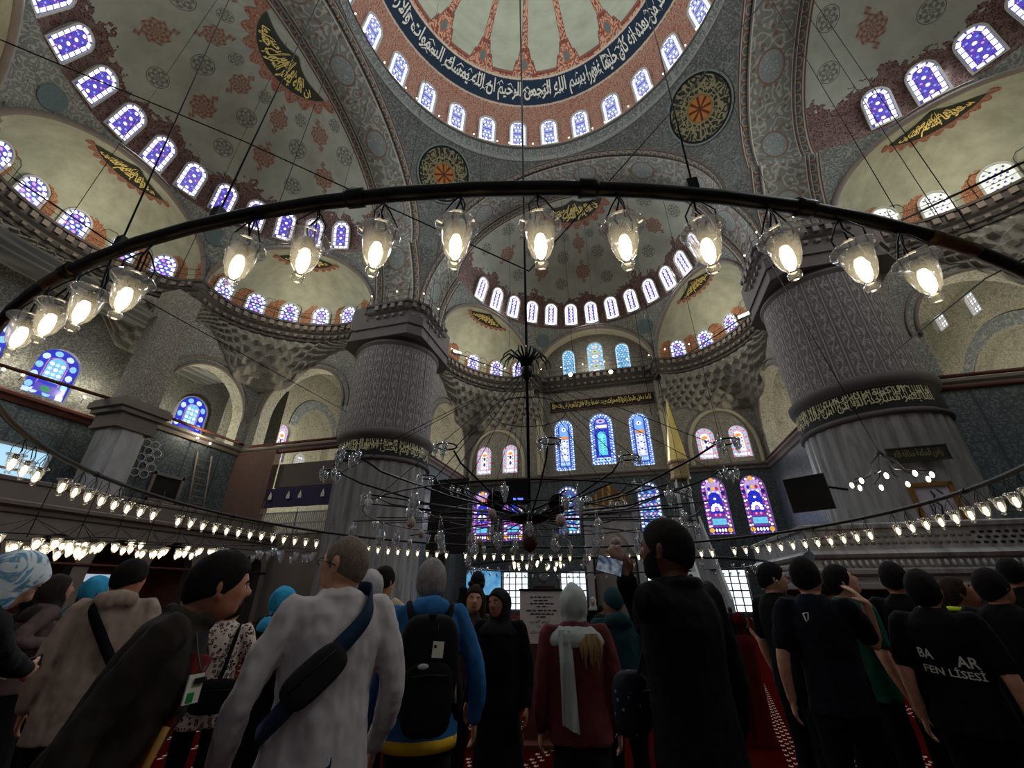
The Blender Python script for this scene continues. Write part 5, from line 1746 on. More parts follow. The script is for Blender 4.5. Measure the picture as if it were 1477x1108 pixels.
for i, y in enumerate((1.2, 4.9)):     # lit glass strip seen under the arches
    w_ = MB(); w_.box((0, 0, 0), (.06, 2.2 - .5 * i, .32))
    o = w_.build('strip_light', mat('strip_glow', lin(190, 210, 230), emit=(.5, .6, .75, 1), estr=.75), smooth=False); o.location = (GX - 3.16, y + .6, 2.15)
    tag(o, 'pale blue lit strip behind the left gallery arches, the %s one' % ('longer', 'shorter')[i], 'lamp')
# bay left of the left pier: low wall, grille, stone pier, banner -------------------------
flat_wall('wall_bay_low', (0, XP, 0), X, -Y, rect_poly(-24.6, 0, -15.2, 4.75), [], 0, m_stone, None, 'low stone wall under the white grille left of the left pier')
mb = MB()
for k in range(46): mb.box((-22.6 + .138 * k, XP, 5.4), (.05, .05, 1.3))
for z in (4.8, 5.4, 6.05): mb.box((-19.45, XP, z), (6.4, .08, .07))
tag(mb.build('grille_parapet', plain('pale_grille', (150, 148, 150), .6), smooth=False), 'pale upright grille parapet left of the left pier', 'grille', kind='structure')
mb = MB(); mb.box((-22.95, XP, 7.5), (3.3, .5, 5.6))
tag(mb.build('stone_pier', plain('red_grey_stone', (104, 82, 74), .8, var=.2), smooth=False), 'reddish square stone pier carrying the left bay arch', 'pier', kind='structure')
mb = MB(); mb.box((-18.9, XP + .5, 8.6), (4.8, .3, 1.6))
tag(mb.build('stone_beam', plain('grey_brown_stone', (96, 86, 80), .8), smooth=False), 'grey beam above the purple banner', 'beam', kind='structure')
ban = empty('banner', (-18.9, XP - .1, 7.0), 0, 'dark purple banner with white lanterns hung above the pale grille', 'banner')
mb = MB(); mb.grid(lambda u, v: V3((-2.5 + 5 * u, .04 * sin(u * 20), -.62 + 1.25 * v)), 24, 2); mb.build('cloth', plain('purple_cloth', (52, 46, 74), .8), ban)
for k, x in enumerate((-2.0, -.6, .3, 2.0)):
    mb = MB(); mb.poly([(x - .14, -.08, -.1), (x + .14, -.08, -.1), (x + .12, -.08, .12), (x, -.08, .4), (x - .12, -.08, .12)]); mb.build('lantern_print', m_white, ban, smooth=False)
# tile wall details on the left: hexagon lattice, framed recess, ladder, tube lamp --------
hx = empty('hexagon_lattice', (-24.5, 6.6, 8.3), 0, 'white hexagon lattice panel on the dark tile wall beside the marble column', 'lattice')
mb = MB()
for j in range(5):
    for i in range(2):
        y = (i - .5) * .5 + (.25 if j % 2 else 0); z = (j - 2) * .42
        mb.tube([(0, y + .24 * cos(pi / 3 * k + .52), z + .24 * sin(pi / 3 * k + .52)) for k in range(6)], .035, 4, closed=True)
mb.build('lattice_ring', m_marbw, hx)
rc = empty('framed_recess', (-24.5, 8.2, 6.95), 0, 'rectangular recess with its shade painted black and a pale frame in the left tile wall', 'recess', kind='structure')
mb = MB(); mb.box((0, 0, 0), (.1, 1.5, 1.3)); mb.build('opening', m_black, rc, smooth=False)  # solid black box, no hole: the shade of the recess is its colour
mb = MB()
for z in (-.72, .72): mb.box((.05, 0, z), (.12, 1.9, .16))
for y in (-.85, .85): mb.box((.05, y, 0), (.12, .16, 1.6))
mb.build('frame', m_stone, rc, smooth=False)
ld = empty('ladder', (-24.0, 10.1, 4.5), 0, 'pale metal ladder leaning by the tiled wall on the left gallery', 'ladder')
mb = MB()
for y in (-.5, .5): mb.tube([(.3, y, 0), (-.4, y - .3, 5.0)], .05, 6)
mb.build('rail', m_stone, ld)
mb = MB()
for k in range(13): mb.tube([(.3 - .054 * k, -.5 - .023 * k, .38 * k), (.3 - .054 * k, .5 - .023 * k, .38 * k)], .03, 5)
mb.build('rung', m_stone, ld)
tl = on_plane(161, 701, 0, -24.5); o = MB(); o.tube([(0, 0, -.45), (0, 0, .45)], .05, 8); o = o.build('tube_lamp', mat('tube_glow', lin(200, 230, 250), emit=(.6, .8, .95, 1), estr=.8)); o.location = tl
tag(o, 'short pale vertical tube lamp beside the marble column', 'lamp')
# bright picture window at the extreme left
WCOUNT[0] += 1
p = on_plane(14, 676, 0, -24.7)
mb = MB()
for y in (-1.7, 1.7): mb.box((0, y, 0), (.1, .12, 2.0))
for z in (-1.0, 0, 1.0): mb.box((0, 0, z), (.1, 3.5, .1))
o = mb.build('window_%d' % WCOUNT[0], m_frame, smooth=False); o.location = (p.x, p.y - .6, p.z)
tag(o, 'bright bluish window at the far left edge behind the lamps', 'window', kind='structure')
mb = MB(); mb.box((-.06, 0, 0), (.04, 3.4, 2.0)); mb.build('pane', mat('blue_daylight', lin(150, 200, 230), emit=(.45, .72, .95, 1), estr=.9), o, smooth=False)
# dark hanging screen beside the left pier, speaker column, blue lit panel ------------------
o = MB(); o.box((0, 0, 0), (2.9, .12, 5.0)); o = o.build('dark_screen', plain('dark_cloth', (40, 37, 36), .8), smooth=False); o.location = (-10.6, 17.6, 6.3)
tag(o, 'tall dark screen standing beside the left pier', 'screen')
o = MB(); o.box((0, 0, 0), (.9, .8, 3.8)); o = o.build('dark_pillar', m_dark, smooth=False); o.location = (-10.9, 17.6, 1.9)
tag(o, 'dark timber pillar under the tall dark screen', 'pillar')
bs = empty('display_screen', (-9.45, 22.3, 1.55), -.1, 'bright blue display screen low beside the floor windows', 'screen')
mb = MB(); mb.box((0, 0, .2), (2.9, .12, 2.6)); mb.build('case', m_iron, bs, smooth=False)
mb = MB(); mb.box((0, -.07, .2), (2.8, .02, 2.5))
def bluef(nb):
    x, y, z = nb.obj()
    return nb.mix(lin(40, 120, 190), lin(130, 195, 230), nb.noise(nb.vec(x, y, z), 1.2, 3).step(.3, .7))
mm = mat('blue_display', bluef); nt = mm.node_tree; bb = nt.nodes['Principled BSDF']
nt.links.new(bb.inputs['Base Color'].links[0].from_socket, bb.inputs['Emission Color']); bb.inputs['Emission Strength'].default_value = .75
mb.build('panel', mm, bs, smooth=False)
mb = MB()
for x in (-1.2, 1.2): mb.box((x, .1, -1.33), (.1, .6, .45))
mb.build('foot', m_iron, bs, smooth=False)
# prayer niche, pulpit -----------------------------------------------------------------
mh = empty('prayer_niche', (.1, YQ, 0), 0, 'tall marble prayer niche with gilded crest between the lower qibla windows', 'prayer niche', kind='structure')
mb = MB()
for x in (-1.9, 1.9): mb.box((x, -.3, 3.6), (.5, .6, 7.2))
mb.box((0, -.3, 7.4), (4.4, .7, .5)); mb.box((0, -.2, 5.6), (3.4, .3, 3.2))
mb.build('frame', m_marbw, mh, smooth=False)
mb = MB(); mb.grid(lambda u, v: V3((1.6 * cos(pi * u), -.1 - .0 + .0 - .4 * 0 + .3 * -abs(sin(pi * u)) * 0, 4.6 * v)), 12, 2)
mb.lathe([(1.55, 0), (1.55, 4.0), (1.1, 5.0), (.5, 5.7), (0, 6.0)], 20, (0, -.12, 0), a0=pi, a1=2 * pi)
mb.build('niche', m_stone, mh)
mb = MB()
P = [(-1.7, 7.7), (1.7, 7.7), (1.5, 8.4), (.8, 8.9), (0, 9.6), (-.8, 8.9), (-1.5, 8.4)]
mb.poly([(p[0], -.36, p[1]) for p in P]); mb.poly([(p[0], -.24, p[1]) for p in reversed(P)])
for i in range(7):
    a, b = P[i], P[(i + 1) % 7]; mb.add([(a[0], -.36, a[1]), (b[0], -.36, b[1]), (b[0], -.24, b[1]), (a[0], -.24, a[1])], [(0, 1, 2, 3)])
mb.build('crest', painted('gilded_crest', (110, 84, 52), (190, 150, 70), (90, 46, 34), 1.2, 5, .2), mh, smooth=False)
pb = empty('pulpit', (5.55, 22.0, 0), 0, 'slender marble pulpit with a tall golden cone roof right of the prayer niche', 'pulpit')
mb = MB(); mb.lathe([(.72, 10.25), (.70, 10.35), (.02, 15.4), (0, 15.5)], 10); mb.build('cone_roof', m_gold, pb, smooth=False)
mb = MB(); mb.lathe([(.66, 8.9), (.72, 9.0), (.72, 9.15), (.66, 9.2), (.66, 10.05), (.78, 10.12), (.8, 10.28), (.70, 10.3)], 8); mb.build('drum', plain('pale_gilt', (168, 146, 104), .6), pb, smooth=False)
mb = MB()
for k in range(4):
    a = pi / 4 + pi / 2 * k; mb.tube([(.56 * cos(a), .56 * sin(a), 5.6), (.56 * cos(a), .56 * sin(a), 9.0)], .07, 8)
mb.build('column', m_marbw, pb)
mb = MB(); mb.box((0, 0, 2.8), (1.4, 1.4, 5.6)); mb.box((0, 0, 5.65), (1.6, 1.6, .2)); mb.build('body', m_marbw, pb, smooth=False)
mb = MB()
S_ = [(0, -.7, 5.0), (0, -6.0, 0)]
for x in (-.62, .62):
    mb.add([(x - .06, -.7, 0), (x - .06, -.7, 6.2), (x - .06, -6.2, 1.2), (x - .06, -6.2, 0), (x + .06, -.7, 0), (x + .06, -.7, 6.2), (x + .06, -6.2, 1.2), (x + .06, -6.2, 0)],
           [(0, 1, 2, 3), (7, 6, 5, 4), (1, 5, 6, 2), (2, 6, 7, 3), (0, 4, 5, 1)])
mb.build('balustrade', m_marbw, pb, smooth=False)
mb = MB()
for k in range(16): mb.box((0, -.85 - .33 * k, 2.4 - .155 * k), (1.14, .34, 5.0 - .31 * k))
mb.build('stair', m_marbw, pb, smooth=False)
pb.location = (5.55, 22.6, 0)
# small dark notice and clock between the floor windows
o = MB(); o.lathe([(.36, 0), (.36, .06), (.3, .08), (0, .06)], 24); o.v = [(v[0], -v[2], v[1]) for v in o.v]; o = o.build('wall_clock', plain('grey_disc', (120, 116, 122), .6)); o.location = (-5.55, YQ - .02, 2.6)
tag(o, 'round grey disc on the wall between the floor windows', 'wall disc')
fr = empty('notice_panel', (-5.5, YQ - .03, 1.15), 0, 'brown framed panel on the wall between two floor windows', 'panel')
mb = MB(); mb.box((0, 0, 0), (1.7, .08, 1.6)); mb.build('frame', m_dark, fr, smooth=False)
mb = MB(); mb.box((0, -.045, 0), (1.4, .02, 1.3)); mb.build('face', m_redb, fr, smooth=False)
# pictures and plaque on the right pier, monitor ---------------------------------------------
def on_pier(px, py, gap=.12):
    d = ray(px, py); c = V3((PC, PC, 0)); w = CAM - c
    a = d.x ** 2 + d.y ** 2; b = 2 * (w.x * d.x + w.y * d.y); q = w.x ** 2 + w.y ** 2 - (PR_ + gap) ** 2
    t = (-b - sqrt(max(0, b * b - 4 * a * q))) / 2 / a
    p = CAM + d * t; n_ = V3((p.x - c.x, p.y - c.y, 0)).normalized(); return p, n_
p, n_ = on_pier(1323, 655)
pl_ = empty('plaque', p, atan2(n_.y, n_.x) + pi / 2, 'dark green calligraphy plaque hung high on the right pier', 'plaque')
mb = MB(); mb.box((0, 0, 0), (2.0, .1, .58)); mb.build('board', plain('dark_green_board', (30, 34, 24), .5), pl_, smooth=False)
mb = MB()
for z in (-.29, .29): mb.box((0, -.03, z), (2.08, .1, .05))
for x in (-1.0, 1.0): mb.box((x, -.03, 0), (.05, .1, .6))
mb.build('frame', plain('dark_olive', (40, 40, 24), .5), pl_, smooth=False)
lettering('inscription', shape_ar('راس الحكمة مخافة الله'), lambda x, y: V3((-.8 + 1.6 * x, -.07, -.2 + .42 * y)), plain('dull_gold', (112, 104, 60), .5), pl_, .015)
p, n_ = on_pier(1352, 726)
fp = empty('framed_picture', p, atan2(n_.y, n_.x) + pi / 2, 'gilt framed white calligraphy picture on the right pier under the plaque', 'picture')
mb = MB()
for z in (-.74, .74): mb.box((0, 0, z), (1.4, .14, .16))
for x in (-.64, .64): mb.box((x, 0, 0), (.16, .14, 1.6))
mb.build('frame', plain('gilt_brown', (122, 84, 40), .45, .3), fp, smooth=False)
mb = MB(); mb.box((0, .03, 0), (1.2, .04, 1.4)); mb.build('sheet', plain('grey_white_sheet', (158, 150, 158), .6), fp, smooth=False)
mb = MB(); mb.tube([(-.05, -.02, .5), (.02, -.02, .3), (-.08, -.02, .12), (.1, -.02, -.1), (.02, -.02, -.45), (.2, -.02, -.55)], .03, 5); mb.tube([(-.25, -.02, .05), (-.2, -.02, -.5), (.1, -.02, -.62)], .02, 5); mb.tube([(.15, -.02, .55), (.3, -.02, .35)], .02, 5)
mb.build('inscription', m_black, fp)
p = at_dist(1166, 712, 19.0)
tv = empty('wall_monitor', p, -.62, 'black flat monitor mounted beside the right pier', 'monitor')
mb = MB(); mb.box((0, 0, 0), (1.35, .12, 1.25), Matrix.Rotation(.12, 3, 'X')); mb.build('screen', plain('black_glass', (8, 8, 10), .2, spec=.6), tv, smooth=False)
mb = MB(); mb.tube([(.5, .05, .2), (1.0, .9, .1)], .05, 6); mb.build('bracket', m_iron, tv)
# raised marble tribune by the right pier -------------------------------------------------
tr = empty('tribune', (7.2, 7.0, 0), 0, 'low marble tribune with pierced balustrade at the foot of the right pier', 'tribune', kind='structure')
def tside(mb, fn, L):
    prof = [(.0, 1.62), (.08, 1.66), (.1, 1.8), (.02, 1.88), (.06, 2.0), (.2, 2.08), (.22, 2.2), (.1, 2.26), (.08, 2.5), (.2, 2.56), (.26, 2.66), (.16, 2.74), (.04, 2.8), (.04, 3.4), (.12, 3.44), (.14, 3.56), (.0, 3.62)]
    n_ = len(prof)
    mb.add([fn(s_ * L, o, z) for s_ in (0, 1) for o, z in prof], [(k, k + 1, n_ + k + 1, n_ + k) for k in range(n_ - 1)], [(s_ * L, z) for s_ in (0, 1) for o, z in prof])
mb = MB()
tside(mb, lambda s_, o, z: V3((s_, -o, z)), 12); tside(mb, lambda s_, o, z: V3((-o, 7 - s_, z)), 7)
mb.box((6, 3.4, 1.75), (11.8, 6.6, .2))
mb.build('parapet', m_marb, tr, smooth=False)
mb = MB()
for k in range(62): mb.ball((.3 + .19 * k, -.14, 2.38), (.06, .06, .11), 6, 5)
for k in range(36): mb.ball((-.14, .2 + .19 * k, 2.38), (.06, .06, .11), 6, 5)
mb.build('egg_frieze', m_marbw, tr)
mb = MB()
for j in range(3):
    for k in range(34):
        mb.ball((4.6 + .21 * k + (.1 if j % 2 else 0), -.045, 2.95 + .15 * j), (.07, .02, .045), 6, 4)
mb.build('painted_piercing', m_black, tr)  # solid black blobs: the shade inside the piercings is painted on
mb = MB()
for j in range(2):
    for k in range(22): mb.ball((.25 + .2 * k, -.05, 3.0 + .2 * j), (.08, .03, .07), 6, 4)
mb.build('carved_scroll', m_stone, tr)
for x, y in ((.4, .4), (4.2, .4), (8.0, .4), (.4, 5)):
    mb = MB(); mb.lathe([(.2, 0), (.2, .12), (.14, .2), (.13, 1.3), (.18, 1.45), (.22, 1.64)], 12, (x, y, 0)); mb.build('column', m_dstone, tr)
mb = MB(); mb.box((6, 4.5, .82), (11.6, .2, 1.6)); mb.build('rear_panel', m_redb, tr, smooth=False)
# the visitors' sign -----------------------------------------------------------------------
p = at_dist(781, 892, 6.2)
sg_ = empty('notice_board', (p.x, p.y, 0), .26, 'white printed notice board on a stand among the visitors', 'sign')
mb = MB(); mb.box((0, 0, p.z + .02), (.56, .03, .60)); mb.build('board', plain('notice_white', (226, 216, 208), .6), sg_, smooth=False)
mb = MB(); mb.box((0, 0, p.z + .33), (.58, .05, .03)); mb.build('top_rail', m_black, sg_, smooth=False)
mb = MB(); mb.box((0, 0, (p.z - .28) / 2), (.5, .03, p.z - .28)); mb.box((0, 0, .02), (.5, .4, .04)); mb.build('stand', m_redb, sg_, smooth=False)
mb = MB(); r = random.Random(3)
for z, x0, x1, h in ((.245, -.14, .16, .016), (.205, -.09, .1, .016), (.17, -.14, .17, .016), (.135, -.06, .08, .016), (.09, -.19, .21, .018), (.05, -.14, .16, .016), (.015, -.06, .07, .016)):
    x = x0
    while x < x1:
        w_ = min(r.uniform(.025, .07), x1 - x)
        xx = x
        while xx < x + w_: mb.box((xx, -.017, p.z + z + r.uniform(-.001, .001)), (.007, .004, h)); xx += .0105
        mb.box((x + w_ / 2, -.017, p.z + z - h * .3 * (1 if r.random() < .5 else -1)), (w_, .004, .004))
        x += w_ + .02
for s_, x0, w_, z in (('نرجو الهدوء', -.16, .26, -.06), ('في هذا', -.06, .12, -.12), ('من فضلك', -.15, .25, -.18), ('شكرا', -.04, .1, -.24)):
    lettering('', shape_ar(s_), lambda x, y: V3((x0 + w_ * x, -.018, p.z + z + .045 * y)), None, None, .004, mb)
mb.build('lettering', m_black, sg_, smooth=False)
# red barrier posts and the plain red runner between them
for i, (px, py) in enumerate(((1045, 893), (1066, 893))):
    p = at_dist(px, py, 6.8)
    b = empty('barrier_post', (p.x, p.y, 0), 0, 'dark red round-topped barrier post at the end of the carpet aisle, the %s one' % ('left', 'right')[i], 'post')
    m_vel = plain('red_velvet', (74, 14, 16), .95, spec=.05)
    mb = MB(); mb.lathe([(.0, p.z - .16), (.1, p.z - .2), (.12, p.z - .3), (.12, .1), (.15, .04), (.15, 0)], 14); mb.build('body', m_vel, b)
    mb = MB(); mb.ball((0, 0, p.z - .02), (.085, .085, .1), 14, 10); mb.lathe([(.03, p.z - .16), (.05, p.z - .12), (.03, p.z - .1)], 10); mb.build('finial', m_vel, b)
# ------------------------------------------------------------------ people
from mathutils import noise as mnoise, Quaternion
def smoothpath(P, n=4):
    P = [V3(p) for p in P]; out = []
    for i in range(len(P) - 1):
        p0 = P[max(i - 1, 0)]; p1 = P[i]; p2 = P[i + 1]; p3 = P[min(i + 2, len(P) - 1)]
        for k in range(n):
            t = k / n
            out.append(.5 * ((2 * p1) + (p2 - p0) * t + (2 * p0 - 5 * p1 + 4 * p2 - p3) * t * t + (3 * p1 - p0 - 3 * p2 + p3) * t ** 3))
    out.append(P[-1]); return out
def lerps(R, n=4):
    out = []
    for i in range(len(R) - 1):
        for k in range(n): out.append(R[i] + (R[i + 1] - R[i]) * k / n)
    out.append(R[-1]); return out
def limb(mb, P, R, n=10, sub=4):
    P2 = smoothpath(P, sub); R2 = lerps(R, sub)
    mb.tube(P2, R2, n)
    mb.ball(P[0], R[0] * .99, 10, 6); mb.ball(P[-1], R[-1] * .99, 10, 6)
def loft(mb, rings, n=20):
    vs = []; fs = []
    for c, rx, ry, X_, Y_ in rings:
        for i in range(n):
            a = 2 * pi * i / n
            vs.append(V3(c) + X_ * (rx * cos(a)) + Y_ * (ry * sin(a)))
    for k in range(len(rings) - 1):
        for i in range(n):
            j = (i + 1) % n; fs.append((k * n + i, k * n + j, k * n + n + j, k * n + n + i))
    fs.append(tuple(reversed(range(n)))); fs.append(tuple((len(rings) - 1) * n + i for i in range(n)))
    mb.add(vs, fs)
def voxel(mb, name, m, vox, smooth=2, parent=None, wr=0, seed=0, wscale=9.0):
    """join overlapping closed shapes into one continuous skin"""
    o = mb.build(name + '_src', None)
    md = o.modifiers.new('r', 'REMESH'); md.mode = 'VOXEL'; md.voxel_size = vox
    if smooth:
        ms = o.modifiers.new('s', 'SMOOTH'); ms.factor = .5; ms.iterations = smooth
    dg = bpy.context.evaluated_depsgraph_get()
    me = bpy.data.meshes.new_from_object(o.evaluated_get(dg))
    bpy.data.objects.remove(o)
    me.name = name
    if wr:
        off = V3((seed * 3.1, seed * 1.7, 0))
        co = [v.co + v.normal * (wr * (mnoise.noise(V3((v.co.x * wscale, v.co.y * wscale, v.co.z * wscale * .45)) + off) + .5 * mnoise.noise(V3((v.co.x * wscale * 2.2, v.co.y * wscale * 2.2, v.co.z * wscale * 1.4)) + off))) for v in me.vertices]
        for v, c in zip(me.vertices, co): v.co = c
    me.materials.clear(); me.materials.append(m)
    me.polygons.foreach_set('use_smooth', [True] * len(me.polygons)); me.update()
    p = bpy.data.objects.new(name, me); COL.objects.link(p)
    if parent: p.parent = parent
    return p
def g2(x, y, sx, sy): return math.exp(-(x / sx) ** 2 - (y / sy) ** 2)
def head_r(az, el, fem=0):
    """radius of the head in direction az (0 = face, degrees, + = its right) and elevation el"""
    a, b = radians(az), radians(el)
    d = V3((sin(a) * cos(b), cos(a) * cos(b), sin(b)))
    rx, ry, rz = .074, .096, .118
    r = 1 / sqrt((d.x / rx) ** 2 + (d.y / ry) ** 2 + (d.z / rz) ** 2)
    az = abs(az)
    r *= 1 - .06 * g2(az - 60, el + 30, 40, 30)              # hollow of the cheek
    r *= 1 + .07 * g2(az - 150, el - 25, 50, 35)              # back of the skull
    r += .004 * g2(az, el - 17, 40, 8) - .006 * g2(az - 20, el - 7, 11, 8)    # brow, eye sockets
    r += .021 * g2(az, el + 7, 8, 9) + .010 * g2(az, el - 1, 6, 9) + .004 * g2(az - 8, el + 9, 6, 5)   # nose
    r += .006 * g2(az, el + 25, 14, 4) + .006 * g2(az, el + 31, 13, 4) - .003 * g2(az, el + 28, 14, 1.6)  # lips
    r += .011 * g2(az, el + 44, 18, 10) + .005 * g2(az - 40, el + 44, 30, 14)                       # chin, jaw
    r -= .018 * g2(az - 180, el + 60, 80, 25)                   # nape
    r += .004 * g2(az - 42, el + 4, 14, 10)                     # cheekbone
    return d * r
def M3(yaw=0, pitch=0, roll=0):
    """turn: yaw + = to its right, pitch + = looks up, roll + = tilts to its right (degrees)"""
    return Matrix.Rotation(radians(-yaw), 3, 'Z') @ Matrix.Rotation(radians(pitch), 3, 'X') @ Matrix.Rotation(radians(roll), 3, 'Y')
def hand(mb, w, d, pn, curl, S, side, grip=None):
    """palm, four fingers and thumb; d = finger direction, pn = direction the palm faces"""
    d = V3(d).normalized(); pn = V3(pn); pn = (pn - d * pn.dot(d)).normalized(); x = d.cross(pn) * side
    k = S
    loft(mb, [(V3(w) + d * (t * k), a * k, b * k, x, pn) for t, a, b in ((-.03, .026, .021), (.0, .027, .018), (.03, .036, .017), (.065, .042, .016), (.09, .040, .014), (.098, .03, .01))], 12)
    for i, (ox, L) in enumerate(((.031, .068), (.011, .078), (-.010, .073), (-.029, .056))):
        p = V3(w) + d * (.088 * k) + x * (ox * k); dd = d + x * (ox * .9)
        dd.normalize(); P = [p - dd * .02 * k, p]
        ang = curl * (1 + .12 * i)
        for sgm, fr in ((.45, .55), (.32, 1.1), (.23, 1.6)):
            q = (dd * cos(ang * fr) + pn * sin(ang * fr)); p = p + q * (L * sgm * k); P.append(p)
        limb(mb, P, [.0095 * k, .0095 * k, .009 * k, .0082 * k, .0065 * k], 7, 2)
    b = V3(w) + d * (.025 * k) + x * (.03 * k)
    t1 = (d * .75 + x * .75 + pn * .25).normalized(); t2 = (d * .9 + x * .25 + pn * (.3 + .4 * curl)).normalized()
    limb(mb, [b - t1 * .015 * k, b + t1 * .035 * k, b + t1 * .035 * k + t2 * .03 * k, b + t1 * .035 * k + t2 * .055 * k], [.014 * k, .0115 * k, .0095 * k, .0075 * k], 8, 2)
def ik(sh, wr, l1, l2, hint):
    d = wr - sh; L = d.length
    if L > (l1 + l2) * .995: wr = sh + d * ((l1 + l2) * .995 / L); d = wr - sh; L = d.length
    u = d / L; a = (l1 * l1 - l2 * l2 + L * L) / (2 * L); h = sqrt(max(0, l1 * l1 - a * a))
    v = V3(hint); v = (v - u * v.dot(u)); v = v.normalized() if v.length > 1e-4 else u.orthogonal().normalized()
    return sh + u * a + v * h, wr

def cloth(name, rgb, var=.25, sc=5.0, rough=.9):
    c = lin(*rgb)
    def fn(nb):
        x, y, z = nb.obj()
        n = nb.noise(nb.vec(x, y, z * .6), sc, 4, .6)
        f = nb.noise(nb.vec(x, y, z), 140.0, 1)
        d = tuple(q * (1 - var) for q in c[:3]) + (1,); l = tuple(min(1, q * (1 + var)) for q in c[:3]) + (1,)
        return nb.mix(nb.mix(d, l, n.step(.3, .7)), d, f.step(.35, .75) * .35), n
    return mat(name, fn, rough, 0, .15, bd=.01)
def skin(name, rgb):
    c = lin(*rgb)
    def fn(nb):
        x, y, z = nb.obj()
        n = nb.noise(nb.vec(x, y, z), 22.0, 3)
        return nb.mix(tuple(q * .86 for q in c[:3]) + (1,), tuple(min(1, q * 1.1) for q in c[:3]) + (1,), n.step(.3, .7))
    return mat(name, fn, .55, 0, .3)
SK1, SK2, SK3, SK4 = skin('warm_skin', (176, 120, 92)), skin('light_skin', (196, 146, 118)), skin('brown_skin', (96, 60, 44)), skin('tan_skin', (150, 98, 72))
HD, HB, HG = cloth('dark_hair', (24, 20, 18), .4, 30), cloth('brown_hair', (50, 36, 26), .4, 30), cloth('grey_hair', (128, 124, 120), .3, 40)
HS = cloth('short_grey_stubble', (112, 98, 88), .3, 60)
m_eye = plain('eye_white', (210, 205, 198), .3); m_iris = plain('iris', (30, 20, 14), .2); m_lens = glass_mat('spectacle_lens', (.8, .82, .85, 1), .05, .3)
m_lip = plain('lips', (140, 76, 68), .5)
CAMF = V3((sin(CYA), cos(CYA), 0)); CAMR = V3((cos(CYA), -sin(CYA), 0))
NP = [0]
def px3(px, zc): return CAM + ray(px[0], px[1]) * zc
def person(px, hp, turn, label, skin_m=SK1, hair=('short', HD), top=None, sleeve='long', bottom=None, head=(0, 0, 0), lean=(0, 0), arms={}, fem=0, vox=.014, hem=.84, fat=1.0, skirt=False, face=True, collar=None, S=None, wr=.010, grpz=None, wsc=13.0):
    NP[0] += 1
    zc = 595 * .294 / hp
    Hc = px3(px, zc)
    vd = V3((Hc.x - CAM.x, Hc.y - CAM.y, 0)).normalized()
    fa = atan2(vd.y, vd.x) - radians(turn)
    rz = fa - pi / 2
    s = (Hc.z / 1.612) if S is None else S
    RL = Matrix.Rotation(radians(-lean[0]), 3, 'X') @ Matrix.Rotation(radians(lean[1]), 3, 'Y')
    hip = V3((0, 0, .95))
    def UP_(p): return (hip + RL @ (V3(p) - hip)) * s          # upper body point in the person's frame
    hc = UP_((0, .015, 1.612))
    RZ_ = Matrix.Rotation(rz, 3, 'Z')
    org = V3((Hc.x, Hc.y, 0)) - RZ_ @ V3((hc.x, hc.y, 0))
    def loc(p): return RZ_.inverted() @ (V3(p) - org)           # world -> person's frame
    f = fat
    bx, by = RL @ V3((1, 0, 0)), RL @ V3((0, 1, 0))
    ex, ey = V3((1, 0, 0)), V3((0, 1, 0))
    # --- arms
    A = {}
    for sd, nm in ((-1, 'L'), (1, 'R')):
        sh = UP_((sd * .176 * f ** .5, -.01, 1.425))
        sp = arms.get(nm, {})
        l1, l2 = .30 * s, .265 * s
        if 'w' in sp:
            wz = sp['z'] * 1.25 if 'z' in sp else zc; w = loc(px3(sp['w'], wz)); el, w = ik(sh, w, l1, l2, sp.get('hint', (sd * .5, -.6, -.5)))
            if 'e' in sp:
                e0 = loc(px3(sp['e'], sp['ez'] * 1.25 if 'ez' in sp else wz)); el = sh + (e0 - sh).normalized() * l1; w = el + (w - el).normalized() * l2
        else:
            el = UP_((sd * (.235 * f ** .5 + sp.get('out', 0)), -.035, 1.13)); w = UP_((sd * (.245 * f ** .5 + sp.get('out', 0)), .05 + sp.get('fwd', 0), .885 + sp.get('up', 0)))
        hd = V3(sp['hd']) if 'hd' in sp else (w - el)
        if 'hdw' in sp: hd = RZ_.inverted() @ V3(sp['hdw'])
        pn = V3(sp['pn']) if 'pn' in sp else V3((-sd, .15, 0))
        if 'pnw' in sp: pn = RZ_.inverted() @ V3(sp['pnw'])
        A[nm] = (sh, el, w, hd, pn, sp.get('curl', .45), sd)
    HM = M3(*head)
    def HP(p): return hc + (RL @ HM) @ (V3((p[0] * 1.04, p[1], p[2])) * (s * 1.14))
    # --- body (skin)
    mb = MB()
    rings = [(.80, .150, .105, 0), (.90, .168, .118, -.005), (1.02, .150, .108, .0), (1.12, .142, .105, .005), (1.24, .160, .116, .008), (1.34, .172, .112, .0), (1.41, .160, .088, -.012), (1.455, .105, .066, -.015), (1.48, .065, .058, -.012), (1.54, .054, .056, .0), (1.60, .052, .055, .006)]
    loft(mb, [(UP_((0, yo, z)) if z > .95 else V3((0, yo, z)) * s, rx * s * (f if z < 1.45 else 1), ry * s * (f if z < 1.45 else 1), bx if z > .95 else ex, by if z > .95 else ey) for z, rx, ry, yo in rings], 22)
    for nm in A:
        sh, el, w, hd, pn, curl, sd = A[nm]
        limb(mb, [sh, el, w], [.056 * s, .042 * s, .028 * s], 10)
        hand(mb, w, hd, pn, curl, s, sd)
    for sd in (-1, 1):
        limb(mb, [V3((sd * .09, 0, .88)) * s, V3((sd * .10, .01, .48)) * s, V3((sd * .105, -.02, .09)) * s], [.082 * s * f, .056 * s, .042 * s], 10)
        loft(mb, [(V3((sd * .11, y, z)) * s, a * s, b * s, ex, V3((0, 0, 1))) for y, z, a, b in ((-.07, .045, .03, .04), (-.03, .05, .038, .048), (.06, .04, .045, .035), (.14, .028, .042, .024), (.18, .02, .02, .014))], 10)
    mb.grid(lambda u, v: HP(head_r(360 * u - 180, 180 * v - 90, fem)), 56, 40)
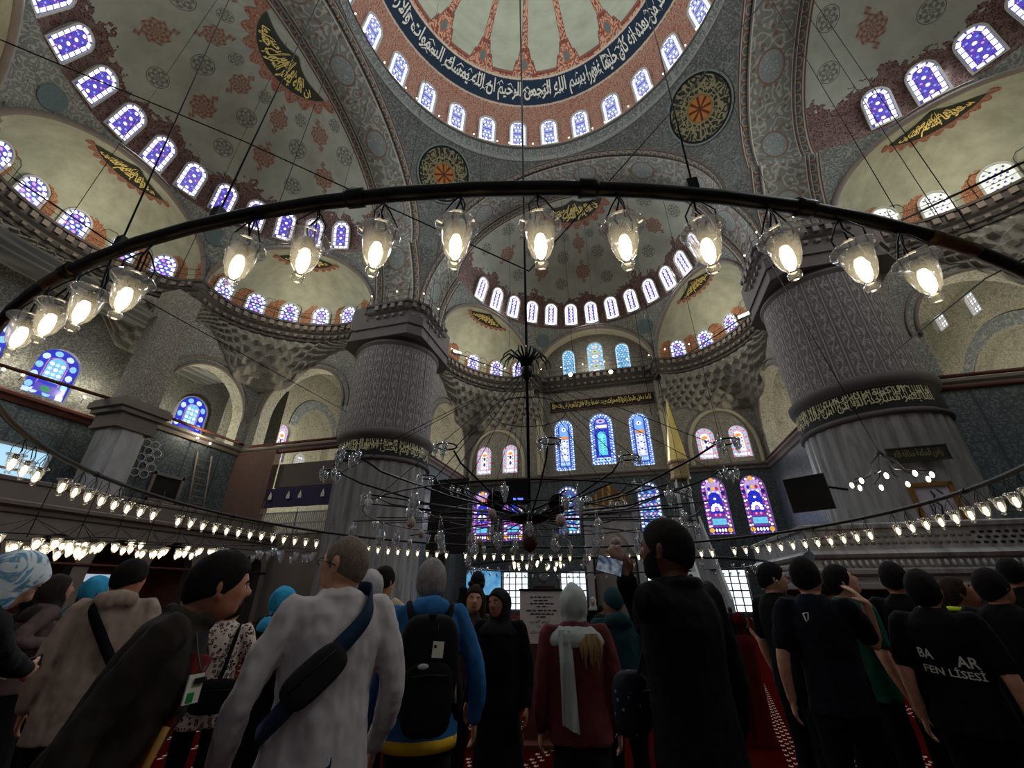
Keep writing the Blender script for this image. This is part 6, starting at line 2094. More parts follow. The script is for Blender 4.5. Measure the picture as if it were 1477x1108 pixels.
    for sd in (-1, 1):
        er = Matrix.Rotation(sd * .35, 3, 'Z')
        for dx, dz, q in ((0, .012, (.008, .021, .030)), (0, -.018, (.007, .014, .016))):
            mb.ball(HP((sd * .074, -.006, -.002 + dz)), tuple(k * s for k in q), 8, 6, rot=RL @ HM @ er)
    root = voxel(mb, 'person', skin_m, vox, 1 if vox < .011 else 1)
    root.location = org; root.rotation_euler = (0, 0, rz)
    tag(root, label, 'person')
    # --- face
    if face:
        mb = MB(); mb2 = MB()
        for sd in (-1, 1):
            p = HP(head_r(sd * 20, 6) * .955); mb.ball(p, .0098 * s, 10, 8)
            q = HP(head_r(sd * 20, 6) * .955 + V3((0, .0062, 0))); mb2.ball(q, .0050 * s, 8, 6)
        mb.build('eye', m_eye, root); mb2.build('iris', m_iris, root)
        mb = MB()
        for sd in (-1, 1):
            mb.tube([HP(head_r(sd * a, e) * 1.012) for a, e in ((8, 15), (18, 18.5), (30, 15))], [.0028 * s, .004 * s, .002 * s], 5)
        mb.build('eyebrow', HD if hair[1] not in (HG, HS) else HG, root)
        mb = MB()
        for e, q in ((-26.2, .0034), (-30.2, .0044)): mb.tube([HP(head_r(a, e + abs(a) * .05) * 1.004) for a in (-15, -8, 0, 8, 15)], [.0012 * s, q * s, q * 1.1 * s, q * s, .0012 * s], 6)
        mb.build('mouth', m_lip, root)
    # --- hair or scarf
    kind = hair[0]
    def hmask(az, el):
        a = abs(az)
        if kind in ('short', 'curly', 'stubble', 'beard'): line = 34 - .0 * a if a < 35 else (34 - (a - 35) * 1.1 if a < 62 else (4 - (a - 62) * .9 if a < 78 else -12 - (a - 78) * .28))
        elif kind in ('mid', 'bun', 'long'): line = 34 if a < 30 else (34 - (a - 30) * 1.3 if a < 75 else -24 - (a - 75) * .3)
        elif kind == 'cap': line = 24 if a < 60 else (24 - (a - 60) * .5)
        else: line = 36 - .009 * a * a if a < 60 else -90
        return el - line
    if kind in ('short', 'curly', 'stubble', 'mid', 'bun', 'long', 'cap', 'beard'):
        th = {'short': .115, 'curly': .17, 'stubble': .03, 'mid': .17, 'bun': .12, 'long': .13, 'cap': .12, 'beard': .085}[kind]
        mb = MB()
        def hf(u, v):
            az, el = 360 * u - 180, 180 * v - 90
            m_ = max(0, min(1, hmask(az, el) / 7 + .35))
            p = head_r(az, el, fem)
            n_ = mnoise.noise(p * (60 if kind == 'curly' else 34)) * (.035 if kind in ('curly', 'mid') else .014)
            k = .93 + m_ * (.07 + th * (.55 + .45 * max(0, sin(radians(el)))) + n_)
            if kind in ('short', 'beard') : k += m_ * .04 * g2(abs(az), el - 60, 60, 30)
            return HP(p * k)
        mb.grid(hf, 64, 44)
        ho = mb.build('hair' if kind != 'cap' else 'cap', hair[1], root)
        if kind == 'beard':
            mb = MB()
            def bf(u, v):
                az, el = 360 * u - 180, 180 * v - 90; a = abs(az)
                lo = max(0, min(1, (-(el + 20 - (a / 80) ** 2 * 34)) / 6)) * max(0, min(1, (86 - a) / 8)) * max(0, min(1, (el + 78) / 10))
                lip = 1 - g2(az, el + 28, 14, 5)
                p = head_r(az, el)
                return HP(p * (.94 + lo * lip * .15 + mnoise.noise(p * 50) * .015 * lo))
            mb.grid(bf, 56, 40); mb.build('beard', hair[1], root)
        if kind == 'long':
            mb = MB()
            loft(mb, [(HP((0, -.055 - .02 * t, .03 - .30 * t)), (.085 - .02 * t) * s, (.05 - .015 * t) * s, RL @ HM @ ex, RL @ HM @ ey) for t in (0, .25, .5, .8, 1)], 14)
            for sd in (-1, 1): limb(mb, [HP((sd * .07, -.01, .04)), HP((sd * .085, .01, -.1)), HP((sd * .09, .03, -.27))], [.03 * s, .034 * s, .02 * s], 8)
            mb.build('hair_length', hair[1], root)
    elif kind in ('scarf', 'hood'):
        mb = MB()
        pk = hair[2] if len(hair) > 2 else 0
        def sf(u, v):
            az, el = 360 * u - 180, 180 * v - 90; a = abs(az)
            # face opening
            d = sqrt((a / 47) ** 2 + ((el + 8) / (44 if kind == 'scarf' else 50)) ** 2)
            m_ = max(0, min(1, (d - .95) * 5))
            p = head_r(az, el, fem)
            if el < -30: p = V3((p.x * 1.05, p.y, p.z))
            k = .9 + m_ * (.25 - .10 * max(0, sin(radians(el))) ** 3 + .02 * sin(az * .28 + el * .12) + mnoise.noise(p * 18) * .05 + pk * g2(a, el - 38, 40, 25))
            return HP(p * k)
        mb.grid(sf, 60, 44)
        N_ = 22
        rr_ = [(HP((0, -.004, -.05)), .086 * s, .094 * s, RL @ HM @ ex, RL @ HM @ ey), (HP((0, -.01, -.13)), .082 * s, .086 * s, RL @ HM @ ex, RL @ HM @ ey), (UP_((0, -.01, 1.485)), .112 * s, .1 * s, bx, by), (UP_((0, -.015, 1.44)), .165 * s * f, .125 * s * f, bx, by), (UP_((0, -.01, 1.39)), .19 * s * f, .14 * s * f, bx, by), (UP_((0, -.01, 1.36)), .18 * s * f, .13 * s * f, bx, by)]
        loft(mb, rr_, N_)
        voxel(mb, 'headscarf' if kind == 'scarf' else 'hood', hair[1], max(vox, .011), 1, root, .007 * s, NP[0], 16)
    # --- clothes
    if top is not None:
        mb = MB(); g = .022
        R2 = [(hem, .19, .14, 0), (.90, .186, .138, 0), (1.02, .175, .132, 0), (1.12, .170, .13, .005), (1.24, .182, .136, .005), (1.34, .188, .132, -.002), (1.42, .168, .108, -.014), (1.468, .122, .086, -.016), (1.50, .084, .074, -.012), (1.515, .072, .068, -.01)]
        loft(mb, [(UP_((0, yo, z)) if z > .95 else (V3((0, yo, z)) * s + (UP_((0, 0, .95)) - V3((0, 0, .95)) * s)), rx * s * f, ry * s * f, bx if z > .95 else ex, by if z > .95 else ey) for z, rx, ry, yo in R2], 24)
        for nm in A:
            sh, el, w, hd, pn, curl, sd = A[nm]
            sh2 = sh.lerp(UP_((0, 0, 1.40)), .22)
            if sleeve == 'long': limb(mb, [sh2, sh, el, w.lerp(el, .06)], [.064 * s, .067 * s, .055 * s, .043 * s], 12)
            elif sleeve == 'short': limb(mb, [sh2, sh, sh.lerp(el, .72)], [.064 * s, .070 * s, .067 * s], 12)
        if collar == 'hood':
            mb.ball(UP_((0, -.10, 1.47)), (.13 * s, .07 * s, .075 * s), 14, 8)
        elif collar: mb.tube([UP_((.088 * cos(t * .4488), -.012 + .080 * sin(t * .4488), 1.478 + .02 * collar)) for t in range(14)], .022 * s, 8, closed=True)
        voxel(mb, 'top', top, max(vox, .011), 2, root, wr * s, NP[0], wsc)
    if bottom is not None:
        mb = MB()
        if skirt: loft(mb, [(V3((0, 0, z)) * s, rx * s, ry * s, ex, ey) for z, rx, ry in ((.06, .25, .24), (.3, .23, .21), (.6, .20, .17), (.9, .178, .13), (.98, .165, .12))], 20)
        else:
            loft(mb, [(V3((0, 0, z)) * s, rx * s * f, ry * s * f, ex, ey) for z, rx, ry in ((.78, .165, .12), (.86, .178, .13), (.96, .170, .125))], 18)
            for sd in (-1, 1): limb(mb, [V3((sd * .092, 0, .86)) * s, V3((sd * .102, .01, .48)) * s, V3((sd * .107, -.02, .07)) * s], [.096 * s * f, .074 * s, .062 * s], 10)
        voxel(mb, 'skirt' if skirt else 'trousers', bottom, max(vox, .014), 1, root, wr * s, NP[0] + 5, 7)
    # shoes
    mb = MB()
    for sd in (-1, 1):
        loft(mb, [(V3((sd * .11, y, z)) * s, a * s, b * s, ex, V3((0, 0, 1))) for y, z, a, b in ((-.085, .05, .03, .045), (-.03, .052, .045, .055), (.06, .045, .052, .043), (.15, .034, .048, .032), (.2, .024, .022, .018))], 12)
    mb.build('shoes', m_shoe, root)
    return dict(root=root, s=s, UP=UP_, HP=HP, A=A, loc=loc, hc=hc, RL=RL, HM=HM, org=org, rz=rz, bx=bx, by=by, zc=zc, f=f)
m_shoe = plain('dark_shoes', (26, 24, 24), .6)
def attach(P, name, mb, m, parent=None, smooth=True):
    return mb.build(name, m, parent or P['root'], smooth=smooth)
def thing_on(P, name, label, cat):
    e = empty(name, P['org'], P['rz'], label, cat); return e
BLK = cloth('black_cloth', (11, 11, 13), .3); NVY = cloth('navy_cloth', (14, 16, 26), .3); DGR = cloth('charcoal_cloth', (34, 33, 36), .3)
JEAN = cloth('blue_jeans', (34, 46, 72), .3); BRN = cloth('brown_coat', (70, 52, 44), .3); MAU = cloth('mauve_coat', (92, 76, 72), .25)
BEI = cloth('beige_cotton', (150, 132, 118), .15); OLV = cloth('olive_brown_jacket', (46, 41, 34), .3); GRY = cloth('light_grey_knit', (178, 172, 172), .1)
BLU_ = cloth('blue_fleece', (44, 98, 150), .2); TEA_ = cloth('dark_teal_cloth', (30, 58, 62), .3); MAR = cloth('maroon_knit', (92, 40, 42), .25)
WSC = cloth('pale_grey_scarf', (160, 168, 164), .12); CYS = cloth('bright_blue_scarf', (58, 160, 204), .2, 8); DSC = cloth('dark_brown_scarf', (54, 44, 40), .25); LHD = cloth('light_grey_scarf', (168, 164, 164), .12)
BSC = cloth('black_scarf', (28, 26, 28), .3); GRN_ = cloth('bottle_green', (22, 74, 56), .25); CRM = cloth('cream_shirt', (196, 180, 150), .12); YEL_ = cloth('fluorescent_yellow', (206, 220, 60), .1)
REDS = cloth('red_shirt', (92, 24, 22), .3); TAUP = cloth('taupe_coat', (70, 60, 50), .3)
def pat_scarf(nb):
    x, y, z = nb.obj()
    n = nb.noise(nb.vec(x, y, z), 9.0, 3, .5, 1.5)
    c = nb.mix(lin(92, 150, 186), lin(206, 214, 216), ((n * 4.0).fract() - .5).abs().step(.1, .3))
    return nb.mix(c, lin(110, 120, 130), n.step(.55, .7) * .6)
PSC = mat('patterned_blue_scarf', pat_scarf, .9)
def leopard(nb):
    x, y, z = nb.obj()
    d = nb.vor(nb.vec(x, y, z), 34.0, 'F1', .9)
    n = nb.noise(nb.vec(x, y, z), 60.0, 1)
    c = nb.mix(lin(206, 188, 176), lin(34, 26, 26), d.band(.24, .44) * (n > .36))
    return nb.mix(c, lin(150, 110, 90), d < .2)
LEO = mat('leopard_print', leopard, .85)
def floral(nb):
    x, y, z = nb.obj()
    d = nb.vor(nb.vec(x, y, z), 26.0, 'F1', 1.0)
    return nb.mix(lin(14, 16, 26), lin(96, 106, 126), d < .17)
FLO = mat('dark_floral_cloth', floral, .85)

# 1 far left woman in the patterned scarf
p1 = person((18, 832), 86, 70, 'woman in a pale blue patterned headscarf at the far left edge, bending forward', SK2, ('scarf', PSC, .1), DGR, bottom=JEAN, head=(0, -22, 0), lean=(12, 0), fem=1,
            arms={'R': dict(w=(38, 972), z=1.75, hint=(0, -.5, -.8)), 'L': dict(w=(14, 985), z=1.95, hint=(0, -.5, -.8))}, vox=.011)
# phone in her hands
def phone(pos, ydir, ndir, label, w=.075, h=.15, screen=None):
    y = V3(ydir).normalized(); n = V3(ndir); n = (n - y * n.dot(y)).normalized(); x = y.cross(n)
    m = Matrix((x, y, n)).transposed().to_4x4(); m.translation = pos
    e = empty('phone', (0, 0, 0), 0, label, 'phone'); e.matrix_world = m
    mb = MB(); mb.box((0, 0, 0), (w, h, .009)); o = mb.build('case', m_iron, e, smooth=False)
    mb = MB(); mb.box((0, 0, .005), (w * .93, h * .95, .002)); mb.build('screen', screen or plain('dark_screen_glass', (16, 16, 20), .15, spec=.6), e, smooth=False)
    mb = MB(); mb.lathe([(0, .002), (.008, .002), (.008, 0)], 10, (w * .28, h * .4, -.007)); mb.build('camera_lens', m_iron, e)
    return e
def wrist_world(P, nm, off=(0, 0, 0)):
    sh, el, w, hd, pn, curl, sd = P['A'][nm]
    R = Matrix.Rotation(P['rz'], 3, 'Z')
    return P['org'] + R @ (w + hd.normalized() * .09 * P['s'] + pn.normalized() * .02), R @ hd.normalized(), R @ pn.normalized()
w, d, n = wrist_world(p1, 'R'); phone(w + V3((0, 0, .04)), d + V3((0, 0, .4)), -n, 'red-edged phone held low by the woman in the patterned scarf')
# 2,3 women behind
p2 = person((80, 852), 46, 75, 'woman in a dark brown headscarf and mauve coat behind the patterned scarf', SK1, ('scarf', DSC), MAU, bottom=BLK, skirt=True, fem=1, head=(0, 8, 0), arms={'R': dict(w=(75, 925), z=2.85, curl=.9), 'L': dict(w=(60, 918), z=2.95, curl=.9)})
p2b = person((50, 868), 40, 40, 'person in a dark hooded coat at the left behind the crowd', SK1, ('hood', BSC), BLK, bottom=BLK)
p3 = person((137, 852), 42, 60, 'woman in a bright blue headscarf and brown coat left of the beige jacket', SK1, ('scarf', CYS), BRN, bottom=BLK, skirt=True, fem=1)
# 4 beige hoodie
p4 = person((186, 836), 56, 12, 'dark-haired man in a beige hooded jacket with a black shoulder strap', SK1, ('short', HD), BEI, bottom=REDS if False else BLK, head=(28, 0, 0), lean=(6, 0), collar='hood', fat=1.12, hem=.72, wr=.013)
def strap(P, name, label, m, pts, wd=.03, bag=None, bagm=None, off=.012):
    e = thing_on(P, name, label, 'bag')
    mb = MB(); Q = smoothpath([P['UP'](q) for q in pts], 6)
    c0 = P['UP']((0, 0, 1.2))
    vs = []; fs = []; n_ = len(Q)
    for k, q in enumerate(Q):
        t = (Q[min(k + 1, n_ - 1)] - Q[max(k - 1, 0)]).normalized(); o = V3((q.x - c0.x, q.y - c0.y, 0)).normalized(); w_ = t.cross(o).normalized()
        for a, b in ((-wd, -.004), (-wd, .006), (wd, .006), (wd, -.004)): vs.append(q + w_ * a * P['s'] + o * b)
    for k in range(n_ - 1):
        for i in range(4): j = (i + 1) % 4; fs.append((k * 4 + i, k * 4 + j, k * 4 + 4 + j, k * 4 + 4 + i))
    mb.add(vs, fs); mb.build('strap', m, e)
    if bag:
        c, sz, rot = bag
        mb = MB(); R_ = P['RL'] @ Matrix.Rotation(rot, 3, 'Y')
        mb.ball(P['UP'](c), tuple(k * P['s'] for k in sz), 18, 12, rot=R_)
        vv = []
        for v in mb.v:      # squarer pouch
            q = R_.inverted() @ (V3(v) - P['UP'](c)); q = V3(tuple(sz[i] * P['s'] * (abs(q[i] / (sz[i] * P['s'])) ** .6) * (1 if q[i] > 0 else -1) for i in range(3))); vv.append(tuple(P['UP'](c) + R_ @ q))
        mb.v = vv; bo = mb.build('pouch', bagm or m, e)
        mb = MB(); mb.tube([P['UP'](V3(c) + Matrix.Rotation(rot, 3, 'Y') @ V3((x * sz[0], -sz[1] * 1.02, sz[2] * .4))) for x in (-.8, 0, .8)], .004, 5); mb.build('zip', m_iron, bo)
    return e
strap(p4, 'shoulder_bag', 'black strap and bag across the back of the beige jacket', BLK, [(-.13, -.02, 1.50), (-.10, -.13, 1.42), (.02, -.165, 1.25), (.14, -.15, 1.08), (.21, -.06, .98)], .028, ((.22, .02, .92), (.06, .1, .09), 0), BLK)
# 5 man in the brown jacket
p5 = person((318, 832), 98, 100, 'man in an olive brown jacket in profile, leaning forward, with a hanging badge', SK1, ('short', HD), OLV, bottom=DGR, head=(-22, 16, 0), lean=(19, -4), vox=.009, fat=1.12, hem=.66, collar=1, wr=.012)
e = thing_on(p5, 'badge', 'white and green badge on a cord round the neck of the brown jacket man', 'badge')
U = p5['UP']
mb = MB(); mb.tube(smoothpath([U((.07, .02, 1.50)), U((.12, .11, 1.40)), U((.115, .15, 1.36))], 5), .004, 5); mb.tube(smoothpath([U((-.07, .02, 1.50)), U((.0, .13, 1.40)), U((.115, .152, 1.36))], 5), .004, 5); mb.build('cord', m_dstone, e)
mb = MB(); mb.box(U((.12, .158, 1.31)), (.06, .006, .09), Matrix.Rotation(-.7, 3, 'Z')); c_ = mb.build('card', m_white, e, smooth=False)
mb = MB(); mb.box(U((.125, .163, 1.285)), (.026, .006, .03), Matrix.Rotation(-.7, 3, 'Z')); mb.build('green_stripe', plain('badge_green', (30, 130, 60), .6), c_, smooth=False)
mb = MB(); mb.box(U((.121, .163, 1.337)), (.04, .006, .018), Matrix.Rotation(-.7, 3, 'Z')); mb.build('dark_print', m_black, c_, smooth=False)
mb = MB(); loft(mb, [(U((.03, .085 + .015 * t, 1.40 - .62 * t)), .085 * p5['s'], .068 * p5['s'], p5['bx'], p5['by']) for t in (0, .3, .6, 1)], 14); mb.build('shirt_front', REDS, p5['root'])
mb = MB(); mb.tube([U((.13, .15, 1.2)), U((.135, .175, .95)), U((.13, .17, .80))], .012, 6); mb.build('yellow_trim', plain('ochre_trim', (150, 110, 50), .8), p5['root'])
# 6 leopard blouse
p6 = person((334, 878), 50, 10, 'dark-haired woman in a leopard print blouse with a black bag, seen from behind', SK2, ('mid', HD), LEO, bottom=BLK, fem=1, hem=.74, arms={'R': dict(out=.07, up=.1)})
strap(p6, 'shoulder_bag', 'black shoulder bag on the leopard print blouse', BLK, [(.12, .03, 1.50), (.12, -.12, 1.42), (.10, -.155, 1.2), (.08, -.17, 1.06)], .016, ((.07, -.2, .98), (.17, .06, .12), 0), BLK)
# 7 blue scarf, black coat
p7 = person((408, 868), 46, 50, 'woman in a bright blue headscarf and black coat behind the grey shirt man', SK1, ('scarf', CYS), BLK, bottom=BLK, skirt=True, fem=1)
# 8 grey shirt man
p8 = person((497, 817), 84, -12, 'grey-haired man in a light grey knit shirt with a navy sling strap across his back', SK2, ('stubble', HS), GRY, bottom=JEAN, head=(-42, 6, 0), vox=.0095, fat=1.12, hem=.80, arms={'L': dict(out=.06, fwd=.03), 'R': dict(out=.03, fwd=.1)}, wr=.012, collar=.2)
H = p8['HP']
mb = MB()
for sd in (-1, 1):
    c = H(head_r(sd * 20, 5) * 1.0 + V3((0, .014, 0)))
    mb.tube([c + (p8['RL'] @ p8['HM']) @ (V3((.024 * cos(t * .5236), 0, .017 * sin(t * .5236))) * p8['s']) for t in range(12)], .0022, 5, closed=True)
    mb.tube([H(head_r(sd * 20, 5) + V3((sd * .022, .012, .006))), H((sd * .082, .03, .012)), H((sd * .084, -.02, .002))], .0025, 5)
mb.tube([H((-.012, .115, .012)), H((.012, .115, .012))], .002, 5)
mb.build('glasses', m_iron, p8['root'])
strap(p8, 'sling_bag', 'navy sling bag worn across the back of the grey shirt man', cloth('navy_strap', (30, 48, 70), .2), [(.09, .06, 1.515), (.125, -.05, 1.50), (.085, -.145, 1.40), (-.04, -.178, 1.27), (-.13, -.172, 1.16), (-.205, -.09, 1.05), (-.22, .02, 1.0)], .034, ((-.085, -.185, 1.215), (.125, .03, .065), -.72), DGR)
# 9 pale hood behind
p9 = person((533, 850), 55, -8, 'person in a light grey hood close behind the grey shirt man', SK2, ('scarf', LHD), MAU, bottom=JEAN, fem=1)
# 10 man in cream shirt
p10 = person((553, 842), 46, 40, 'dark-haired man in a cream shirt raising a phone, left of the blue fleece', SK2, ('short', HD), CRM, bottom=BLK, arms={'R': dict(w=(563, 905), z=2.75, hint=(.6, -.2, -.8), hdw=(0, .2, 1), curl=.8)})
w, d, n = wrist_world(p10, 'R'); phone(w, d, -n, 'phone held up by the man in the cream shirt')
# 11 blue fleece with backpack
p11 = person((622, 842), 64, -4, 'grey-haired man in a blue fleece carrying a black backpack, seen from behind', SK2, ('mid', HG), BLU_, bottom=DGR, fat=1.12, hem=.83, arms={'L': dict(out=.05), 'R': dict(out=.06)}, collar='hood', vox=.011, head=(6, 0, 0))
U = p11['UP']; s = p11['s']
mb = MB(); loft(mb, [(V3((0, 0, z)) * s, rx * s * 1.12, ry * s * 1.12, V3((1, 0, 0)), V3((0, 1, 0))) for z, rx, ry in ((.795, .188, .142), (.85, .19, .143))], 22); mb.build('yellow_hem', plain('yellow_cloth', (212, 170, 40), .85), p11['root'])
bp = thing_on(p11, 'backpack', 'black backpack with a white name tag on the back of the blue fleece man', 'backpack')
def pack(c, sz, name, m, parent, pw=.55):
    mb = MB(); mb.ball((0, 0, 0), 1, 22, 16)
    mb.v = [tuple(U(c) + p11['RL'] @ V3(tuple(sz[i] * s * (abs(v[i]) ** pw) * (1 if v[i] > 0 else -1) for i in range(3)))) for v in mb.v]
    return mb.build(name, m, parent)
PKB = cloth('black_nylon', (16, 16, 18), .25)
main = pack((0, -.24, 1.20), (.165, .10, .25), 'main_compartment', PKB, bp)
pk2 = pack((0, -.335, 1.07), (.13, .045, .16), 'front_pocket', PKB, bp)
mb = MB(); mb.tube([U((-.09, -.385, 1.17)), U((0, -.39, 1.18)), U((.09, -.385, 1.17))], .005, 5); mb.build('zip', m_iron, pk2)
for sd in (-1, 1):
    mb = MB(); mb.tube(smoothpath([U((sd * .10, -.17, 1.40)), U((sd * .125, -.10, 1.485)), U((sd * .125, .06, 1.475)), U((sd * .14, .15, 1.3)), U((sd * .17, .06, 1.05)), U((sd * .15, -.14, .98))], 6), .022, 8); mb.build('shoulder_strap', PKB, bp)
    mb = MB(); mb.ball(U((sd * .17, -.25, 1.05)), (.03 * s, .06 * s, .1 * s), 10, 8); mb.build('side_pocket', PKB, bp)
mb = MB(); mb.tube([U((0, -.30, 1.43)), U((-.02, -.335, 1.45)), U((.02, -.335, 1.45)), U((0, -.30, 1.43))], .008, 6); mb.build('grab_loop', PKB, bp)
mb = MB(); mb.box(U((.035, -.385, 1.29)), (.06, .004, .075), Matrix.Rotation(.06, 3, 'Y')); tg = mb.build('name_tag', m_white, bp, smooth=False)
mb = MB(); mb.box(U((.02, -.388, 1.305)), (.014, .003, .014)); mb.tube([U((.035, -.384, 1.33)), U((.03, -.36, 1.41))], .002, 4); mb.build('tag_cord', m_iron, tg)
mb = MB(); mb.ball(U((-.035, -.375, 1.215)), (.03, .006, .014), 10, 6); mb.build('pale_badge', m_frame, bp)
mb = MB(); mb.box(U((-.0, -.345, .925)), (.09, .01, .01)); mb.build('reflective_strip', m_white, bp, smooth=False)
mb = MB(); mb.tube([U((.145, -.30, 1.12)), U((.15, -.31, 1.04))], .009, 6); mb.build('buckle', m_stone, bp)
# 12 selfie group
p12 = person((684, 866), 44, 178, 'woman with long dark hair facing the camera and holding up a phone', SK2, ('long', HB), TAUP, bottom=BLK, fem=1, vox=.010, arms={'R': dict(w=(668, 888), z=2.55, hint=(-.4, -.3, -.8), hdw=(0, 0, 1), curl=1.0)}, head=(0, 0, -6))
w, d, n = wrist_world(p12, 'R'); phone(w + V3((0, 0, .06)) - CAMF * .03, (0, 0, 1), (.35, .9, 0), 'large dark phone held up by the long-haired woman facing the camera', .085, .17)
mb = MB()
for sd in (-1, 1): mb.ball(p12['HP']((sd * .05, .0, .128)), .026, 10, 8)
mb.tube([p12['HP']((.085 * cos(t * .3), .0, .13 * sin(t * .3))) for t in range(11)], .006, 6); mb.build('headband', BSC, p12['root'])
p13 = person((720, 872), 50, -160, 'woman in a black hooded headscarf and black coat leaning towards the long-haired woman', SK4, ('scarf', BSC), BLK, bottom=BLK, skirt=True, fem=1, fat=1.12, head=(14, 0, 10))
p13b = person((689, 842), 32, 5, 'person in a dark cap further back behind the raised phone', SK1, ('cap', BSC), BLK, bottom=BLK)
# 14 white scarf
p14 = person((827, 872), 62, -6, 'woman in a pale grey headscarf and maroon cardigan, seen from behind', SK2, ('scarf', WSC), MAR, bottom=BLK, skirt=True, fem=1, fat=1.1, vox=.012)
U = p14['UP']; s = p14['s']
mb = MB(); mb.grid(lambda u, v: U(((-.13 + .085 * u * (1 + .25 * v)), -.125 - .05 * min(1, v * 3) - .012 * sin(u * 9 + v * 3), 1.46 - .50 * v - .05 * u * v)), 14, 24)
mb.grid(lambda u, v: U(((-.13 + .085 * u * (1 + .25 * v)), -.118 - .05 * min(1, v * 3) - .012 * sin(u * 9 + v * 3), 1.46 - .50 * v - .05 * u * v)), 14, 24)
mb.build('scarf_tail', WSC, p14['root'])
mb = MB()
for k in range(11): limb(mb, [U((.005 + .012 * k, -.135, 1.43)), U((.015 + .0125 * k + .006 * sin(k * 2), -.168, 1.36)), U((.02 + .0115 * k + .01 * sin(k * 1.7), -.176, 1.30 - .03 * (k % 3)))], [.012, .012, .004], 6)
mb.build('hair_length', cloth('blonde_hair', (126, 100, 66), .3, 30), p14['root'])
# 15 teal cap
p15 = person((885, 870), 48, -14, 'person in a dark teal cap and teal jacket beside the pale headscarf', SK1, ('cap', TEA_), TEA_, bottom=BLK, collar='hood', fat=1.1)
# 16 man with phone
p16 = person((962, 797), 88, -52, 'tall bearded man in a black hooded top raising a phone, in profile', SK3, ('beard', HD), BLK, bottom=BLK, head=(-12, 4, 0), vox=.009, fat=1.02, hem=.74, collar=.6,
             arms={'L': dict(w=(903, 833), z=1.55, e=(930, 900), ez=1.6, hdw=(-.25, .1, .95), pnw=(-.5, .75, 0), curl=.55)})
w, d, n = wrist_world(p16, 'L')
def livescreen(nb):
    x, y, z = nb.obj()
    return nb.mix(lin(40, 60, 90), lin(150, 160, 170), nb.noise(nb.vec(x, y, z), 40.0, 3).step(.35, .65))
ms = mat('phone_live_view', livescreen, .3); nt = ms.node_tree; bb = nt.nodes['Principled BSDF']; nt.links.new(bb.inputs['Base Color'].links[0].from_socket, bb.inputs['Emission Color']); bb.inputs['Emission Strength'].default_value = .4
phone(px3((879, 816), 1.92), CAMR * .95 + V3((0, 0, -.25)), -ray(879, 816) + V3((0, 0, .1)), 'lit phone held sideways by the tall bearded man', .072, .12, ms)
# a patterned shoulder bag hanging at his left
strap(p16, 'shoulder_bag', 'dark patterned bag at the side of the tall bearded man', FLO, [(.10, -.02, 1.515), (.08, .12, 1.42), (-.02, .165, 1.28), (-.10, .175, 1.14)], .014, ((-.12, .20, 1.06), (.08, .05, .11), 0), FLO)
# 17 far visitors near the windows
F1 = person((855, 868), 16, 180, 'small distant woman in a pale headscarf before the qibla wall', SK2, ('scarf', WSC), BLK, bottom=BLK, skirt=True, fem=1, vox=.02, face=False)
F2 = person((1033, 876), 13, 10, 'distant woman in white holding something up by the bright window', SK2, ('scarf', WSC), cloth('off_white_cloth', (190, 186, 186), .1), bottom=BLK, fem=1, vox=.02, face=False, arms={'L': dict(w=(1027, 878), z=10.6, hdw=(0, 0, 1))})
F3 = person((1053, 880), 13, 20, 'distant woman in a dark headscarf by the bright window', SK2, ('scarf', DGR), BLK, bottom=BLK, skirt=True, fem=1, vox=.02, face=False)
F4 = person((1072, 888), 12, 0, 'distant visitor in a grey coat right of the dark headscarf', SK1, ('short', HD), MAU, bottom=BLK, vox=.02, face=False)
F5 = person((866, 880), 18, 30, 'small distant visitor in dark clothes beside the pale headscarf', SK1, ('short', HD), DGR, bottom=BLK, vox=.02, face=False)
F6 = person((708, 872), 20, 0, 'distant visitor in dark clothes by the blue screen', SK1, ('short', HD), BLK, bottom=BLK, vox=.02, face=False)
# 18.. students in dark shirts
s1 = person((1114, 837), 46, 48, 'student in a black T-shirt with an earbud, left end of the student row', SK2, ('short', HD), BLK, sleeve='short', bottom=BLK, head=(24, 0, 0))
mb = MB(); mb.ball(s1['HP']((.083, .002, -.006)), .009, 8, 6); mb.tube([s1['HP']((.084, .004, -.006)), s1['HP']((.086, .012, -.03))], .004, 6); mb.build('earbud', m_white, s1['root'])
s2 = person((1163, 835), 57, -3, 'student in a navy T-shirt with a small white crest, hand raised to his ear', SK2, ('short', HD), NVY, sleeve='short', bottom=BLK, head=(12, 4, 0), vox=.0095,
            arms={'R': dict(w=(1240, 830), z=2.34, e=(1290, 965), ez=2.30, hdw=tuple(CAMR * -.6 + V3((0, 0, .8)) + CAMF * .15), pnw=tuple(CAMR * -.5 + CAMF * .6 - V3((0, 0, .4))), curl=.35), 'L': dict(out=.03)})
U = s2['UP']
mb = MB(); mb.tube([U((-.085, -.150, 1.40)), U((-.055, -.155, 1.405)), U((-.062, -.158, 1.37)), U((-.078, -.158, 1.352)), U((-.085, -.150, 1.40))], .0045, 5); mb.build('crest', m_white, s2['root'])
s3 = person((1214, 842), 50, 50, 'student in a bottle green shirt looking up to the right', SK2, ('short', HD), GRN_, sleeve='short', bottom=BLK, head=(22, 22, 0))
s4 = person((1291, 838), 50, 5, 'student in a black shirt with thick dark hair, behind the lettered shirt', SK1, ('short', HD), BLK, sleeve='short', bottom=BLK)
s5 = person((1333, 854), 62, 6, 'student in a black T-shirt with white school lettering across the back', SK2, ('short', HD), BLK, sleeve='short', bottom=BLK, head=(4, 24, 0), vox=.0095, fat=1.08)
U = s5['UP']
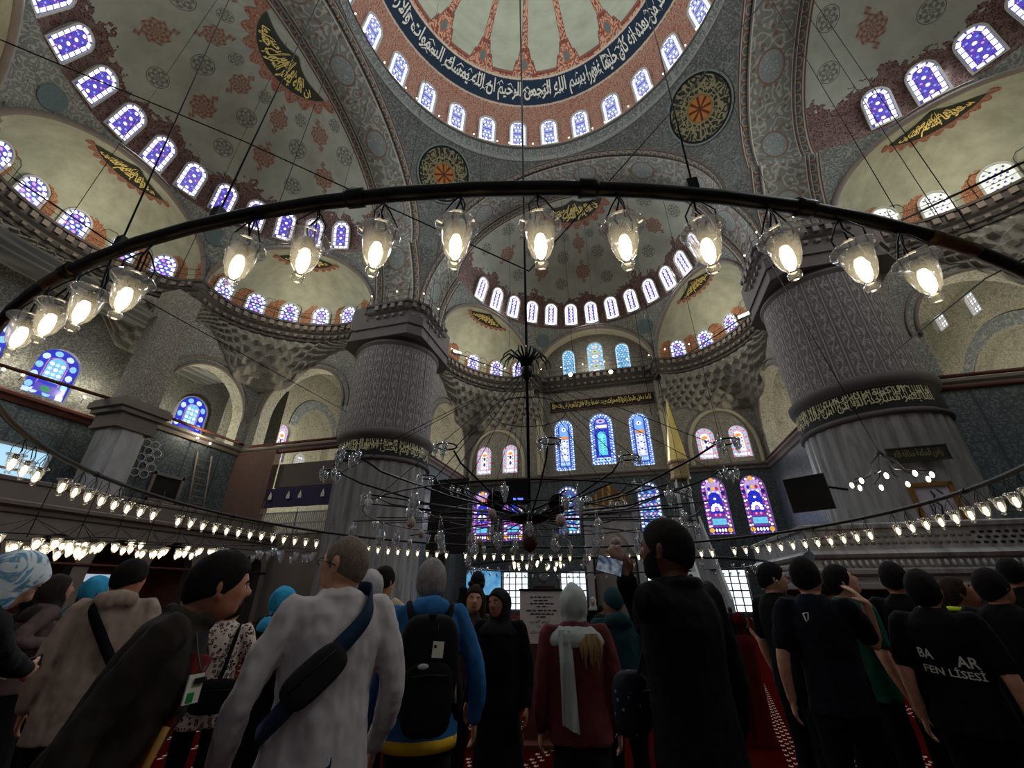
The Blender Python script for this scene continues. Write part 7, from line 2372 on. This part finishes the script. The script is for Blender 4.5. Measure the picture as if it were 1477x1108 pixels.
def back_pt(x, z, e=.0):
    T_ = s5['topbvh']; 
    p = U((x, -.4, z)); d = (s5['RL'] @ V3((0, 1, 0)))
    h = T_.ray_cast(p, d)
    return (h[0] - d * .004) if h[0] is not None else U((x, -.16, z))
tm = [c for c in s5['root'].children if c.name.startswith('top')][0].data
s5['topbvh'] = BVHTree.FromPolygons([v.co for v in tm.vertices], [tuple(p.vertices) for p in tm.polygons])
mb = MB()
for t, x0, x1, z0, z1, sl in (('BA', -.135, -.065, 1.235, 1.29, -.0), ('AR', .035, .135, 1.215, 1.275, -.0), ('FEN LİSESİ', -.135, .14, 1.155, 1.21, -.0)):
    v, f, w_, y0, y1 = text_mesh(t, .02)
    mb.add([back_pt(x0 + (x1 - x0) * p[0] / w_, z0 + (z1 - z0) * (p[1] - y0) / (y1 - y0) - .10 * (x0 + (x1 - x0) * p[0] / w_ + .135)) for p in v], f)
mb.build('lettering', m_white, s5['root'], smooth=False)
s6 = person((1384, 858), 50, 62, 'man with a bright yellow collar, face turned up to the right', SK4, ('short', HB), DGR, bottom=BLK, head=(14, 26, 0), vox=.011)
mb = MB(); mb.tube([s6['UP']((.088 * cos(t * .42), -.01 + .082 * sin(t * .42), 1.492 - .012 * sin(t * .42))) for t in range(15)], .02, 7, closed=True); mb.build('yellow_collar', YEL_, s6['root'])
s7 = person((1434, 850), 56, 14, 'student in a black T-shirt with a white chest mark near the right edge', SK1, ('short', HD), BLK, sleeve='short', bottom=BLK, head=(24, 12, 0), fat=1.08)
s8 = person((1462, 830), 44, 8, 'dark-haired student at the right edge of the picture', SK1, ('short', HD), BLK, sleeve='short', bottom=BLK)
s9 = person((1190, 850), 40, 10, 'student half hidden behind the raised arm', SK2, ('short', HD), BLK, sleeve='short', bottom=BLK)
for P, pos in ((s7, (.19, .02, 1.36)),):
    mb = MB(); mb.ball(P['UP'](pos), .02, 8, 6); mb.build('crest', m_white, P['root'])
w = bpy.data.worlds.new('world'); SC.world = w; w.use_nodes = True
w.node_tree.nodes['Background'].inputs[0].default_value = (.86, .92, 1, 1)
w.node_tree.nodes['Background'].inputs[1].default_value = .15
# lamps of the cornice walks, one warm pool per niche
for sg in (-1, 1):
    for k, (mid, n) in enumerate(ex_frames()):
        if k == 1: continue
        p = mid + n * .8
        if sg == 1: point('niche_lamp', (p.x, p.y, ZK + 1.0), 230, WARM, .3)
        q = rot2(p, pi / 2 * -sg)
        point('niche_lamp', (q.x, q.y, ZK + 1.0), 230, WARM, .3)
    q = rot2(ex_frames()[1][0] + V3((0, .8, 0)), pi / 2 * -sg)
    point('niche_lamp', (q.x, q.y, ZK + 1.0), 230, WARM, .3)
    point('bay_lamp', (sg * 19.5, 18.5, 11.0), 2000, WARM, .4)
    point('gallery_lamp', (sg * 27.5, 9, 11.0), 700, WARM, .3)
point('lunette_lamp', (0, 24.4, 20.6), 120, WARM, .2)
# daylight entering by the window rows
DAY = (.86, .93, 1)
for i in range(6):
    a = radians(20 + 64 * i)
    area('drum_daylight', (11.0 * cos(a), 11.0 * sin(a), 36.2), (0, 0, 36), 2.6, 470, DAY)
for ang in (0, pi / 2, -pi / 2):
    for th in (-50, 0, 50):
        p = rot2((9.2 * sin(radians(th)), D_ + 9.2 * cos(radians(th)), 26.2), ang); q = rot2((0, 6, 16), ang)
        area('half_dome_daylight', p, q, 2.2, 520, DAY)
for x in (-8, -3.2, 0, 3.2, 8):
    area('qibla_daylight', (x, YQ - .6, 12.5 if abs(x) < 5 else 8), (x, 0, 3), 2.2, 90, DAY)
SC.cycles.use_denoising = True
SC.cycles.max_bounces = 6; SC.cycles.diffuse_bounces = 4; SC.cycles.glossy_bounces = 3; SC.cycles.transmission_bounces = 4; SC.cycles.transparent_max_bounces = 8
SC.cycles.sample_clamp_indirect = 4
SC.cycles.caustics_reflective = False; SC.cycles.caustics_refractive = False

for sg in (-1, 1):
    for e in (1, -1):
        if e == 1 or sg == -1: point('arch_foot_lamp', (sg * 12.2, e * 12.2, 20.7), 130, WARM, .2)
